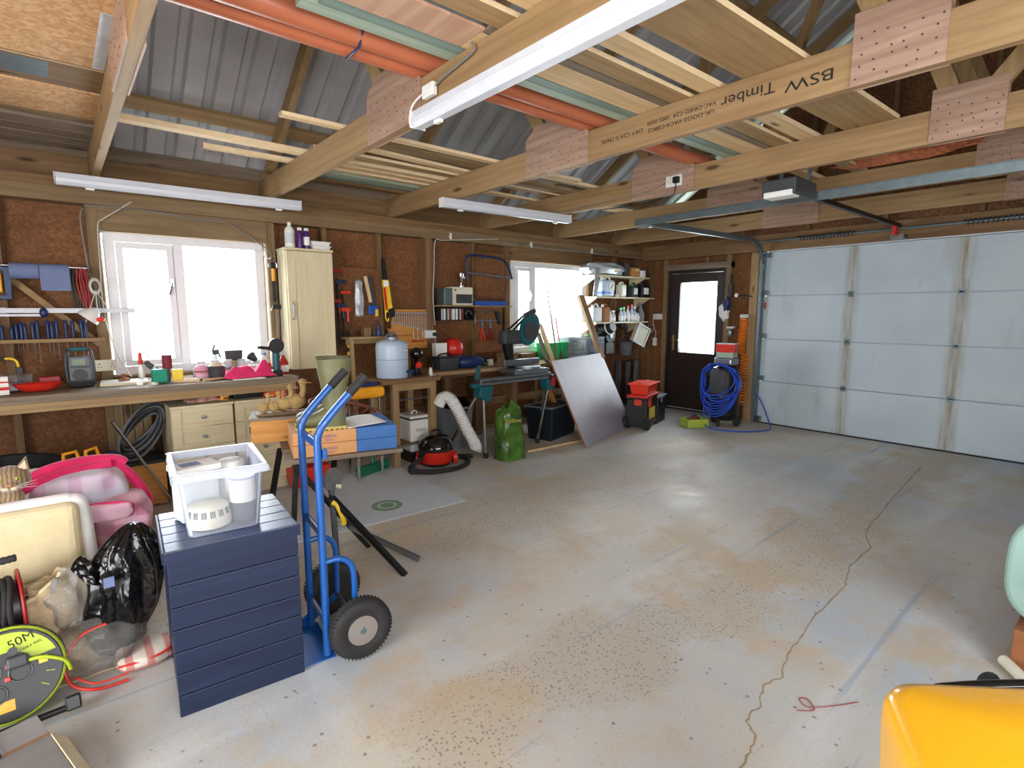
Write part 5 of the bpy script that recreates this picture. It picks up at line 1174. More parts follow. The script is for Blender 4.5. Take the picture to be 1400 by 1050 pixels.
MB().box(-0.132, 0.102, -0.112, 0.162, 0.212, 0.218).build('rim', 'black_gloss', t); MB().taper(-0.128, 0.098, -0.108, 0.158, 0.219, 0.25, -0.0).build('lid', 'enamel', t, bevel=0.012)
MB().tube(arc((-0.015, 0.02, 0.25), 0.03, 0, PI, 8), 0.006).build('handle', 'enamel', t, smooth=True)
text('BREAD', 0.035, (-0.015, -0.1115, 0.11), (PI/2, 0, 0), 'grey_cable', t)
t = thing('enamel_drawer', 'lower white enamel tray standing on the floor under the table', 'tray', (2.62, 4.60, 0))
MB().box(-0.10, 0.12, -0.10, 0.12, 0.10, 0.175).build('tray_body', 'enamel', t, bevel=0.006); MB().box(-0.11, 0.13, -0.13, 0.15, 0, 0.099).build('base', 'black_plastic', t)
t = thing('water_container', 'large blue-white water container with a tap on the timber table', 'water container', (2.395, 4.60, 0.833))
MB().lathe([(0.145, 0), (0.15, 0.01), (0.15, 0.29), (0.14, 0.325), (0.09, 0.35), (0.035, 0.36), (0.035, 0.375)], n=36).build('container_body', 'jug_blue', t, smooth=True)
MB().lathe([(0.151, 0.17), (0.1515, 0.172), (0.151, 0.175)], n=36).build('seam', 'paper_blue', t, smooth=True)
MB().cyl((0, 0, 0.375), (0, 0, 0.40), 0.04, n=20).build('cap', 'dark_grey', t, smooth=True); MB().tube(arc((0.0, 0, 0.36), 0.06, 0, PI, 8), 0.008).build('handle', 'grey_plastic', t, smooth=True)
MB().cyl((0.09, -0.12, 0.055), (0.105, -0.165, 0.055), 0.016, n=12).box(0.085, 0.13, -0.18, -0.155, 0.045, 0.075).cyl((0.10, -0.165, 0.05), (0.10, -0.165, 0.01), 0.011, n=10).build('tap', 'deep_blue', t, smooth=True)
t2 = MB().grid(lambda u, v: (0.1515*math.cos(-1.15+0.42*u), 0.1515*math.sin(-1.15+0.42*u), 0.25+0.06*v), 6, 1).build('label_patch', 'paper_white', t)
for k in range(2): MB().grid(lambda u, v: (0.1522*math.cos(-1.12+0.36*u), 0.1522*math.sin(-1.12+0.36*u), 0.268+0.022*k+0.008*v), 6, 1).build('print_line', 'dark_grey', t2)
t = thing('coffee_machine', 'round black and red capsule coffee machine beside the water container', 'coffee machine', (2.655, 4.60, 0.833))
MB().lathe([(0.06, 0), (0.062, 0.012), (0.05, 0.02), (0, 0.02)], n=22).build('base', 'black_plastic', t, smooth=True); MB().box(-0.03, 0.03, 0.015, 0.06, 0.02, 0.2).build('column', 'black_gloss', t, bevel=0.01)
MB().blob((0, 0, 0.21), (0.062, 0.065, 0.06), 20, 14, 0).build('head', 'black_gloss', t, smooth=True); MB().cyl((0.0, -0.03, 0.10), (0, -0.048, 0.10), 0.03, n=20).build('red_button', 'red_plastic', t, smooth=True); MB().box(-0.03, 0.03, -0.04, 0.02, 0.02, 0.10).build('cup_bay', 'black_plastic', t, bevel=0.006)
single(MB().lathe([(0.018, 0), (0.02, 0.02), (0.012, 0.06), (0.006, 0.075)], (2.765, 4.52, 0.833), 14), 'small_bottle', 'white_plastic', 'tiny white bottle on the corner of the timber table', 'bottle', smooth=True)
single(MB().cyl((2.70, 4.42, 0.837), (2.79, 4.47, 0.837), 0.004, n=8), 'pen', 'white_plastic', 'white pen on the edge of the timber table', 'pen')

# ================================================================ SECOND BENCH
t = thing('workbench', 'second workbench under the right-hand window', 'workbench', (4.0, 4.88, 0))
for a, b in ((-0.27, -0.09), (-0.087, 0.09), (0.093, 0.268)): MB().box(-1.17, 1.45, a, b, 0.80, 0.838).build('top_board', 'pine_x', t, bevel=0.003)
for x in (-0.72, -0.3, 0.25, 0.9, 1.4): MB().box(x-0.04, x+0.04, 0.12, 0.18, 0, 0.799).build('leg', 'old_pine_z', t)
MB().box(-1.1, 1.4, 0.10, 0.119, 0.72, 0.79).build('rail', 'old_pine_x', t)
B2 = 0.839
t = thing('storage_tray', 'dark grey lidded tool tray on the second bench', 'tray', (3.12, 4.80, B2))
MB().taper(-0.12, 0.12, -0.09, 0.09, 0, 0.13, 0.015).build('tray_body', 'dark_grey', t, bevel=0.006); MB().box(-0.13, 0.11, -0.095, 0.095, 0.131, 0.142).build('lid', 'black_plastic', t, bevel=0.004); MB().tube(smooth_path([(-0.10, 0, 0.14), (-0.05, 0, 0.165), (0.04, 0, 0.165), (0.09, 0, 0.14)]), 0.008).build('handle', 'black_plastic', t, smooth=True)
single(MB().box(3.08, 3.22, 4.92, 5.0, B2, 1.11), 'carton', 'paper_white', 'white carton standing behind the dark grey tray', 'box', bevel=0.002)
t = thing('helmet', 'red safety helmet behind the dark grey tray', 'helmet', (3.37, 5.02, B2))
MB().blob((0, 0, 0.20), (0.115, 0.11, 0.12), 24, 16, 0).build('shell', 'red_plastic', t, smooth=True); MB().lathe([(0.12, 0.14), (0.13, 0.145), (0.12, 0.15)], n=24).build('brim', 'red_dark', t, smooth=True); MB().cyl((0, 0, 0), (0, 0, 0.13), 0.09, n=20).build('stand', 'dark_grey', t, smooth=True)
t = thing('polisher', 'glossy blue tool case on the second bench', 'case', (3.43, 4.80, B2), -0.15)
MB().blob((0, 0, 0.065), (0.17, 0.085, 0.065), 24, 14, 0.05, 3, 2, 0.8).build('shell', 'deep_blue', t, smooth=True); MB().cyl((0.12, -0.02, 0.05), (0.20, -0.05, 0.03), 0.02, n=12).build('spout', 'black_plastic', t, smooth=True)
single(MB().blob((3.68, 4.92, B2+0.05), (0.10, 0.08, 0.05), 16, 10, 0.3, 8), 'rag_heap', 'black_rubber', 'heap of black leads on the second bench', 'cable heap', smooth=True)
single(MB().box(3.72, 3.78, 4.82, 4.86, B2, B2+0.07), 'carton', 'cream_plastic', 'small cream block standing right of the black leads', 'box', bevel=0.004)

# crates, planks leaning, garden canes by window 2
t = thing('garden_trug', 'bright green plastic crate on the bench in front of the second window', 'crate', (4.92, 5.02, B2))
MB().taper(-0.20, 0.20, -0.11, 0.11, 0.0, 0.20, 0.02).build('crate_body', 'bright_green', t, bevel=0.006); MB().box(-0.21, 0.21, -0.12, 0.12, 0.201, 0.215).build('rim', 'bright_green', t)
for x in (-0.12, -0.04, 0.04, 0.12): MB().box(x-0.008, x+0.008, -0.122, -0.112, 0.02, 0.2).build('rib', 'bright_green', t)
for i, (x, l) in enumerate(((5.24, 'left grey mesh crate on the bench by the window'), (5.60, 'right grey mesh crate with a blue side on the bench'))):
    t = thing('mesh_crate', l, 'crate', (x, 5.0, B2), 0, 'grey mesh crates by the second window'); w = 0.165
    MB().box(-w, w, -0.12, 0.12, 0, 0.015).build('base', 'grey_plastic', t)
    mm = MB()
    for k in range(9): mm.box(-w+k*2*w/8-0.004, -w+k*2*w/8+0.004, -0.122, -0.116, 0.015, 0.25)
    for k in range(5): mm.box(-w, w, -0.1225, -0.1155, 0.02+k*0.055, 0.027+k*0.055)
    mm.build('mesh', 'bin_grey', t)['kind'] = 'stuff'
    MB().box(-w, w, 0.115, 0.12, 0.016, 0.25).box(-w, -w+0.005, -0.115, 0.114, 0.016, 0.25).box(w-0.005, w, -0.115, 0.114, 0.016, 0.25).build('panel', 'paper_blue' if i else 'bin_grey', t); MB().box(-w-0.008, w+0.008, -0.128, -0.112, 0.25, 0.262).box(-w-0.008, w+0.008, 0.112, 0.128, 0.25, 0.262).box(-w-0.008, -w+0.006, -0.112, 0.112, 0.25, 0.262).box(w-0.006, w+0.008, -0.112, 0.112, 0.25, 0.262).build('rim', 'bin_grey', t)
t = thing('garden_scoop', 'green plastic scoop on the right mesh crate', 'scoop', (5.62, 4.98, B2+0.265))
MB().lathe([(0.04, 0), (0.09, 0.035), (0.092, 0.04), (0.08, 0.035), (0.0, 0.006)], n=20, sy=0.6).build('bowl', 'bright_green', t, smooth=True); MB().cyl((0.085, 0, 0.035), (0.19, 0, 0.05), 0.008, n=8).build('handle', 'bright_green', t)
def lean(p, q, w, h, mat, label, name='leaning_plank'): return single(MB().beam(p, q, w, h, (0, 1, 0)), name, mat, label, 'plank', 'offcuts leaning by the second window', bevel=0.002)
lean((5.40, 4.60, 0.845), (5.47, 5.06, 1.66), 0.10, 0.045, 'old_pine_z', 'thick weathered plank leaning right of centre in the second window')
lean((4.56, 4.64, 0.85), (4.72, 5.06, 1.29), 0.075, 0.02, 'pale_pine_z', 'pale pine offcut leaning in the second window')
lean((4.46, 4.64, 0.85), (4.62, 4.98, 1.18), 0.055, 0.03, 'grey_wood_z', 'short greenish offcut leaning left of the pale one')
single(MB().cyl((4.63, 4.64, 0.85), (4.87, 5.14, 1.98), 0.012, 0.005, n=8), 'cane', 'grey_wood_z', 'long thin dark cane leaning in the second window', 'cane', smooth=True)
single(MB().cyl((4.93, 4.86, 0.85), (5.09, 5.15, 1.36), 0.009, n=8), 'cane', 'red_dark', 'short red rod leaning behind the green crate', 'rod', smooth=True)

# ================================================================ CORNER SHELVES
SX0, SX1 = 5.62, 6.93
for z, x1, l in ((1.925, 6.80, 'top corner shelf with the plastic bundle'), (1.632, 6.93, 'middle corner shelf with the blue fluid jug'), (1.282, 6.80, 'bottom corner shelf with spray bottles')):
    t = thing('corner_shelf', l, 'shelf', (SX0, 5.04, z), 0, 'cream corner shelves')
    MB().box(0, x1-SX0, -0.14, 0.15, 0, 0.018).build('board', 'cream_wood_x', t, bevel=0.002)
    for x in (0.02, x1-SX0-0.12): MB().prism([(-0.13, 0.0), (0.15, 0.0), (0.15, -0.14), (0.13, -0.14)], 'x', x, x+0.02).build('bracket', 'cream_wood_x', t)
def sh(z): return z + 0.0195
S1, S2, S3 = sh(1.925), sh(1.632), sh(1.282)
t = thing('wrapped_bundle', 'bundle wrapped in crinkled clear plastic on the top corner shelf', 'bundle', (5.88, 5.02, S1))
MB().blob((0.0, 0, 0.085), (0.40, 0.13, 0.085), 28, 14, 0.14, 5, 2.4, 0.7).build('plastic_wrap', 'silver_bag', t, smooth=True); MB().box(0.10, 0.17, -0.135, -0.125, 0.05, 0.09).build('sticker', 'yellow_chair', t)
MB().grid(lambda u, v: (-0.33+0.12*u*(1-0.5*v), -0.12-0.02*math.sin(6*u+3*v), 0.09-0.38*v), 6, 10).build('hanging_end', 'silver_bag', t, smooth=True, solid=0.003)
single(MB().box(6.30, 6.42, 4.98, 5.12, S1, S1+0.2), 'tub', 'dark_grey', 'dark tall tub with a white label on the top shelf', 'tub', bevel=0.008)
t = thing('wooden_box', 'brown wooden box on the top corner shelf', 'box', (6.53, 5.03, S1)); MB().box(-0.09, 0.09, -0.08, 0.09, 0, 0.13).build('box_body', 'varnished_pine_x', t, bevel=0.003); MB().box(-0.01, 0.07, -0.084, -0.08, 0.09, 0.11).build('paper_slip', 'paper_white', t)
t = thing('paint_tin', 'white and blue paint tin at the end of the top shelf', 'tin', (6.72, 5.0, S1)); MB().cyl((0, 0, 0), (0, 0, 0.10), 0.065, n=22).build('tin_body', 'white_plastic', t, smooth=True); MB().cyl((0, 0, 0.10), (0, 0, 0.112), 0.068, n=22).build('lid', 'deep_blue', t, smooth=True)
t = thing('fluid_jug', 'white jug showing blue fluid in its lower part on the middle shelf', 'jug', (5.90, 4.99, S2))
MB().taper(-0.125, 0.125, -0.07, 0.07, 0.0, 0.23, 0.0).build('jug_body', 'jug_blue', t, bevel=0.03, seg=3); MB().box(-0.1265, 0.06, -0.0715, 0.0715, 0.02, 0.085).build('blue_fluid', 'liquid_blue', t, bevel=0.02)
MB().tube(arc((0.04, 0, 0.225), 0.05, 0, PI, 8), 0.012).build('handle', 'white_plastic', t, smooth=True); MB().cyl((-0.07, 0, 0.23), (-0.07, 0, 0.265), 0.03, n=14).build('cap', 'white_plastic', t, smooth=True)
lb = MB().box(0.0, 0.11, -0.0745, -0.0725, 0.09, 0.2).build('printed_label', 'paper_white', t); MB().beam((0.03, -0.0755, 0.11), (0.08, -0.0755, 0.18), 0.012, 0.002, (0, 1, 0)).build('mark', 'ink', lb)
def jug(x, z, w, h, mat, label, y=5.0, cap='white_plastic', band=None):
    t = thing('plastic_jug', label, 'jug', (x, y, z))
    MB().box(-w/2, w/2, -0.055, 0.055, 0, h*0.78).build('jug_body', mat, t, bevel=0.022, seg=3); MB().tube(arc((0.01, 0, h*0.77), w*0.28, 0, PI, 8), 0.010).build('handle', mat, t, smooth=True); MB().cyl((-w*0.25, 0, h*0.76), (-w*0.25, 0, h*0.9), 0.02, n=12).build('cap', cap, t, smooth=True)
    if band: MB().box(-w*0.3, w*0.3, -0.0575, -0.0555, h*0.2, h*0.6).build('printed_label', band, t)
    return t
jug(6.26, S2, 0.13, 0.23, 'cream_plastic', 'cream handled bottle on the middle shelf', band='jug_clear')
single(MB().lathe([(0.03, 0), (0.03, 0.03), (0.01, 0.05)], (6.13, 4.97, S2), 14), 'funnel', 'white_plastic', 'little white funnel between jugs on the middle shelf', 'funnel', smooth=True)
jug(6.53, S2, 0.14, 0.22, 'dark_grey', 'dark bottle with a pale label on the middle shelf', cap='bright_green', band='paper_white')
jug(6.78, S2, 0.20, 0.24, 'black_plastic', 'widest black bottle with white label at the shelf end', cap='deep_blue', band='paper_white')
jug(5.71, S3, 0.18, 0.26, 'jug_clear', 'clear white container at the left end of the bottom shelf')
jug(5.90, S3, 0.15, 0.27, 'brown_card', 'brown handled container next to the clear one', cap='white_plastic')
for i, (x, h, m_, cm, l) in enumerate(((5.98, 0.17, 'white_plastic', 'dark_grey', 'short white bottle in front of the brown container'), (6.05, 0.16, 'jug_clear', 'white_plastic', 'short clear bottle beside the brown container'), (6.21, 0.2, 'jug_blue', 'bright_green', 'pale blue spray bottle with a green top'), (6.28, 0.21, 'jug_clear', 'bright_green', 'clear spray bottle with a green top'), (6.37, 0.23, 'white_plastic', 'red_dark', 'white spray bottle with a maroon trigger'), (6.46, 0.25, 'jug_blue', 'red_plastic', 'pale blue spray bottle with a red trigger'), (6.53, 0.22, 'jug_blue', 'white_plastic', 'pale blue spray bottle with a white trigger'), (6.60, 0.15, 'white_plastic', 'dark_grey', 'short white bottle right of the spray bottles'))):
    t = thing('spray_bottle', l + ' on the bottom shelf', 'bottle', (x, 4.955, S3), 0, 'bottles on the bottom corner shelf')
    MB().lathe([(0.026, 0), (0.03, 0.01), (0.03, h*0.5), (0.011, h*0.78), (0.011, h*0.84)], n=14).build('bottle_body', m_, t, smooth=True); MB().box(-0.03, 0.016, -0.012, 0.012, h*0.84, h).build('trigger_head', cm, t, bevel=0.004); MB().lathe([(0.0305, h*0.12), (0.0305, h*0.42)], n=14).build('printed_label', 'paper_white', t, smooth=True)
t = thing('grey_spout', 'grey plastic spouted can at the right end of the bottom shelf', 'can', (6.72, 4.99, S3)); MB().lathe([(0.055, 0), (0.058, 0.12), (0.02, 0.2), (0.008, 0.29)], n=18).build('can_body', 'bin_grey', t, smooth=True); MB().tube(smooth_path([(-0.05, 0, 0.12), (-0.09, 0, 0.2), (-0.05, 0, 0.27)]), 0.007).build('handle', 'dark_grey', t, smooth=True)
# buckets and brushes hanging below the shelves
t = thing('bucket', 'black bucket with a white rim hanging under the bottom shelf', 'bucket', (5.95, 5.0, 1.20))
MB().lathe([(0.06, 0.12), (0.095, -0.07), (0.10, -0.07), (0.065, 0.13), (0.0, 0.13)], n=26).rot('X', PI/2-0.3).build('bucket_body', 'black_plastic', t, smooth=True); MB().tube([(0.10*math.cos(a), -0.068, 0.10*math.sin(a)) for a in [2*PI*i/24 for i in range(24)]], 0.008, closed=True).rot('X', -0.3).build('rim', 'white_plastic', t, smooth=True)
MB().box(-0.01, 0.01, 0.05, 0.24, 0.05, 0.075).build('hanger', 'grey_metal', t)
t = thing('brush', 'black bushy brush hanging under the bottom shelf', 'brush', (6.32, 5.0, 1.08))
MB().blob((0, 0, 0.20), (0.09, 0.07, 0.08), 18, 12, 0.35, 9, 5).build('bristles', 'black_rubber', t, smooth=True); MB().cyl((0, 0, 0.18), (0.14, 0.0, -0.08), 0.012, n=10).build('handle', 'black_plastic', t); MB().box(-0.01, 0.01, 0.03, 0.2, 0.17, 0.19).build('hook', 'grey_metal', t)
t = thing('hose_reel_motor', 'round black fan unit hanging behind the brush', 'fan', (6.12, 5.10, 1.0)); MB().cyl((0, -0.05, 0.1), (0, 0.09, 0.1), 0.10, n=24).build('drum', 'dark_grey', t, smooth=True); MB().cyl((0, -0.065, 0.1), (0, -0.05, 0.1), 0.035, n=18).build('hub', 'galvanised', t, smooth=True); MB().box(-0.09, 0.09, -0.04, 0.09, -0.16, 0.0).build('base', 'dark_grey', t, bevel=0.006)
t = thing('dish_tub', 'cream rectangular washing tub hanging tilted by the sockets', 'tub', (6.65, 4.94, 1.10)); t.rotation_euler = (0, 0.45, -0.2)
MB().taper(-0.11, 0.11, -0.04, 0.06, -0.13, 0.13, 0.0).build('back', 'cream_plastic', t, bevel=0.02); MB().box(-0.125, 0.125, -0.055, -0.041, -0.15, -0.125).box(-0.125, 0.125, -0.055, -0.041, 0.125, 0.15).box(-0.125, -0.10, -0.055, -0.041, -0.124, 0.124).box(0.10, 0.125, -0.055, -0.041, -0.124, 0.124).build('rim', 'white_plastic', t, bevel=0.004)
t = thing('grey_pail', 'grey pail hanging low under the corner shelves', 'pail', (6.50, 5.08, 0.80)); MB().lathe([(0.08, 0), (0.11, 0.2), (0.115, 0.205), (0.10, 0.2), (0, 0.02)], n=22).build('pail_body', 'grey_plastic', t, smooth=True); MB().tube(arc((0, 0, 0.2), 0.10, 0, PI, 10), 0.004).build('handle', 'grey_metal', t)
for i, (x, m_, l) in enumerate(((6.40, 'dark_grey', 'dark coat hanging in the corner, left one'), (6.62, 'black_plastic', 'dark coat hanging in the corner, middle one'), (6.83, 'dark_grey', 'dark coat hanging in the corner, right one by the door'))):
    t = thing('hanging_coat', l, 'coat', (x, 5.13, 0.10), 0, 'dark coats in the corner')
    MB().grid(lambda u, v: ((u-0.5)*(0.17-0.07*v), -0.03*math.sin(PI*u)-0.014*math.sin(u*16+i), v*0.62), 18, 14).build('coat_cloth', m_, t, smooth=True, solid=0.008); MB().cyl((0, 0.06, 0.60), (0, -0.01, 0.61), 0.006, n=6).build('peg', 'grey_metal', t)
# sockets on the door wall beside the shelves
for i, y in enumerate((4.98, 4.88, 4.79)):
    s_ = thing('switch_box', ['leftmost white switch box beside the door', 'middle white switch box beside the door', 'white switch box nearest the door frame'][i], 'switch', (7.045, y, 1.37), 0, 'white switch boxes beside the door'); MB().box(-0.035, 0, -0.042, 0.042, -0.042, 0.042).build('box', 'white_plastic', s_, bevel=0.004); MB().box(-0.038, -0.035, -0.012, 0.012, -0.014, 0.014).build('rocker', 'cream_plastic', s_)
t = thing('extension_lead', 'red cable and white plug hanging below the switches', 'cable', (6.98, 4.90, 1.0))
MB().tube(smooth_path([(0, 0.05, 0.33), (-0.01, 0.02, 0.2), (0.0, 0.08, 0.12), (0, 0.14, 0.16), (0, 0.12, 0.25), (0, 0.04, 0.24), (0, -0.01, 0.14), (0, 0.0, 0.05)]), 0.006).build('lead', 'white_cable', t, smooth=True); MB().tube([(0, 0.06+0.06*math.cos(a), 0.19+0.07*math.sin(a)) for a in [2*PI*i/16 for i in range(16)]], 0.006, closed=True).build('red_loop', 'red_dark', t, smooth=True); MB().box(-0.02, 0.02, -0.03, 0.03, -0.07, 0.05).build('plug', 'white_plastic', t, bevel=0.006)
# between the two doors
t = thing('glove_bundle', 'blue and white gloves hanging right of the dark door', 'gloves', (6.90, 3.76, 1.36)); MB().blob((0, 0, 0.09), (0.04, 0.07, 0.12), 16, 12, 0.25, 3).build('glove', 'white_fabric', t, smooth=True); MB().blob((-0.01, -0.04, 0.17), (0.045, 0.05, 0.09), 14, 10, 0.25, 5).build('cuff', 'deep_blue', t, smooth=True); MB().cyl((0.05, -0.02, 0.28), (0, -0.02, 0.27), 0.008, n=8).cyl((0, -0.02, 0.2), (0, -0.02, 0.28), 0.004, n=6).build('peg', 'grey_metal', t)
t = thing('air_gun', 'dark air tool hanging above the gloves', 'tool', (6.93, 3.70, 1.62)); MB().box(-0.02, 0.02, -0.03, 0.03, 0.05, 0.20).beam((0, 0, 0.06), (0, 0.04, -0.06), 0.03, 0.03).build('tool_body', 'dark_grey', t, bevel=0.006); MB().cyl((0, 0, 0.2), (0, 0, 0.32), 0.012, n=10).build('barrel', 'black_metal', t)
t = thing('pressure_gauge', 'small round gauge on a hose bracket between the doors', 'gauge', (6.93, 3.60, 1.66)); MB().cyl((0, 0, 0), (-0.03, 0, 0), 0.03, n=20).build('dial_case', 'chrome', t, smooth=True); MB().cyl((-0.031, 0, 0), (-0.033, 0, 0), 0.025, n=20).build('dial', 'white_plastic', t); MB().cyl((0, -0.02, 0), (0, -0.2, -0.02), 0.009, n=8).build('pipe', 'dark_grey', t)
t = thing('spiral_air_hose', 'orange spiral air hose hanging on the post by the garage door', 'hose', (6.90, 3.47, 0.9))
pts = []
for i in range(240):
    a = i*2*PI/14; z = 0.46 - i*0.00195; pts.append((0.028*math.cos(a), 0.055*math.sin(a) + 0.03*(1-z/0.46), z))
MB().tube(pts, 0.007, n=5).build('coil', 'orange_cord', t, smooth=True); pts = []
for i in range(200):
    a = i*2*PI/12; z = 0.0 - i*0.0034; pts.append((0.028*math.cos(a), -0.03+0.05*math.sin(a), z))
MB().tube(pts, 0.007, n=5).build('lower_coil', 'orange_cord', t, smooth=True); MB().box(-0.03, 0.03, -0.06, 0.05, 0.465, 0.51).build('clamp', 'white_cable', t, bevel=0.004)
t = thing('air_filter', 'grey filter bowl hanging under the gloves', 'filter', (6.91, 3.66, 1.12)); MB().lathe([(0.02, 0), (0.03, 0.02), (0.03, 0.08), (0.015, 0.1)], n=14).build('bowl', 'grey_metal', t, smooth=True); MB().box(-0.02, 0.04, -0.05, 0.05, 0.1, 0.13).build('manifold', 'white_cable', t, bevel=0.004)
# ================================================================ MITRE SAW AND STAND
t = thing('saw_stand', 'teal folding saw stand with silver legs', 'saw stand', (3.55, 4.17, 0), 0.02)
MB().box(-0.47, 0.50, -0.035, 0.035, 0.735, 0.80).build('beam', 'grey_metal', t, bevel=0.004); MB().box(-0.46, 0.48, -0.037, -0.035, 0.757, 0.778).build('beam_groove', 'dark_grey', t)
lt = text('Makita', 0.035, (-0.30, -0.0375, 0.768), (PI/2, 0, 0), 'ink', t, sx=1.1)
MB().prism([(-0.48, 0.73), (-0.32, 0.73), (-0.34, 0.60), (-0.39, 0.57), (-0.50, 0.63)], 'y', -0.05, 0.06).build('leg_bracket', 'teal_tool', t, bevel=0.01)
MB().prism([(0.40, 0.73), (0.52, 0.73), (0.52, 0.62), (0.44, 0.60)], 'y', -0.05, 0.06).build('leg_bracket', 'teal_tool', t, bevel=0.01)
for p, q in (((-0.42, -0.01, 0.62), (-0.385, 0.0, 0.03)), ((-0.46, 0.04, 0.64), (-0.62, 0.36, 0.03)), ((0.46, -0.02, 0.64), (0.44, 0.12, 0.03)), ((0.47, 0.04, 0.64), (0.62, 0.30, 0.03))):
    lg = MB().cyl(p, q, 0.016, n=12).build('leg', 'chrome', t, smooth=True); MB().cyl((q[0], q[1], q[2]+0.02), (q[0], q[1], 0.0), 0.026, n=12).build('rubber_foot', 'black_rubber', lg, smooth=True)
MB().beam((-0.50, 0.0, 0.80), (-0.46, -0.0, 0.93), 0.03, 0.04).box(-0.56, -0.46, -0.03, 0.03, 0.72, 0.76).build('work_stop', 'teal_tool', t, bevel=0.006)
MB().cyl((0.51, -0.06, 0.73), (0.51, 0.05, 0.73), 0.045, n=20).build('end_roller', 'black_plastic', t, smooth=True); MB().box(0.47, 0.53, -0.07, -0.035, 0.66, 0.75).build('red_latch', 'red_dark', t, bevel=0.006)
t = thing('mitre_saw', 'teal mitre saw with its round guard raised before the second window', 'mitre saw', (3.75, 4.24, 0.802), 0.0)
MB().box(-0.22, 0.26, -0.10, 0.18, 0.0, 0.05).build('base', 'grey_metal', t, bevel=0.012); MB().cyl((0.05, 0.02, 0.05), (0.05, 0.02, 0.075), 0.14, n=32).build('turntable', 'galvanised', t, smooth=True)
MB().box(-0.20, 0.30, 0.10, 0.125, 0.075, 0.14).build('fence', 'grey_metal', t, bevel=0.004)
MB().prism([(-0.09, 0.05), (-0.03, 0.05), (-0.06, 0.42), (-0.16, 0.46), (-0.19, 0.40)], 'y', 0.13, 0.20).build('arm_column', 'black_metal', t, bevel=0.01)
MB().box(-0.20, 0.10, 0.10, 0.22, 0.30, 0.45).build('motor_housing', 'dark_grey', t, bevel=0.03); MB().beam((-0.12, 0.16, 0.44), (0.08, 0.12, 0.60), 0.02, 0.016).beam((-0.06, 0.16, 0.42), (0.12, 0.12, 0.60), 0.02, 0.016).build('slide_rail', 'black_metal', t)
MB().lathe([(0.0, -0.03), (0.15, -0.028), (0.16, -0.01), (0.16, 0.02), (0.14, 0.03), (0, 0.032)], (0, 0, 0), 32, axis='y', sx=0.78, sy=1.12).rot('Y', 0.35).move(0.15, 0.10, 0.46).build('blade_guard', 'teal_tool', t, smooth=True)
MB().cyl((0.14, 0.06, 0.44), (0.14, 0.064, 0.44), 0.10, n=32).build('blade', 'dark_grey', t, smooth=True)
MB().beam((0.07, 0.10, 0.60), (0.22, 0.08, 0.66), 0.03, 0.05).beam((0.2, 0.08, 0.66), (0.17, 0.08, 0.56), 0.03, 0.035).build('handle', 'dark_grey', t, bevel=0.01)
single(MB().box(3.55, 4.35, 4.02, 4.09, 0.90, 0.918).rot('Y', -0.06, (3.9, 4.05, 0.9)), 'leaning_plank', 'grey_wood_x', 'thin weathered strip lying across the saw stand', 'plank', bevel=0.002) if False else None
for i, (x, y, z, s_, m_, l) in enumerate(((3.99, 4.52, B2, 0.09, 'old_pine_x', 'big wooden offcut block stacked behind the mitre saw'), (3.86, 4.66, B2, 0.11, 'treated_x', 'greenish timber block behind the mitre saw'), (4.13, 4.66, B2, 0.10, 'old_pine_x', 'wooden block nearest the leaning laminate sheet'))):
    single(MB().box(x-s_, x+s_, y-0.05 if y > 4.6 else y-0.0, y+0.06, z, z+s_*1.3), 'wood_block', m_, l, 'block', bevel=0.004) if y > 4.6 else None

# ================================================================ FLOOR, MIDDLE DISTANCE
t = thing('laminate_sheet', 'large laminate sheet, blue-grey from painted-in reflection, leaning back behind the wheeled toolbox', 'sheet', (4.216, 3.773, 0.0))
dirx = Vector((1.382, 0.452, 0)); L = dirx.length; dirx.normalize(); v_ = Vector((-0.135, 0.413, 0.905)); v_ -= dirx*v_.dot(dirx); H = v_.length; v_.normalize(); n_ = v_.cross(dirx)
R_ = Matrix((dirx, n_, v_)).transposed(); t.rotation_euler = R_.to_euler(); t.location = (4.216, 3.773, 0.008)
MB().box(0, L-0.05, -0.001, 0, 0, H).build('face', 'laminate', t); MB().box(0, L-0.05, 0.0005, 0.018, 0, H).build('core', 'brown_card', t)
MB().beam((0.50, -0.0015, 0.70), (0.95, -0.0015, 0.78), 0.001, 0.006, (0, 1, 0)).build('scratch', 'white_plastic', t)
t = thing('storage_crate', 'dark navy ribbed storage crate under the saw stand', 'crate', (4.117, 4.196, 0), 0.29)
MB().taper(0.0, 0.62, 0.0, 0.36, 0.0, 0.37, 0.03).build('crate_body', 'crate_navy', t, bevel=0.01)
r_ = MB(); r_.box(-0.012, 0.632, -0.012, 0.012, 0.371, 0.392).box(-0.012, 0.632, 0.348, 0.372, 0.371, 0.392).box(-0.012, 0.012, 0.013, 0.347, 0.371, 0.392).box(0.608, 0.632, 0.013, 0.347, 0.371, 0.392); r_.build('rim', 'grey_plastic', t, bevel=0.004)
for k in range(14): MB().beam((0.045+k*0.041, 0.027, 0.02), (0.02+k*0.0445, 0.0, 0.36), 0.006, 0.012).build('rib', 'crate_navy', t)
for k in range(8): MB().beam((0.027, 0.045+k*0.039, 0.02), (0.0, 0.03+k*0.043, 0.36), 0.006, 0.012).build('rib', 'crate_navy', t)
single(MB().beam((3.62, 4.06, 0.012), (4.50, 4.02, 0.012), 0.03, 0.02), 'batten', 'pale_pine_x', 'thin pine batten on the floor in front of the navy crate', 'batten')
single(MB().beam((4.62, 4.45, 0.02), (4.40, 4.62, 0.62), 0.05, 0.035, (0, 1, 0)), 'batten', 'varnished_pine_x', 'orange pine batten leaning behind the laminate sheet', 'batten')
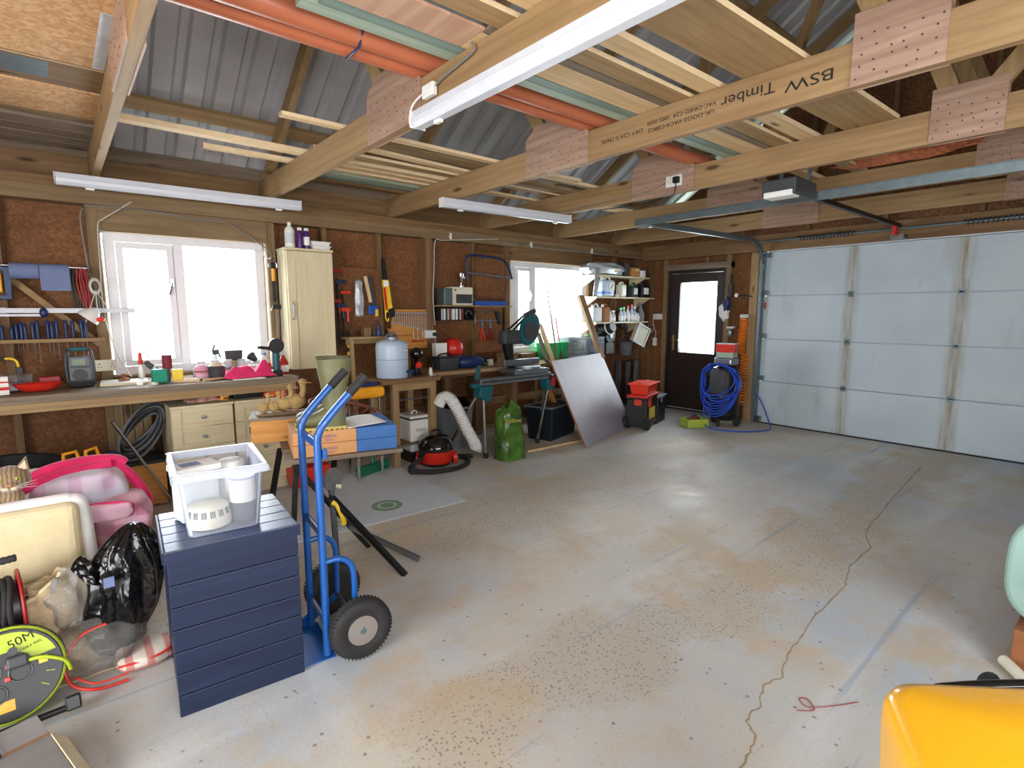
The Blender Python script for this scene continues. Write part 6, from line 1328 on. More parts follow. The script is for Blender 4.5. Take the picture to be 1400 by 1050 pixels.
# green sack
def sackfn(cx, cy, w, d, h, seed):
    from mathutils import noise as mn
    def fn(u, v):
        a = 2*PI*u; k = (1 - 0.22*v**2.0)*(1+0.16*mn.noise(Vector((math.cos(a)*1.6, math.sin(a)*1.6, v*4+seed))))
        k *= 1 - max(0, (v-0.90))*7 + 0.05*math.sin(a*7+v*9)*v
        ex = abs(math.cos(a))**0.75*math.copysign(1, math.cos(a)); ey = abs(math.sin(a))**0.75*math.copysign(1, math.sin(a))
        return (cx + ex*w/2*k - 0.06*w*v, cy + ey*d/2*k, h*v + 0.09*mn.noise(Vector((math.cos(a)*1.4, math.sin(a)*1.4, seed))) * v)
    return fn
t = thing('green_sack', 'green printed plastic sack standing on the floor beside the saw stand leg', 'sack', (3.36, 4.02, 0))
MB().grid(sackfn(0, 0, 0.32, 0.22, 0.53, 3), 40, 24, True).build('sack_body', 'green_sack', t, smooth=True)
text('Vellow', 0.062, (-0.055, -0.117, 0.40), (PI/2, 0, -0.25), 'ink_gold', t)
# dustbin, duct, vacuum
t = thing('dustbin', 'ribbed grey dustbin with a black liner between table and saw stand', 'bin', (3.24, 4.84, 0))
MB().lathe([(0.16, 0), (0.165, 0.01), (0.21, 0.42), (0.225, 0.425), (0.225, 0.445), (0.20, 0.44), (0.155, 0.03), (0, 0.03)], n=36).build('bin_body', 'bin_grey', t, smooth=True); 
for i in range(18):
    a = 2*PI*i/18; MB().beam((0.166*math.cos(a), 0.166*math.sin(a), 0.03), (0.209*math.cos(a), 0.209*math.sin(a), 0.41), 0.010, 0.008).build('rib', 'bin_grey', t)
MB().blob((0, 0, 0.44), (0.20, 0.20, 0.085), 24, 12, 0.25, 7).build('liner', 'bin_liner', t, smooth=True)
t = thing('flexible_duct', 'white concertina ventilation duct drooping in front of the dustbin', 'duct', (2.9, 4.3, 0))
dp = smooth_path([(-0.13, 0.10, 0.55), (-0.10, 0.07, 0.62), (-0.04, 0.03, 0.61), (0.03, -0.01, 0.48), (0.10, -0.03, 0.32), (0.17, -0.05, 0.18), (0.21, -0.05, 0.10), (0.20, -0.05, 0.065)], 14)
MB().tube(dp, 0.06, n=16, rr=[0.060 if i % 2 else 0.053 for i in range(len(dp))]).build('duct_hose', 'white_plastic', t, smooth=True)
t = thing('vacuum_cleaner', 'red and black tub vacuum cleaner on the floor in front of the timber table', 'vacuum cleaner', (2.66, 4.28, 0))
MB().lathe([(0.135, 0.03), (0.155, 0.05), (0.16, 0.16), (0.0, 0.16)], n=36).build('drum', 'red_plastic', t, smooth=True)
MB().lathe([(0.165, 0.155), (0.17, 0.17), (0.165, 0.20), (0.14, 0.26), (0.10, 0.29), (0.0, 0.30)], n=36).build('motor_dome', 'black_gloss', t, smooth=True)
MB().tube(arc((0, 0, 0.27), 0.07, 0.3, PI-0.3, 8), 0.010).build('carry_handle', 'black_plastic', t, smooth=True)
for a in (-0.35, 2.4): MB().cyl((0.15*math.cos(a), 0.15*math.sin(a)-0.01, 0.062), (0.19*math.cos(a), 0.19*math.sin(a)-0.01, 0.062), 0.06, n=22).build('wheel', 'red_plastic', t, smooth=True)
MB().lathe([(0.13, 0.012), (0.14, 0.03), (0.0, 0.03)], n=24).build('base', 'black_plastic', t, smooth=True); MB().cyl((-0.16, -0.04, 0.16), (-0.21, -0.06, 0.12), 0.026, n=14).build('hose_port', 'black_plastic', t, smooth=True)
hp = smooth_path([(-0.20, -0.06, 0.11), (-0.29, -0.02, 0.03), (-0.28, -0.16, 0.024), (-0.12, -0.27, 0.024), (0.10, -0.27, 0.024), (0.26, -0.16, 0.024), (0.30, -0.02, 0.024), (0.24, 0.08, 0.026), (0.40, -0.04, 0.024)], 16)
MB().tube(hp, 0.022, n=10, rr=[0.023 if i % 2 else 0.020 for i in range(len(hp))]).build('hose', 'black_rubber', t, smooth=True)
# toolboxes
t = thing('wheeled_toolbox', 'black wheeled toolbox with red latches by the laminate sheet', 'toolbox', (5.44, 3.90, 0), 0.32)
MB().box(0.0, 0.42, 0.0, 0.26, 0.03, 0.37).build('box_body', 'black_plastic', t, bevel=0.012); MB().box(-0.01, 0.43, -0.01, 0.27, 0.371, 0.40).build('lid', 'black_plastic', t, bevel=0.006)
MB().box(-0.005, 0.002, 0.07, 0.16, 0.30, 0.41).build('latch', 'orange_red', t, bevel=0.004); MB().box(0.05, 0.14, -0.014, -0.001, 0.28, 0.41).build('latch', 'orange_red', t, bevel=0.004)
MB().box(0.10, 0.33, -0.003, -0.0005, 0.12, 0.26).build('product_sticker', 'ink_gold', t)
for y in (0.05,): MB().cyl((0.01, -0.03, 0.07), (0.01, 0.03, 0.07), 0.07, n=24).build('wheel', 'black_rubber', t, smooth=True); MB().cyl((0.01, 0.23, 0.07), (0.01, 0.29, 0.07), 0.07, n=24).build('wheel', 'black_rubber', t, smooth=True)
MB().box(0.30, 0.36, -0.004, -0.0005, 0.06, 0.085).build('badge', 'red_plastic', t)
t = thing('toolbox', 'second black toolbox with a grey lid behind the wheeled one', 'toolbox', (5.86, 4.03, 0), 0.32)
MB().box(0.0, 0.34, 0.0, 0.26, 0.0, 0.33).build('box_body', 'black_plastic', t, bevel=0.012); MB().box(-0.01, 0.35, -0.01, 0.27, 0.331, 0.36).build('lid', 'grey_plastic', t, bevel=0.006); MB().box(0.12, 0.18, -0.012, -0.001, 0.27, 0.34).build('latch', 'grey_metal', t, bevel=0.003)
t = thing('tote_tray', 'orange-red tote tray lying on the wheeled toolbox', 'tray', (5.42, 3.88, 0.402), 0.32)
MB().box(-0.04, 0.44, -0.01, 0.25, 0, 0.028).build('lower_tray', 'red_plastic', t, bevel=0.006)
MB().taper(0.02, 0.42, 0.0, 0.24, 0.03, 0.15, 0.02).build('tote_body', 'orange_red', t, bevel=0.006); MB().box(0.0, 0.44, -0.02, 0.26, 0.1505, 0.165).build('rim', 'orange_red', t, bevel=0.004); MB().box(0.05, 0.39, 0.10, 0.14, 0.166, 0.18).build('handle', 'orange_red', t, bevel=0.004)
# compressor with blue hoses
t = thing('air_compressor', 'black upright air compressor standing in front of the dark door', 'compressor', (6.45, 3.45, 0))
MB().lathe([(0.12, 0.08), (0.17, 0.12), (0.175, 0.16), (0.175, 0.66), (0.15, 0.74), (0.06, 0.78), (0, 0.78)], n=36).build('tank', 'black_metal', t, smooth=True)
MB().box(-0.19, -0.172, -0.10, 0.11, 0.42, 0.72).build('front_panel', 'dark_grey', t, bevel=0.006); MB().box(-0.194, -0.19, -0.08, 0.06, 0.39, 0.415).build('silver_badge', 'chrome', t)
MB().box(-0.10, 0.10, -0.12, 0.12, 0.78, 0.87).build('pump', 'grey_metal', t, bevel=0.02)
for y in (-0.15, 0.15): MB().cyl((0.06, y-0.02, 0.07), (0.06, y+0.02, 0.07), 0.07, n=22).build('wheel', 'black_rubber', t, smooth=True)
MB().cyl((-0.13, 0, 0.0), (-0.13, 0, 0.12), 0.02, n=12).build('foot', 'black_rubber', t); MB().tube(smooth_path([(-0.12, 0.14, 0.80), (-0.16, 0.18, 0.70), (-0.18, 0.16, 0.6)]), 0.012).build('handle', 'black_rubber', t, smooth=True)
t = thing('red_carton', 'red and white carton on top of the air compressor', 'box', (6.45, 3.45, 0.872), 0.2)
MB().box(-0.09, 0.09, -0.12, 0.11, 0.07, 0.17).build('carton_body', 'red_plastic', t, bevel=0.003); MB().box(-0.088, 0.088, -0.118, 0.108, 0.171, 0.178).build('top', 'paper_white', t); MB().box(-0.10, 0.10, -0.11, 0.10, 0, 0.069).build('tray', 'teal_board_x', t, bevel=0.006)
t = thing('air_hose', 'bright blue air hose looped over the compressor and trailing on the floor', 'hose', (6.42, 3.45, 0))
random.seed(5)
for k in range(9):
    w = 0.215 + 0.014*(k % 4); zb = 0.14 + 0.034*k; ph = random.uniform(-0.03, 0.03)
    pts = [(-0.03 - 0.17*math.cos(s)*0.0 - (0.17+0.006*k)*max(0.0, math.cos((s)/1.0 - PI/2))**0.6 if False else -0.12 - 0.055*math.sin(PI*q) - 0.004*k, w*math.cos(2*PI*q)+ph, 0) for q, s in [(0, 0)]]
    pts = []
    for i in range(30):
        a = 2*PI*i/30; y = w*math.cos(a) + ph; zz = (0.80+zb)/2 + (0.80-zb)/2*math.sin(a)
        x = -0.21 - 0.006*k + 0.16*abs(math.cos(a))**2.0 + (0.06 if math.sin(a) > 0.6 else 0.0)
        pts.append((x, y, zz))
    MB().tube(smooth_path(pts + [pts[0]], 2)[:-1], 0.0085, n=7, closed=True).build('loop', 'hose_blue', t, smooth=True)
MB().tube(smooth_path([(-0.23, 0.05, 0.52), (-0.24, 0.12, 0.35), (-0.25, 0.10, 0.08), (-0.30, 0.0, 0.011), (-0.28, -0.25, 0.011), (-0.1, -0.45, 0.011), (0.2, -0.52, 0.011), (0.42, -0.40, 0.06), (0.44, -0.28, 0.30), (0.42, -0.2, 0.4)], 10), 0.008, n=7).build('trailing_hose', 'hose_blue', t, smooth=True)
t = thing('lime_crate', 'small lime green crate of oddments at the foot of the compressor', 'crate', (6.12, 3.66, 0), -0.5)
MB().taper(-0.13, 0.13, -0.09, 0.09, 0, 0.012, 0.0).build('base', 'lime_crate', t)
for a in ((-0.14, 0.14, -0.10, -0.085), (-0.14, 0.14, 0.085, 0.10), (-0.14, -0.125, -0.085, 0.085), (0.125, 0.14, -0.085, 0.085)): MB().box(*a, 0.0, 0.10).build('side', 'lime_crate', t, bevel=0.004)
MB().blob((0, 0, 0.09), (0.08, 0.05, 0.04), 14, 10, 0.3, 4).build('oddments', 'rust', t, smooth=True); MB().tube(arc((0.0, 0, 0.09), 0.05, 0.2, 2.6, 7), 0.012).build('black_grip', 'black_rubber', t, smooth=True)

# ================================================================ MAT, BROOM AND WORKBENCH STAND
t = thing('hardboard_sheet', 'thin pale grey hardboard sheet lying on the concrete', 'sheet', (2.30, 3.28, 0.001), -0.045)
MB().box(-1.85, 0.0, 0.0, 1.12, 0, 0.006).build('sheet_body', 'hardboard_grey', t)
t['label'] = 'thin pale grey hardboard sheet lying on the concrete floor'
MB().cyl((-0.53, 0.27, 0.006), (-0.53, 0.27, 0.0064), 0.115, n=32).build('green_overspray', 'paint_green', t)
MB().grid(lambda u, v: (-0.53+(0.055+0.016*v)*math.cos(2*PI*u), 0.27+(0.055+0.016*v)*math.sin(2*PI*u), 0.0070), 32, 1, True).build('spray_ring', 'hardboard_grey', t)
MB().grid(lambda u, v: (-0.90+(0.055+0.01*v)*math.cos(2*PI*u), 0.12+(0.055+0.01*v)*math.sin(2*PI*u), 0.0066), 32, 1, True).build('spray_ring', 'paint_green', t)
t = thing('broom_head', 'green floor squeegee standing on the grey sheet', 'broom', (2.08, 4.42, 0.008), 0.35)
MB().box(-0.19, 0.19, -0.03, 0.03, 0.03, 0.085).build('head', 'green_plastic', t, bevel=0.01); MB().box(-0.185, 0.185, -0.02, 0.02, 0, 0.029).build('blade', 'green_plastic', t); MB().cyl((0, 0, 0.085), (0.0, 0.02, 0.16), 0.018, n=12).build('ferrule', 'green_plastic', t, smooth=True)
single(MB().taper(1.35, 1.68, 4.36, 4.56, 0.008, 0.17, 0.02), 'red_tub', 'red_plastic', 'red plastic tub on the floor under the folding work table', 'tub', bevel=0.012)
single(MB().lathe([(0.04, -0.015), (0.04, 0.015)], (2.33, 4.14, 0.04), 16, axis='y'), 'castor', 'black_rubber', 'small black castor lying beside the grey sheet', 'wheel', smooth=True)

DR = -0.24
wm = thing('folding_work_table', 'black-legged folding work table with a timber jaw top', 'work table', (0.96, 3.14, 0), DR)
MB().box(-0.02, 0.66, -0.03, 0.20, 0.575, 0.60).build('jaw_board', 'grey_wood_x', wm, bevel=0.003); MB().box(-0.02, 0.66, 0.26, 0.66, 0.575, 0.60).build('jaw_board', 'grey_wood_x', wm, bevel=0.003)
tb = MB()
for k in range(20): tb.box(0.30+k*0.016, 0.308+k*0.016, -0.024, 0.0, 0.567, 0.5745)
tb.build('rack_teeth', 'black_metal', wm)['kind'] = 'stuff'
MB().box(0.0, 0.62, 0.20, 0.26, 0.55, 0.574).build('cross_channel', 'black_metal', wm)
def W2L(x, y, z):
    dx, dy = x-0.96, y-3.14; c, s_ = math.cos(-DR), math.sin(-DR); return (dx*c - dy*s_, dx*s_ + dy*c, z)
for p, q in (((1.12, 2.95, 0.40), (1.361, 2.531, 0.0)), ((0.99, 3.14, 0.56), (1.368, 3.002, 0.0)), ((1.02, 3.20, 0.56), (0.963, 3.185, 0.0)), ((1.13, 2.96, 0.46), (1.11, 2.86, 0.0)), ((1.05, 3.60, 0.56), (0.98, 3.75, 0.0)), ((1.13, 2.97, 0.42), (1.22, 3.12, 0.56))):
    MB().beam(W2L(*p), W2L(*q), 0.03, 0.028).build('leg', 'black_metal', wm, bevel=0.003)
MB().beam(W2L(1.26, 3.04, 0.15), W2L(1.50, 2.62, 0.02), 0.02, 0.03).build('stay', 'grey_metal', wm)
MB().cyl(W2L(1.13, 2.945, 0.50), W2L(1.135, 2.93, 0.50), 0.065, n=26).build('hinge_plate', 'grey_metal', wm, smooth=True); MB().cyl(W2L(1.15, 2.92, 0.46), W2L(1.16, 2.90, 0.46), 0.012, n=10).build('pivot', 'cream_plastic', wm)
MB().tube(smooth_path([W2L(1.12, 2.92, 0.37), W2L(1.14, 2.90, 0.35), W2L(1.16, 2.88, 0.28), W2L(1.165, 2.88, 0.24)]), 0.016).build('yellow_grip', 'yellow', wm, smooth=True)
for k, l in enumerate(('lower flat carton on the work table, blue end cap, blue print', 'upper flat carton on the work table, under the wellington boots')):
    t = thing('flat_carton', l, 'carton', (0.985, 3.135, 0.602 + k*0.0745), DR, 'flat brown and blue cartons')
    MB().box(0.0, 0.36, 0.0, 0.42, 0, 0.072).build('carton_body', 'cardboard', t, bevel=0.002); MB().box(0.361, 0.605, -0.002, 0.422, 0, 0.073).build('end_sleeve', 'box_blue', t, bevel=0.002)
    text('Amtico', 0.030, (0.19, -0.0006, 0.042), (PI/2, 0, 0), 'ink_blue', t, shear=0.3, sx=1.2); text('Floors', 0.02, (0.20, -0.0006, 0.018), (PI/2, 0, 0), 'ink_blue', t, shear=0.3)
CTZ = 0.7495
t = thing('paper_sheet', 'white sheet of paper lying on the upper carton', 'paper', (1.40, 3.20, CTZ + 0.003), 0.1)
MB().grid(lambda u, v: (-0.13+0.27*u+0.03*v, -0.14+0.24*v, 0.004+0.012*math.sin(PI*u)*v + 0.012*u*v), 10, 10).build('sheet', 'paper_white', t, smooth=True, solid=0.001)
# wellington boots
def boot(label, loc, rz):
    t = thing('wellington_boot', label, 'boot', loc, rz, 'pair of green wellington boots')
    secs = [(0.0, 0.0, 0.062, 0.055, 0.0), (0.0, 0.0, 0.066, 0.058, 0.03), (0.002, 0, 0.066, 0.058, 0.09), (0.005, 0, 0.062, 0.056, 0.14), (0.008, 0, 0.072, 0.062, 0.22), (0.01, 0, 0.092, 0.070, 0.32), (0.01, 0, 0.102, 0.074, 0.40)]
    mb = MB(); n = 24
    vs = []; fs = []
    for cx, cy, a, b, z in secs + [(0.01, 0, 0.096, 0.068, 0.398), (0.006, 0, 0.066, 0.056, 0.22)]:
        for i in range(n): th = 2*PI*i/n; vs.append((cx + a*math.cos(th), cy + b*math.sin(th), z + 0.022))
    N = len(secs) + 2
    for k in range(N-1):
        for i in range(n): fs.append((k*n+i, k*n+(i+1)%n, (k+1)*n+(i+1)%n, (k+1)*n+i))
    fs.append(tuple(range(n-1, -1, -1))); fs.append(tuple((N-1)*n+i for i in range(n)))
    mb.add(vs, fs).build('shaft', 'boot_green', t, smooth=True)
    mb = MB(); fsec = [(0.02, 0.056, 0.125), (-0.04, 0.056, 0.12), (-0.08, 0.054, 0.095), (-0.12, 0.056, 0.078), (-0.165, 0.054, 0.07), (-0.20, 0.042, 0.058), (-0.217, 0.02, 0.04)]
    vs = []; fs = []; n = 14
    for x, w, h in fsec:
        for i in range(n):
            th = 2*PI*i/n; vs.append((x, w*math.cos(th), 0.022 + max(0, h*(0.5+0.5*math.sin(th)))))
    for k in range(len(fsec)-1):
        for i in range(n): fs.append((k*n+i, k*n+(i+1)%n, (k+1)*n+(i+1)%n, (k+1)*n+i))
    fs.append(tuple(range(n-1, -1, -1))); fs.append(tuple((len(fsec)-1)*n+i for i in range(n)))
    mb.add(vs, fs).build('foot', 'boot_green', t, smooth=True)
    poly = [(0.065, -0.05), (0.065, 0.05), (0.0, 0.058), (-0.06, 0.052), (-0.14, 0.06), (-0.20, 0.046), (-0.225, 0.0), (-0.20, -0.046), (-0.14, -0.06), (-0.06, -0.052), (0.0, -0.058)]
    MB().prism(poly, 'z', 0.006, 0.0215).build('sole', 'boot_sole', t, bevel=0.004)
    cl = MB()
    for k in range(9):
        if k in (5,): continue
        cl.box(0.045-k*0.03, 0.062-k*0.03, -0.052, 0.052, 0.0, 0.0055)
    cl.build('tread', 'boot_sole', t)['kind'] = 'stuff'
    MB().box(0.05, 0.09, -0.012, 0.012, 0.32, 0.415).build('pull_strap', 'boot_green', t, bevel=0.003)
    return t
boot('front green wellington boot on the cartons, behind the trolley handles', (1.235, 3.13, CTZ), DR-0.05)
boot('rear green wellington boot, mostly hidden behind the front one', (1.285, 3.285, CTZ), DR+0.02)
# tractor seat
t = thing('tractor_seat', 'rusty slotted iron tractor seat behind the wellington boots', 'seat', (1.48, 3.62, 0.665), -0.25)
t.rotation_euler = (0.25, 0.25, -0.25)
def seatpt(r, a):
    x = 0.25*r*math.cos(a); y = 0.19*r*math.sin(a)*(1+0.25*math.cos(a)*0); return (x, y, 0.02 + 0.10*r*r*(0.75+0.25*abs(math.cos(a))))
for k in range(20):
    a0 = 2*PI*k/20; mb = MB(); pts = [seatpt(0.42 + 0.5*i/6, a0 + 0.10*math.sin(i/6*2)) for i in range(7)]; mb.tube(pts, 0.009, n=6); mb.build('seat_bar', 'rust', t, smooth=True)
MB().tube([seatpt(0.97, 2*PI*i/40) for i in range(40)], 0.014, closed=True).build('seat_rim', 'rust', t, smooth=True)
MB().grid(lambda u, v: seatpt(0.03+0.42*v, 2*PI*u), 28, 5, True).build('seat_centre', 'rust', t, smooth=True, solid=0.008)
MB().cyl((0, 0, 0.02), (0, 0, -0.05), 0.02, n=12).build('mount', 'rust', t)
# crate with ducks
t = thing('timber_crate', 'small varnished pine crate with a grey lid under the duck ornament', 'crate', (1.12, 3.74, 0.602), -0.32)
MB().box(-0.19, 0.19, -0.13, 0.13, 0, 0.145).build('crate_body', 'varnished_pine_x', t, bevel=0.003); MB().box(-0.20, 0.20, -0.14, 0.14, 0.146, 0.165).build('lid', 'grey_wood_x', t, bevel=0.003)
MB().box(-0.204, -0.191, -0.05, 0.05, 0.05, 0.10).build('iron_handle', 'rust', t, bevel=0.004)
dk = thing('duck_ornament', 'stone-coloured ornament of four ducklings in a row on the crate', 'ornament', (1.10, 3.72, 0.768), -0.15)
MB().box(-0.15, 0.15, -0.045, 0.045, 0, 0.016).build('plinth', 'treated_x', dk, bevel=0.006)
for i, (x, s_) in enumerate(((-0.10, 0.8), (-0.035, 0.85), (0.035, 1.1), (0.105, 1.3))):
    mb = MB().blob((x, 0, 0.016+0.045*s_), (0.048*s_, 0.032*s_, 0.040*s_), 16, 12, 0.04, i)
    mb.tube(smooth_path([(x+0.025*s_, 0, 0.016+0.065*s_), (x+0.036*s_, 0, 0.016+0.10*s_), (x+0.034*s_, 0, 0.016+0.135*s_)]), 0.015*s_, n=10)
    mb.blob((x+0.036*s_, 0, 0.016+0.145*s_), (0.022*s_, 0.018*s_, 0.019*s_), 14, 10, 0); mb.build('duck', 'duck_stone', dk, smooth=True)
    d_ = [c for c in bpy.data.objects if c.parent == dk and c.name.startswith('duck')][-1]
    MB().beam((x+0.055*s_, 0, 0.016+0.142*s_), (x+0.078*s_, 0, 0.016+0.138*s_), 0.014, 0.006).build('bill', 'terracotta', d_, bevel=0.002); MB().cyl((x, 0, 0.010), (x, 0, 0.016+0.012*s_), 0.006, n=8).build('foot', 'terracotta', d_)
single(MB().blob((1.13, 3.80, 0.768+0.03), (0.03, 0.03, 0.03), 14, 10, 0.15, 8).blob((1.13, 3.80, 0.768+0.075), (0.018, 0.018, 0.022), 12, 8, 0.05, 2).blob((1.15, 3.80, 0.768+0.115), (0.02, 0.018, 0.03), 12, 8, 0.1, 3), 'rabbit_ornament', 'terracotta', 'small terracotta figure behind the duck ornament', 'ornament', smooth=True)
# yellow stool behind
t = thing('step_stool', 'yellow folding stool behind the boots', 'stool', (2.02, 4.40, 0)); t['label'] = 'yellow folding stool with silver legs left of the timber table'
MB().box(-0.17, 0.15, -0.10, 0.10, 0.70, 0.80).build('seat', 'yellow_chair', t, bevel=0.035)
for x in (-0.12, 0.10): MB().beam((x, -0.08, 0.70), (x-0.02, -0.12, 0), 0.025, 0.02).beam((x, 0.08, 0.70), (x+0.02, 0.16, 0), 0.025, 0.02).build('leg', 'chrome', t, bevel=0.002)
MB().box(-0.06, 0.10, -0.06, 0.06, 0.801, 0.83).build('cushion', 'deep_blue', t, bevel=0.008)

# ================================================================ FOREGROUND: BLUE BOX, TUB, SACK TRUCK
t = thing('slatted_box', 'navy blue painted slatted wooden box in the foreground', 'box', (0.452, 2.308, 0), -0.075)
hw = 0.216; n = 7; ph = 0.585/n
for k in range(n):
    z0 = k*ph; MB().box(-hw, hw, -hw, -hw+0.016, z0+0.0015, z0+ph-0.0015).build('plank', 'blue_stain_x', t, bevel=0.003)
    MB().box(-hw+0.004, -hw+0.018, -hw+0.0175, hw-0.017, z0+0.0015, z0+ph-0.0015).build('plank', 'blue_stain_y', t, bevel=0.003)
    MB().box(hw-0.018, hw-0.004, -hw+0.0175, hw-0.017, z0+0.0015, z0+ph-0.0015).build('plank', 'blue_stain_y', t, bevel=0.003)
    MB().box(-hw, hw, hw-0.016, hw, z0+0.0015, z0+ph-0.0015).build('plank', 'blue_stain_x', t, bevel=0.003)
for k in range(5): MB().box(-hw-0.004, hw+0.004, -hw-0.004+k*0.088, -hw-0.004+(k+1)*0.088-0.003, 0.602, 0.63).build('lid_board', 'blue_sheen_top_x', t, bevel=0.003)
MB().box(-hw-0.008, hw+0.008, -hw-0.014, -hw-0.0045, 0.586, 0.628).build('lid_rail', 'blue_stain_x', t, bevel=0.002); MB().box(-hw-0.014, -hw-0.005, -hw-0.0044, hw+0.004, 0.586, 0.628).build('lid_rail', 'blue_stain_y', t, bevel=0.002)
MB().box(-hw+0.02, hw-0.02, -hw+0.018, hw-0.018, 0.586, 0.60).build('inner_frame', 'blue_stain_x', t)
t = thing('clear_tub', 'open clear plastic storage tub standing on the blue box', 'storage tub', (0.437, 2.335, 0.6315), -0.09)
def tubshell(x, y, h, e, th):
    a = [(-x+e, -y+e), (x-e, -y+e), (x-e, y-e), (-x+e, y-e)]; b = [(-x, -y), (x, -y), (x, y), (-x, y)]
    def rr(pts, r, z, ins=0):
        out = []
        for (px, py), a0 in zip(pts, (PI, 1.5*PI, 0, 0.5*PI)):
            cx = px - math.copysign(r, px); cy = py - math.copysign(r, py)
            for i in range(6): t_ = a0 + PI/2*i/5; out.append((cx + (r-ins)*math.cos(t_), cy + (r-ins)*math.sin(t_), z))
        return out
    rings = [rr(a, 0.03, 0), rr(b, 0.03, h), rr(b, 0.03, h, th), rr(a, 0.03, th, th)]
    n_ = 24; vs = sum(rings, []); fs = []
    for k in range(3):
        for i in range(n_): fs.append((k*n_+i, k*n_+(i+1)%n_, (k+1)*n_+(i+1)%n_, (k+1)*n_+i))
    fs += [tuple(range(n_-1, -1, -1)), tuple(3*n_+i for i in range(n_))]
    return MB().add(vs, fs)
tubshell(0.142, 0.19, 0.235, 0.022, 0.003).build('tub_wall', 'clear_tub', t, smooth=True)
rim = MB()
for a in ((-0.157, 0.157, -0.205, -0.188), (-0.157, 0.157, 0.188, 0.205), (-0.157, -0.140, -0.188, 0.188), (0.140, 0.157, -0.188, 0.188)): rim.box(*a, 0.215, 0.245)
rim.build('rim', 'tub_rim', t, bevel=0.006)
TZ = 0.6355
t = thing('vent_cap', 'off-white slotted round ventilator inside the clear tub', 'ventilator', (0.388, 2.272, TZ), 0)
MB().lathe([(0.062, 0), (0.075, 0.004), (0.076, 0.03), (0.068, 0.075), (0.055, 0.088), (0, 0.09)], n=36).build('cap_body', 'cream_plastic', t, smooth=True)
for g in range(-4, 5):
    a = -PI/2 + g*0.42
    for k in (-1, 0, 1): aa = a + k*0.09; MB().beam((0.073*math.cos(aa), 0.073*math.sin(aa), 0.045), (0.069*math.cos(aa), 0.069*math.sin(aa), 0.07), 0.004, 0.003).build('slot', 'dark_grey', t)
t = thing('canister', 'white canister with a grey-green lower band inside the clear tub', 'canister', (0.508, 2.262, TZ))
MB().cyl((0, 0, 0.0), (0, 0, 0.075), 0.047, n=30).build('lower_band', 'grey_plastic', t, smooth=True); MB().cyl((0, 0, 0.0755), (0, 0, 0.165), 0.047, n=30).build('upper_body', 'white_plastic', t, smooth=True); MB().cyl((0, 0, 0.1655), (0, 0, 0.175), 0.049, n=30).build('lid', 'jug_blue', t, smooth=True)
t = thing('white_carton', 'thin white carton resting across the top inside the clear tub', 'box', (0.37, 2.40, TZ), 0.15)
MB().box(-0.07, 0.07, -0.05, 0.05, 0.0, 0.19).build('stack', 'jug_clear', t, bevel=0.003); MB().box(-0.08, 0.08, -0.06, 0.06, 0.191, 0.215).build('carton_body', 'paper_white', t, bevel=0.002); MB().box(-0.05, 0.02, -0.03, 0.03, 0.2152, 0.216).build('blue_print', 'paper_blue', t)
single(MB().lathe([(0.045, 0), (0.05, 0.01), (0.05, 0.20), (0.045, 0.205), (0, 0.205)], (0.505, 2.42, TZ), 26), 'white_canister', 'white_plastic', 'round white canister at the back of the clear tub', 'canister', smooth=True)

t = thing('sack_truck', 'blue tubular sack truck with pneumatic wheels beside the blue box', 'sack truck', (0.772, 2.243, 0), -0.10)
hh = 0.131
for s_ in (-1, 1):
    p = smooth_path([(0.0, s_*hh, 0.012), (0.0, s_*hh, 0.5), (0.0, s_*hh, 0.90), (0.01, s_*hh, 0.97), (0.045, s_*hh, 1.02), (0.12, s_*hh, 1.10), (0.165, s_*hh, 1.145)], 6)
    o = MB().tube(p, 0.0155, n=14).build('upright', 'trolley_blue', t, smooth=True)
    MB().cyl((0.135, s_*hh, 1.115), (0.205, s_*hh, 1.185), 0.019, n=14).build('grip', 'black_rubber', o, smooth=True)
    MB().tube(smooth_path([(0.0, s_*hh, 0.42), (0.07, s_*hh, 0.42), (0.115, s_*hh, 0.38), (0.125, s_*hh, 0.30), (0.122, s_*hh, 0.13)], 6), 0.0125, n=12).build('axle_stay', 'trolley_blue', t, smooth=True)
    MB().beam((0.0, s_*hh, 0.04), (0.12, s_*hh, 0.125), 0.006, 0.03).build('lower_stay', 'trolley_blue', t, bevel=0.002)
for z, m_ in ((0.92, 0.012), (0.54, 0.014)):
    MB().box(-0.006, 0.010, -hh+0.015, hh-0.015, z-0.018, z+0.018).build('cross_bar', 'trolley_blue', t, bevel=0.005)
MB().box(-0.004, 0.008, -hh+0.015, hh-0.015, 0.14, 0.17).build('cross_bar', 'trolley_blue', t, bevel=0.003)
MB().box(0.016, 0.034, -hh-0.016, -hh+0.012, 0.86, 0.90).build('clamp_bolt', 'trolley_blue', t, bevel=0.004)
MB().box(-0.10, 0.03, -hh-0.02, hh+0.02, 0.002, 0.007).build('toe_plate', 'trolley_blue', t)
MB().prism([(-0.09, 0.008), (0.015, 0.008), (0.015, 0.08)], 'y', hh+0.014, hh+0.018).build('gusset', 'trolley_blue', t)
MB().cyl((0.122, -0.20, 0.13), (0.122, 0.20, 0.13), 0.0095, n=12).build('axle', 'grey_metal', t, smooth=True)
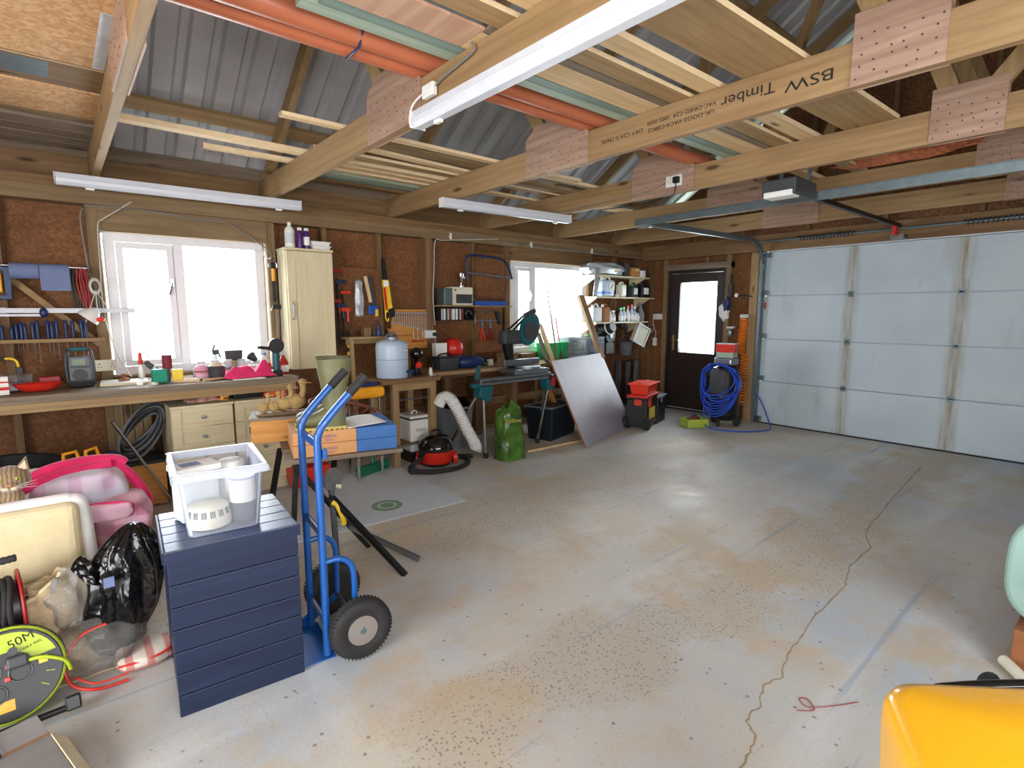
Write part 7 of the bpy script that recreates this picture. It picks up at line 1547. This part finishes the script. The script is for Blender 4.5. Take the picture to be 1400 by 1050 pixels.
for s_ in (-1, 1):
    y = s_*0.205
    prof = [(0.060, -0.022), (0.078, -0.032), (0.105, -0.036), (0.122, -0.026), (0.129, -0.012), (0.130, 0.0), (0.129, 0.012), (0.122, 0.026), (0.105, 0.036), (0.078, 0.032), (0.060, 0.022)]
    w_ = MB().lathe([(r, z) for r, z in prof], (0.122, y, 0.13), 44, axis='y').build('wheel', 'black_rubber', t, smooth=True)
    tr = MB()
    for k in range(48):
        a = 2*PI*k/48
        for zz in (-0.017, 0.017): tr.beam((0.122+0.1265*math.cos(a), y+zz-0.009, 0.13+0.127*math.sin(a)), (0.122+0.1270*math.cos(a+0.05), y+zz+0.009, 0.13+0.1270*math.sin(a+0.05)), 0.005, 0.005)
    tr.build('tread', 'black_rubber', w_)['kind'] = 'stuff'
    MB().lathe([(0.063, -0.030), (0.066, -0.022), (0.045, -0.012), (0.03, -0.012), (0.02, -0.018), (0.0, -0.018)] if s_ < 0 else [(0.0, 0.018), (0.02, 0.018), (0.03, 0.012), (0.045, 0.012), (0.066, 0.022), (0.063, 0.030)], (0.122, y, 0.13), 32, axis='y').build('rim', 'chrome', w_, smooth=True)
    MB().cyl((0.122, y+s_*0.018, 0.13), (0.122, y+s_*0.036, 0.13), 0.013, n=16).build('hub', 'galvanised', w_, smooth=True)

# ================================================================ LEFT FOREGROUND
t = thing('padded_sofa', 'cream fabric padded sofa with rounded raised arm at the left edge', 'sofa', (-0.45, 3.3, 0))
MB().box(-0.55, 0.53, -0.36, 0.62, 0.03, 0.28).build('base', 'cream_fabric', t, bevel=0.04, seg=4)
MB().box(-0.55, 0.46, -0.30, -0.14, 0.281, 0.61).build('arm_front', 'cream_fabric', t, bevel=0.045, seg=4)
MB().box(-0.55, 0.46, 0.46, 0.60, 0.281, 0.60).build('arm_back', 'white_fabric', t, bevel=0.045, seg=4)
MB().tube(smooth_path([(-0.55, -0.22, 0.605), (0.3, -0.22, 0.605), (0.425, -0.22, 0.60), (0.462, -0.22, 0.56), (0.475, -0.23, 0.32)], 6), 0.035, n=12).build('piping_roll', 'white_fabric', t, smooth=True)
MB().box(-0.52, 0.42, -0.13, 0.45, 0.281, 0.40).build('seat_cushion', 'cream_fabric', t, bevel=0.04, seg=4)
for x in (-0.5, 0.46):
    for y in (-0.3, 0.55): MB().cyl((x, y, 0), (x, y, 0.03), 0.02, n=10).build('foot', 'black_plastic', t)
def pillow(name, label, cat, c, r, mat, seed, rot=(0, 0, 0), pip=None, sq=0.62):
    t = thing(name, label, cat, c); t.rotation_euler = rot
    MB().blob((0, 0, 0), r, 36, 20, 0.07, seed, 2.0, sq).build('cover', mat, t, smooth=True)
    if pip: MB().tube([(r[0]*1.0*math.copysign(abs(math.cos(a))**sq, math.cos(a)), 0, r[2]*1.0*math.copysign(abs(math.sin(a))**sq, math.sin(a))) for a in [2*PI*i/48 for i in range(48)]], 0.006, closed=True).build('piping', pip, t, smooth=True)
    return t
pillow('duvet_bundle', 'white and lilac printed duvet heaped on the sofa', 'duvet', (0.02, 3.40, 0.57), (0.19, 0.15, 0.11), 'pink_plaid', 3)
pillow('duvet_bundle', 'pink checked bedding bulging over the right end of the sofa', 'bedding', (0.175, 3.30, 0.38), (0.12, 0.15, 0.155), 'rose_plaid', 6, (0, 0.1, 0))
t = pillow('cushion', 'small pink cushion with red piping on the bedding', 'cushion', (0.10, 3.14, 0.50), (0.115, 0.025, 0.045), 'pink_light', 9, (0.2, 0.12, 0.1), 'pink_cloth')
t = thing('fleece_throw', 'bright pink fleece throw folded over the bedding', 'throw', (0.03, 3.42, 0.66))
for i, (pts, r) in enumerate((([(-0.22, -0.06, -0.02), (-0.12, -0.06, 0.03), (0.02, -0.04, 0.045), (0.14, -0.02, 0.03), (0.18, -0.02, 0.0)], 0.028), ([(-0.23, -0.1, -0.045), (-0.12, -0.1, 0.0), (0.0, -0.08, 0.02), (0.12, -0.06, 0.02)], 0.022), ([(0.13, -0.02, 0.02), (0.20, -0.04, -0.06), (0.255, -0.05, -0.17), (0.262, -0.05, -0.22)], 0.026))):
    MB().tube(smooth_path(pts, 6), r, n=12).build('fold', 'pink_cloth', t, smooth=True)
# cat
def skin(name, verts, edges, radii, mat, parent, sub=2):
    me = bpy.data.meshes.new(name); me.from_pydata(verts, edges, []); o = bpy.data.objects.new(name, me); COL.objects.link(o); o.parent = parent
    me.materials.append(M[mat])
    md = o.modifiers.new('skin', 'SKIN'); md.use_smooth_shade = True
    for i, r in enumerate(radii): me.skin_vertices[0].data[i].radius = (r, r) if not isinstance(r, tuple) else r
    me.skin_vertices[0].data[0].use_root = True
    s_ = o.modifiers.new('subsurf', 'SUBSURF'); s_.levels = sub; s_.render_levels = sub
    return o
ct = thing('cat', 'tabby cat curled on the sofa looking at the camera', 'cat', (-0.245, 3.20, 0.44), 0); ct.scale = (1.15, 1.15, 1.15)
V = [(-0.16, 0.10, 0.10), (-0.06, 0.08, 0.12), (0.0, 0.0, 0.16), (0.03, -0.05, 0.23), (-0.28, 0.10, 0.09), (-0.36, 0.08, 0.06), (-0.36, -0.02, 0.04), (-0.28, -0.09, 0.03), (-0.18, -0.11, 0.03), (0.04, -0.06, 0.08), (0.06, -0.08, 0.03), (0.05, -0.11, 0.02), (-0.05, -0.06, 0.08), (-0.04, -0.09, 0.03), (-0.04, -0.12, 0.02), (-0.26, 0.0, 0.06), (-0.25, -0.06, 0.03), (-0.22, -0.1, 0.02)]
E = [(0, 1), (1, 2), (2, 3), (0, 4), (4, 5), (5, 6), (6, 7), (7, 8), (2, 9), (9, 10), (10, 11), (2, 12), (12, 13), (13, 14), (4, 15), (15, 16), (16, 17)]
Rr = [0.10, 0.095, 0.075, 0.045, 0.095, 0.03, 0.022, 0.02, 0.016, 0.035, 0.025, 0.022, 0.035, 0.025, 0.022, 0.055, 0.03, 0.024]
skin('cat_body', V, E, Rr, 'tabby', ct)
hd_ = MB().blob((0.03, -0.075, 0.255), (0.062, 0.050, 0.050), 26, 18, 0.02, 1); hd_.blob((0.03, -0.115, 0.238), (0.028, 0.022, 0.019), 16, 12, 0)
hd = hd_.build('head', 'tabby', ct, smooth=True)
for s_ in (-1, 1):
    MB().prism([(0.03+s_*0.012, 0.285), (0.03+s_*0.058, 0.280), (0.03+s_*0.052, 0.335)], 'y', -0.085, -0.068).build('ear', 'tabby', hd, bevel=0.003)
    MB().prism([(0.03+s_*0.022, 0.290), (0.03+s_*0.052, 0.287), (0.03+s_*0.048, 0.322)], 'y', -0.087, -0.0855).build('inner_ear', 'cat_cream', hd)
    MB().blob((0.03+s_*0.025, -0.118, 0.263), (0.0095, 0.006, 0.007), 14, 10, 0).build('eye', 'cat_eye', hd, smooth=True)
    MB().blob((0.03+s_*0.025, -0.1235, 0.263), (0.002, 0.002, 0.0055), 8, 6, 0).build('pupil', 'ink', hd)
    MB().blob((0.03+s_*0.011, -0.128, 0.231), (0.012, 0.010, 0.008), 12, 8, 0).build('muzzle', 'cat_cream', hd, smooth=True)
MB().prism([(0.023, 0.248), (0.037, 0.248), (0.03, 0.239)], 'y', -0.139, -0.130).build('nose', 'cat_nose', hd, bevel=0.002)
for s_ in (-1, 1):
    for k in range(3): MB().cyl((0.03+s_*0.02, -0.135, 0.232+0.004*k), (0.03+s_*0.075, -0.125, 0.225+0.012*k), 0.0006, n=4).build('whisker', 'white_plastic', hd)
MB().blob((0.03, -0.075, 0.18), (0.035, 0.028, 0.035), 14, 10, 0.1, 2).build('chest_fur', 'tabby', ct, smooth=True)

# carpet roll, cable drum, bags, reel, carton
t = thing('rug', 'beige carpet offcut on the floor in front of the sofa', 'carpet', (-0.35, 3.0, 0.001)); MB().box(-0.8, 0.50, -0.42, 0.10, 0, 0.008).rot('Z', 0.05).build('pile', 'carpet_beige', t, bevel=0.002)
t = thing('carpet_roll', 'hollow roll of beige carpet with a frayed rim standing on the floor', 'carpet roll', (-0.115, 2.80, 0))
def crfn(u, v, r0=0.085, dz=0.0):
    from mathutils import noise as mn
    a = 2*PI*u; r = (r0 + 0.03*(1-v))*(1+0.06*math.sin(3*a+1)); f = 0.02*mn.noise(Vector((math.cos(a)*3, math.sin(a)*3, 1))) if v > 0.9 else 0
    return (r*math.cos(a) - 0.035*v, r*0.85*math.sin(a), (0.335+0.05*math.cos(a))*v + f + 0.002)
MB().grid(lambda u, v: crfn(u, v), 36, 12, True).build('carpet_pile', 'carpet_beige', t, smooth=True, solid=0.014)
MB().tube([tuple(Vector(crfn(i/40, 1.0)) + Vector((0, 0, 0.003*math.sin(i*5)))) for i in range(40)], 0.008, closed=True, rr=[0.010 if i % 3 else 0.006 for i in range(40)]).build('frayed_rim', 'cream_fabric', t, smooth=True)
MB().grid(lambda u, v: (0.05*math.cos(2*PI*u)*(1-0.2*v) - 0.02, 0.045*math.sin(2*PI*u), 0.10+0.25*v), 24, 3, True).build('inner_layer', 'cream_fabric', t, smooth=True, solid=0.01)
t = thing('cable_drum', 'drum wound with black cable, red flange, at the left edge', 'cable drum', (-0.295, 2.79, 0.29), 0.12)
for k in range(11):
    MB().tube([(-0.14+0.02*k+0.008*math.sin(i*0.6+k), 0.115*math.cos(2*PI*i/26), 0.115*math.sin(2*PI*i/26)) for i in range(26)], 0.0115, n=8, closed=True).build('cable_turn', 'black_rubber', t, smooth=True)
MB().cyl((-0.15, 0, 0), (0.085, 0, 0), 0.105, n=28).build('core', 'black_plastic', t, smooth=True)
MB().lathe([(0.04, 0.088), (0.14, 0.088), (0.145, 0.094), (0.14, 0.10), (0.04, 0.10)], n=34, axis='x').build('flange', 'red_dark', t, smooth=True)
MB().cyl((0.10, 0, 0), (0.115, 0, 0), 0.035, n=18).build('hub', 'black_gloss', t, smooth=True)
MB().box(-0.16, 0.08, -0.10, 0.10, -0.29, -0.13).build('stand', 'black_plastic', t, bevel=0.01)
single(MB().tube(smooth_path([(-0.42, 2.74, 0.50), (-0.30, 2.73, 0.505), (-0.195, 2.72, 0.515)], 12), 0.014, n=10, rr=[0.015 if i % 2 else 0.0125 for i in range(25)]), 'ribbed_hose', 'black_rubber', 'end of a black ribbed hose poking in above the cable drum', 'hose', smooth=True)
t = thing('bin_bag', 'shiny black bin bag slumped against the blue box', 'bag', (0.145, 2.66, 0.0)); t.location = (0.14, 2.70, 0.03)
from mathutils import noise as mnz
def bagfn(u, v):
    a = 2*PI*u; k = math.sin(PI*min(1, v*0.93+0.07))**0.55; ns = mnz.noise(Vector((math.cos(a)*1.6, math.sin(a)*1.6, v*3.1)))
    cr = 0.012*math.sin(a*9 + v*5 + 3*ns)*k
    return ((0.135*k*(1+0.22*ns)+cr)*math.cos(a) + 0.09*(v-0.4) - 0.02, (0.11*k*(1+0.18*ns)+cr)*math.sin(a), 0.54*v)
MB().grid(bagfn, 64, 36, True).build('bag_skin', 'bin_liner', t, smooth=True)
MB().grid(lambda u, v: (-0.06-0.10*v+0.02*math.sin(9*u), -0.06+0.05*u+0.02*math.sin(7*v), 0.26+0.13*v+0.05*u+0.015*math.sin(12*u+5*v)), 14, 12).build('bag_flap', 'bin_liner', t, smooth=True, solid=0.003)
MB().box(-0.085, -0.05, -0.125, -0.115, 0.33, 0.37).build('sticker', 'paper_blue', t)
t = thing('zip_bag', 'clear zipped bedding bag with red piping lying by the bin bag', 'bag', (0.0, 2.56, 0.002))
MB().blob((0.02, 0.10, 0.10), (0.15, 0.12, 0.10), 30, 18, 0.14, 5, 2.2, 0.75).build('bag_film', 'clear_bag', t, smooth=True)
MB().blob((-0.03, 0.18, 0.29), (0.09, 0.09, 0.13), 24, 16, 0.2, 8).build('upper_film', 'clear_bag', t, smooth=True)
MB().tube(smooth_path([(0.10, -0.10, 0.012), (0.0, -0.09, 0.012), (-0.075, -0.04, 0.04), (-0.085, 0.0, 0.12), (-0.03, 0.03, 0.185), (0.05, 0.04, 0.20)], 8), 0.006).tube(smooth_path([(0.10, -0.085, 0.03), (0.0, -0.075, 0.028), (-0.06, -0.03, 0.055)], 8), 0.004).build('red_piping', 'red_plastic', t, smooth=True)
t = thing('picnic_blanket', 'red and white checked blanket under the bin bag', 'blanket', (0.17, 2.60, 0.0)); MB().blob((0, 0, 0.032), (0.11, 0.10, 0.03), 28, 12, 0.1, 3, 2, 0.7).build('blanket_fold', 'red_plaid', t, smooth=True); MB().tube(smooth_path([(-0.10, -0.075, 0.04), (0.0, -0.095, 0.045), (0.07, -0.085, 0.055), (0.1, -0.04, 0.06)], 6), 0.005).build('red_edge', 'red_plastic', t, smooth=True)
# cable reel 50M
t = thing('extension_reel', 'black 50M extension cable reel with lime green cable, bottom left', 'cable reel', (-0.235, 2.42, 0.0)); t.rotation_euler = (-0.42, 0, 0.06)
RC = (0, 0.02, 0.185)
MB().lathe([(0.0, -0.032), (0.150, -0.032), (0.153, -0.026), (0.150, -0.020), (0.0, -0.020)], RC, 56, axis='y').build('front_flange', 'black_plastic', t, smooth=True)
MB().lathe([(0.05, 0.055), (0.165, 0.055), (0.168, 0.062), (0.165, 0.068), (0.05, 0.068)], RC, 56, axis='y').build('back_flange', 'dark_grey', t, smooth=True)
for k in range(5): MB().tube([(RC[0]+(0.156-0.004*(k % 2))*math.cos(2*PI*i/40), RC[1]-0.008+0.014*k, RC[2]+(0.156-0.004*(k % 2))*math.sin(2*PI*i/40)) for i in range(40)], 0.0075, n=8, closed=True).build('cable_turn', 'lime', t, smooth=True)
MB().cyl((0, 0.0, 0.185), (0, 0.074, 0.185), 0.138, n=36).build('drum', 'dark_grey', t, smooth=True)
yf = RC[1]-0.0325
sg = []
for i in range(13): a = 0.30+ (2.2-0.30)*i/12; sg.append((RC[0]+0.142*math.cos(a), RC[2]+0.142*math.sin(a)))
for i in range(13): a = 2.2 - (2.2-0.45)*i/12; sg.append((RC[0]+0.078*math.cos(a), RC[2]+0.078*math.sin(a)))
fp = MB().prism(sg, 'y', yf-0.0015, yf).build('lime_panel', 'lime', t)
text('50M', 0.042, (0.045, yf-0.0018, RC[2]+0.105), (PI/2, -0.25, 0), 'ink', t, sx=1.0); text('CABLE REEL', 0.012, (0.07, yf-0.0018, RC[2]+0.078), (PI/2, -0.25, 0), 'ink', t)
for x, z in ((-0.045, 0.02), (0.035, 0.0), (-0.035, -0.055)):
    MB().lathe([(0.030, 0.0), (0.034, -0.004), (0.030, -0.006), (0.027, -0.002), (0.0, -0.002)], (RC[0]+x, yf, RC[2]+z), 26, axis='y').build('socket_outlet', 'black_plastic', t, smooth=True); MB().tube([(RC[0]+x+0.031*math.cos(2*PI*i/26), yf-0.005, RC[2]+z+0.031*math.sin(2*PI*i/26)) for i in range(26)], 0.0012, n=5, closed=True).build('outlet_ring', 'bin_grey', t)
for x, z in ((0.005, 0.03), (0.0, -0.012)): MB().box(x-0.008, x+0.008, yf-0.010, yf, RC[2]+z-0.008, RC[2]+z+0.008).build('reset_button', 'red_plastic', t, bevel=0.003)
MB().box(0.0, 0.06, yf-0.03, yf, RC[2]+0.015, RC[2]+0.058).build('plug', 'dark_grey', t, bevel=0.008)
MB().cyl((0.02, yf-0.02, RC[2]+0.075), (0.02, yf, RC[2]+0.075), 0.014, n=16).build('crank_knob', 'dark_grey', t, smooth=True)
MB().box(-0.035, 0.012, yf-0.0015, yf, RC[2]-0.118, RC[2]-0.082).build('warning_label', 'yellow_chair', t); MB().box(0.085, 0.11, yf-0.0015, yf, RC[2]+0.005, RC[2]+0.03).build('warning_label', 'yellow', t)
for a in (-0.25, -0.62, -2.4, -2.75): MB().beam((RC[0]+0.105*math.cos(a), yf-0.001, RC[2]+0.105*math.sin(a)), (RC[0]+0.13*math.cos(a), yf-0.001, RC[2]+0.13*math.sin(a)), 0.002, 0.012, (0, 1, 0)).build('lime_mark', 'lime', t)
MB().tube(smooth_path([(0.05, yf-0.015, RC[2]+0.03), (0.10, yf-0.03, RC[2]+0.025), (0.155, yf-0.02, RC[2]-0.01), (0.17, 0.0, RC[2]-0.05)], 8), 0.0065, n=8).build('lime_lead', 'lime', t, smooth=True)
MB().tube([(-0.17, -0.06, 0.014), (0.17, -0.06, 0.014), (0.17, 0.11, 0.014), (-0.17, 0.11, 0.014)], 0.012, n=10, closed=True).tube([(0.0, 0.09, 0.014), (0.0, 0.095, 0.185)], 0.012, n=10).build('steel_stand', 'black_metal', t, smooth=True); MB().box(0.14, 0.185, -0.08, -0.04, 0.0, 0.05).build('stand_foot', 'black_plastic', t, bevel=0.006)
# flattened box bottom left
t = thing('open_carton', 'grey-lined cardboard carton with an open flap in the bottom left corner', 'carton', (-0.22, 2.03, 0), 0.25)
MB().box(-0.18, 0.12, -0.16, 0.10, 0.0, 0.10).build('carton_body', 'cardboard_grey', t, bevel=0.002)
MB().beam((-0.18, 0.10, 0.105), (0.12, 0.10, 0.105), 0.004, 0.004).build('edge', 'brown_card', t); MB().add([(-0.18, 0.102, 0.10), (0.12, 0.102, 0.10), (0.11, 0.19, 0.13), (-0.18, 0.19, 0.13)], [(0, 1, 2, 3)]).build('flap', 'cardboard_grey', t, solid=0.004); MB().add([(0.122, -0.16, 0.10), (0.122, 0.10, 0.10), (0.155, 0.09, 0.075), (0.155, -0.15, 0.075)], [(0, 1, 2, 3)]).build('flap', 'cream_fabric', t, solid=0.004)
MB().tube(smooth_path([(0.0, 0.20, 0.20), (-0.002, 0.18, 0.14), (0.002, 0.10, 0.112), (0.0, 0.09, 0.106)], 5), 0.002, n=6).build('black_strap', 'black_plastic', t, smooth=True)

# ================================================================ RIGHT FOREGROUND
t = thing('yellow_machine', 'yellow painted machine hood in the bottom right corner', 'machine', (1.15, -0.06, 0.03))
def hood(u, v):
    # superellipse footprint with a softly domed top
    return None
poly = []
A_, B_ = 0.30, 0.36
fr_ = [(0.04, 0.345), (0.46, -0.06), (0.02, -0.50), (-0.42, 0.10)]
def inset(pts, k):
    cx = sum(p[0] for p in pts)/4; cy = sum(p[1] for p in pts)/4; return [(cx+(p[0]-cx)*k, cy+(p[1]-cy)*k) for p in pts]
def rounded(pts, r, z):
    out = []; n_ = len(pts)
    for i in range(n_):
        p = Vector(pts[i]); a = Vector(pts[i-1]); b = Vector(pts[(i+1) % n_]); da = (a-p).normalized()*r; db = (b-p).normalized()*r
        for k in range(7):
            s_ = k/6; q = (p+da)*(1-s_)**2 + p*2*s_*(1-s_) + (p+db)*s_**2; out.append((q.x, q.y, z))
    return out
rings = [rounded(inset(fr_, 0.93), 0.06, 0.16), rounded(inset(fr_, 0.97), 0.06, 0.45), rounded(fr_, 0.06, 0.64), rounded(inset(fr_, 0.995), 0.06, 0.675), rounded(inset(fr_, 0.965), 0.06, 0.695), rounded(inset(fr_, 0.90), 0.06, 0.703), rounded(inset(fr_, 0.5), 0.05, 0.712)]
n_ = 28; vs = sum(rings, []); fs = []
for k in range(len(rings)-1):
    for i in range(n_): fs.append((k*n_+i, k*n_+(i+1) % n_, (k+1)*n_+(i+1) % n_, (k+1)*n_+i))
fs += [tuple(range(n_-1, -1, -1)), tuple((len(rings)-1)*n_+i for i in range(n_))]
MB().add(vs, fs).build('hood', 'yellow_paint', t, smooth=True)
ch_ = MB()
for x, y, z, s_ in ((-0.13, 0.262, 0.672, 0.012), (-0.15, 0.252, 0.655, 0.009), (-0.22, 0.215, 0.677, 0.007)): ch_.blob((x+0.028, y-0.022, z+0.0), (s_*1.3, s_, s_), 10, 8, 0.3, 3)
MB().box(-0.25, 0.25, -0.35, 0.2, -0.03, 0.159).build('chassis', 'black_metal', t, bevel=0.02)
MB().tube(smooth_path([(0.17, 0.26, 0.58), (0.19, 0.28, 0.622), (0.23, 0.25, 0.635), (0.34, 0.14, 0.650), (0.50, -0.02, 0.650), (0.56, -0.08, 0.60)], 6), 0.014, n=12).build('rear_bumper', 'black_gloss', t, smooth=True)
MB().blob((0.30, 0.21, 0.635), (0.05, 0.02, 0.014), 14, 8, 0).build('bumper_pad', 'black_rubber', t, smooth=True)
MB().beam((0.17, 0.26, 0.59), (0.10, 0.20, 0.45), 0.02, 0.02).build('bumper_stay', 'black_metal', t); MB().beam((0.55, -0.08, 0.62), (0.42, -0.10, 0.45), 0.02, 0.02).build('bumper_stay', 'black_metal', t)
t = thing('foam_board', 'worn pale green foam board standing on edge at the right border', 'foam board', (2.92, -0.10, 0.168))
out = []
for i in range(40):
    a = 2*PI*i/40; c_, s_ = math.cos(a), math.sin(a)
    out.append((0.40*math.copysign(abs(c_)**0.45, c_), 0.245 + 0.245*math.copysign(abs(s_)**0.62, s_)))
MB().prism(out, 'x', 0.0, 0.07).build('foam', 'surf_foam', t, bevel=0.02, seg=3)
single(MB().box(2.88, 3.6, -0.45, 0.245, 0.0, 0.165), 'brown_box', 'brown_card', 'brown box under the pale green foam board', 'box', bevel=0.004)
single(MB().cyl((2.70, 0.14, 0.03), (2.86, 0.26, 0.03), 0.022, n=18), 'paper_roll_end', 'cream_plastic', 'rolled grey sheet on the floor beside the brown box', 'roll', smooth=True)
single(MB().tube(smooth_path([(1.95, 0.70, 0.004), (2.0, 0.66, 0.004), (2.04, 0.70, 0.004), (2.02, 0.72, 0.004), (2.0, 0.68, 0.004), (2.08, 0.62, 0.004), (2.17, 0.57, 0.004)]), 0.0018, n=5), 'thread', 'red_dark', 'thin tangled red thread lying on the concrete', 'thread', smooth=True)
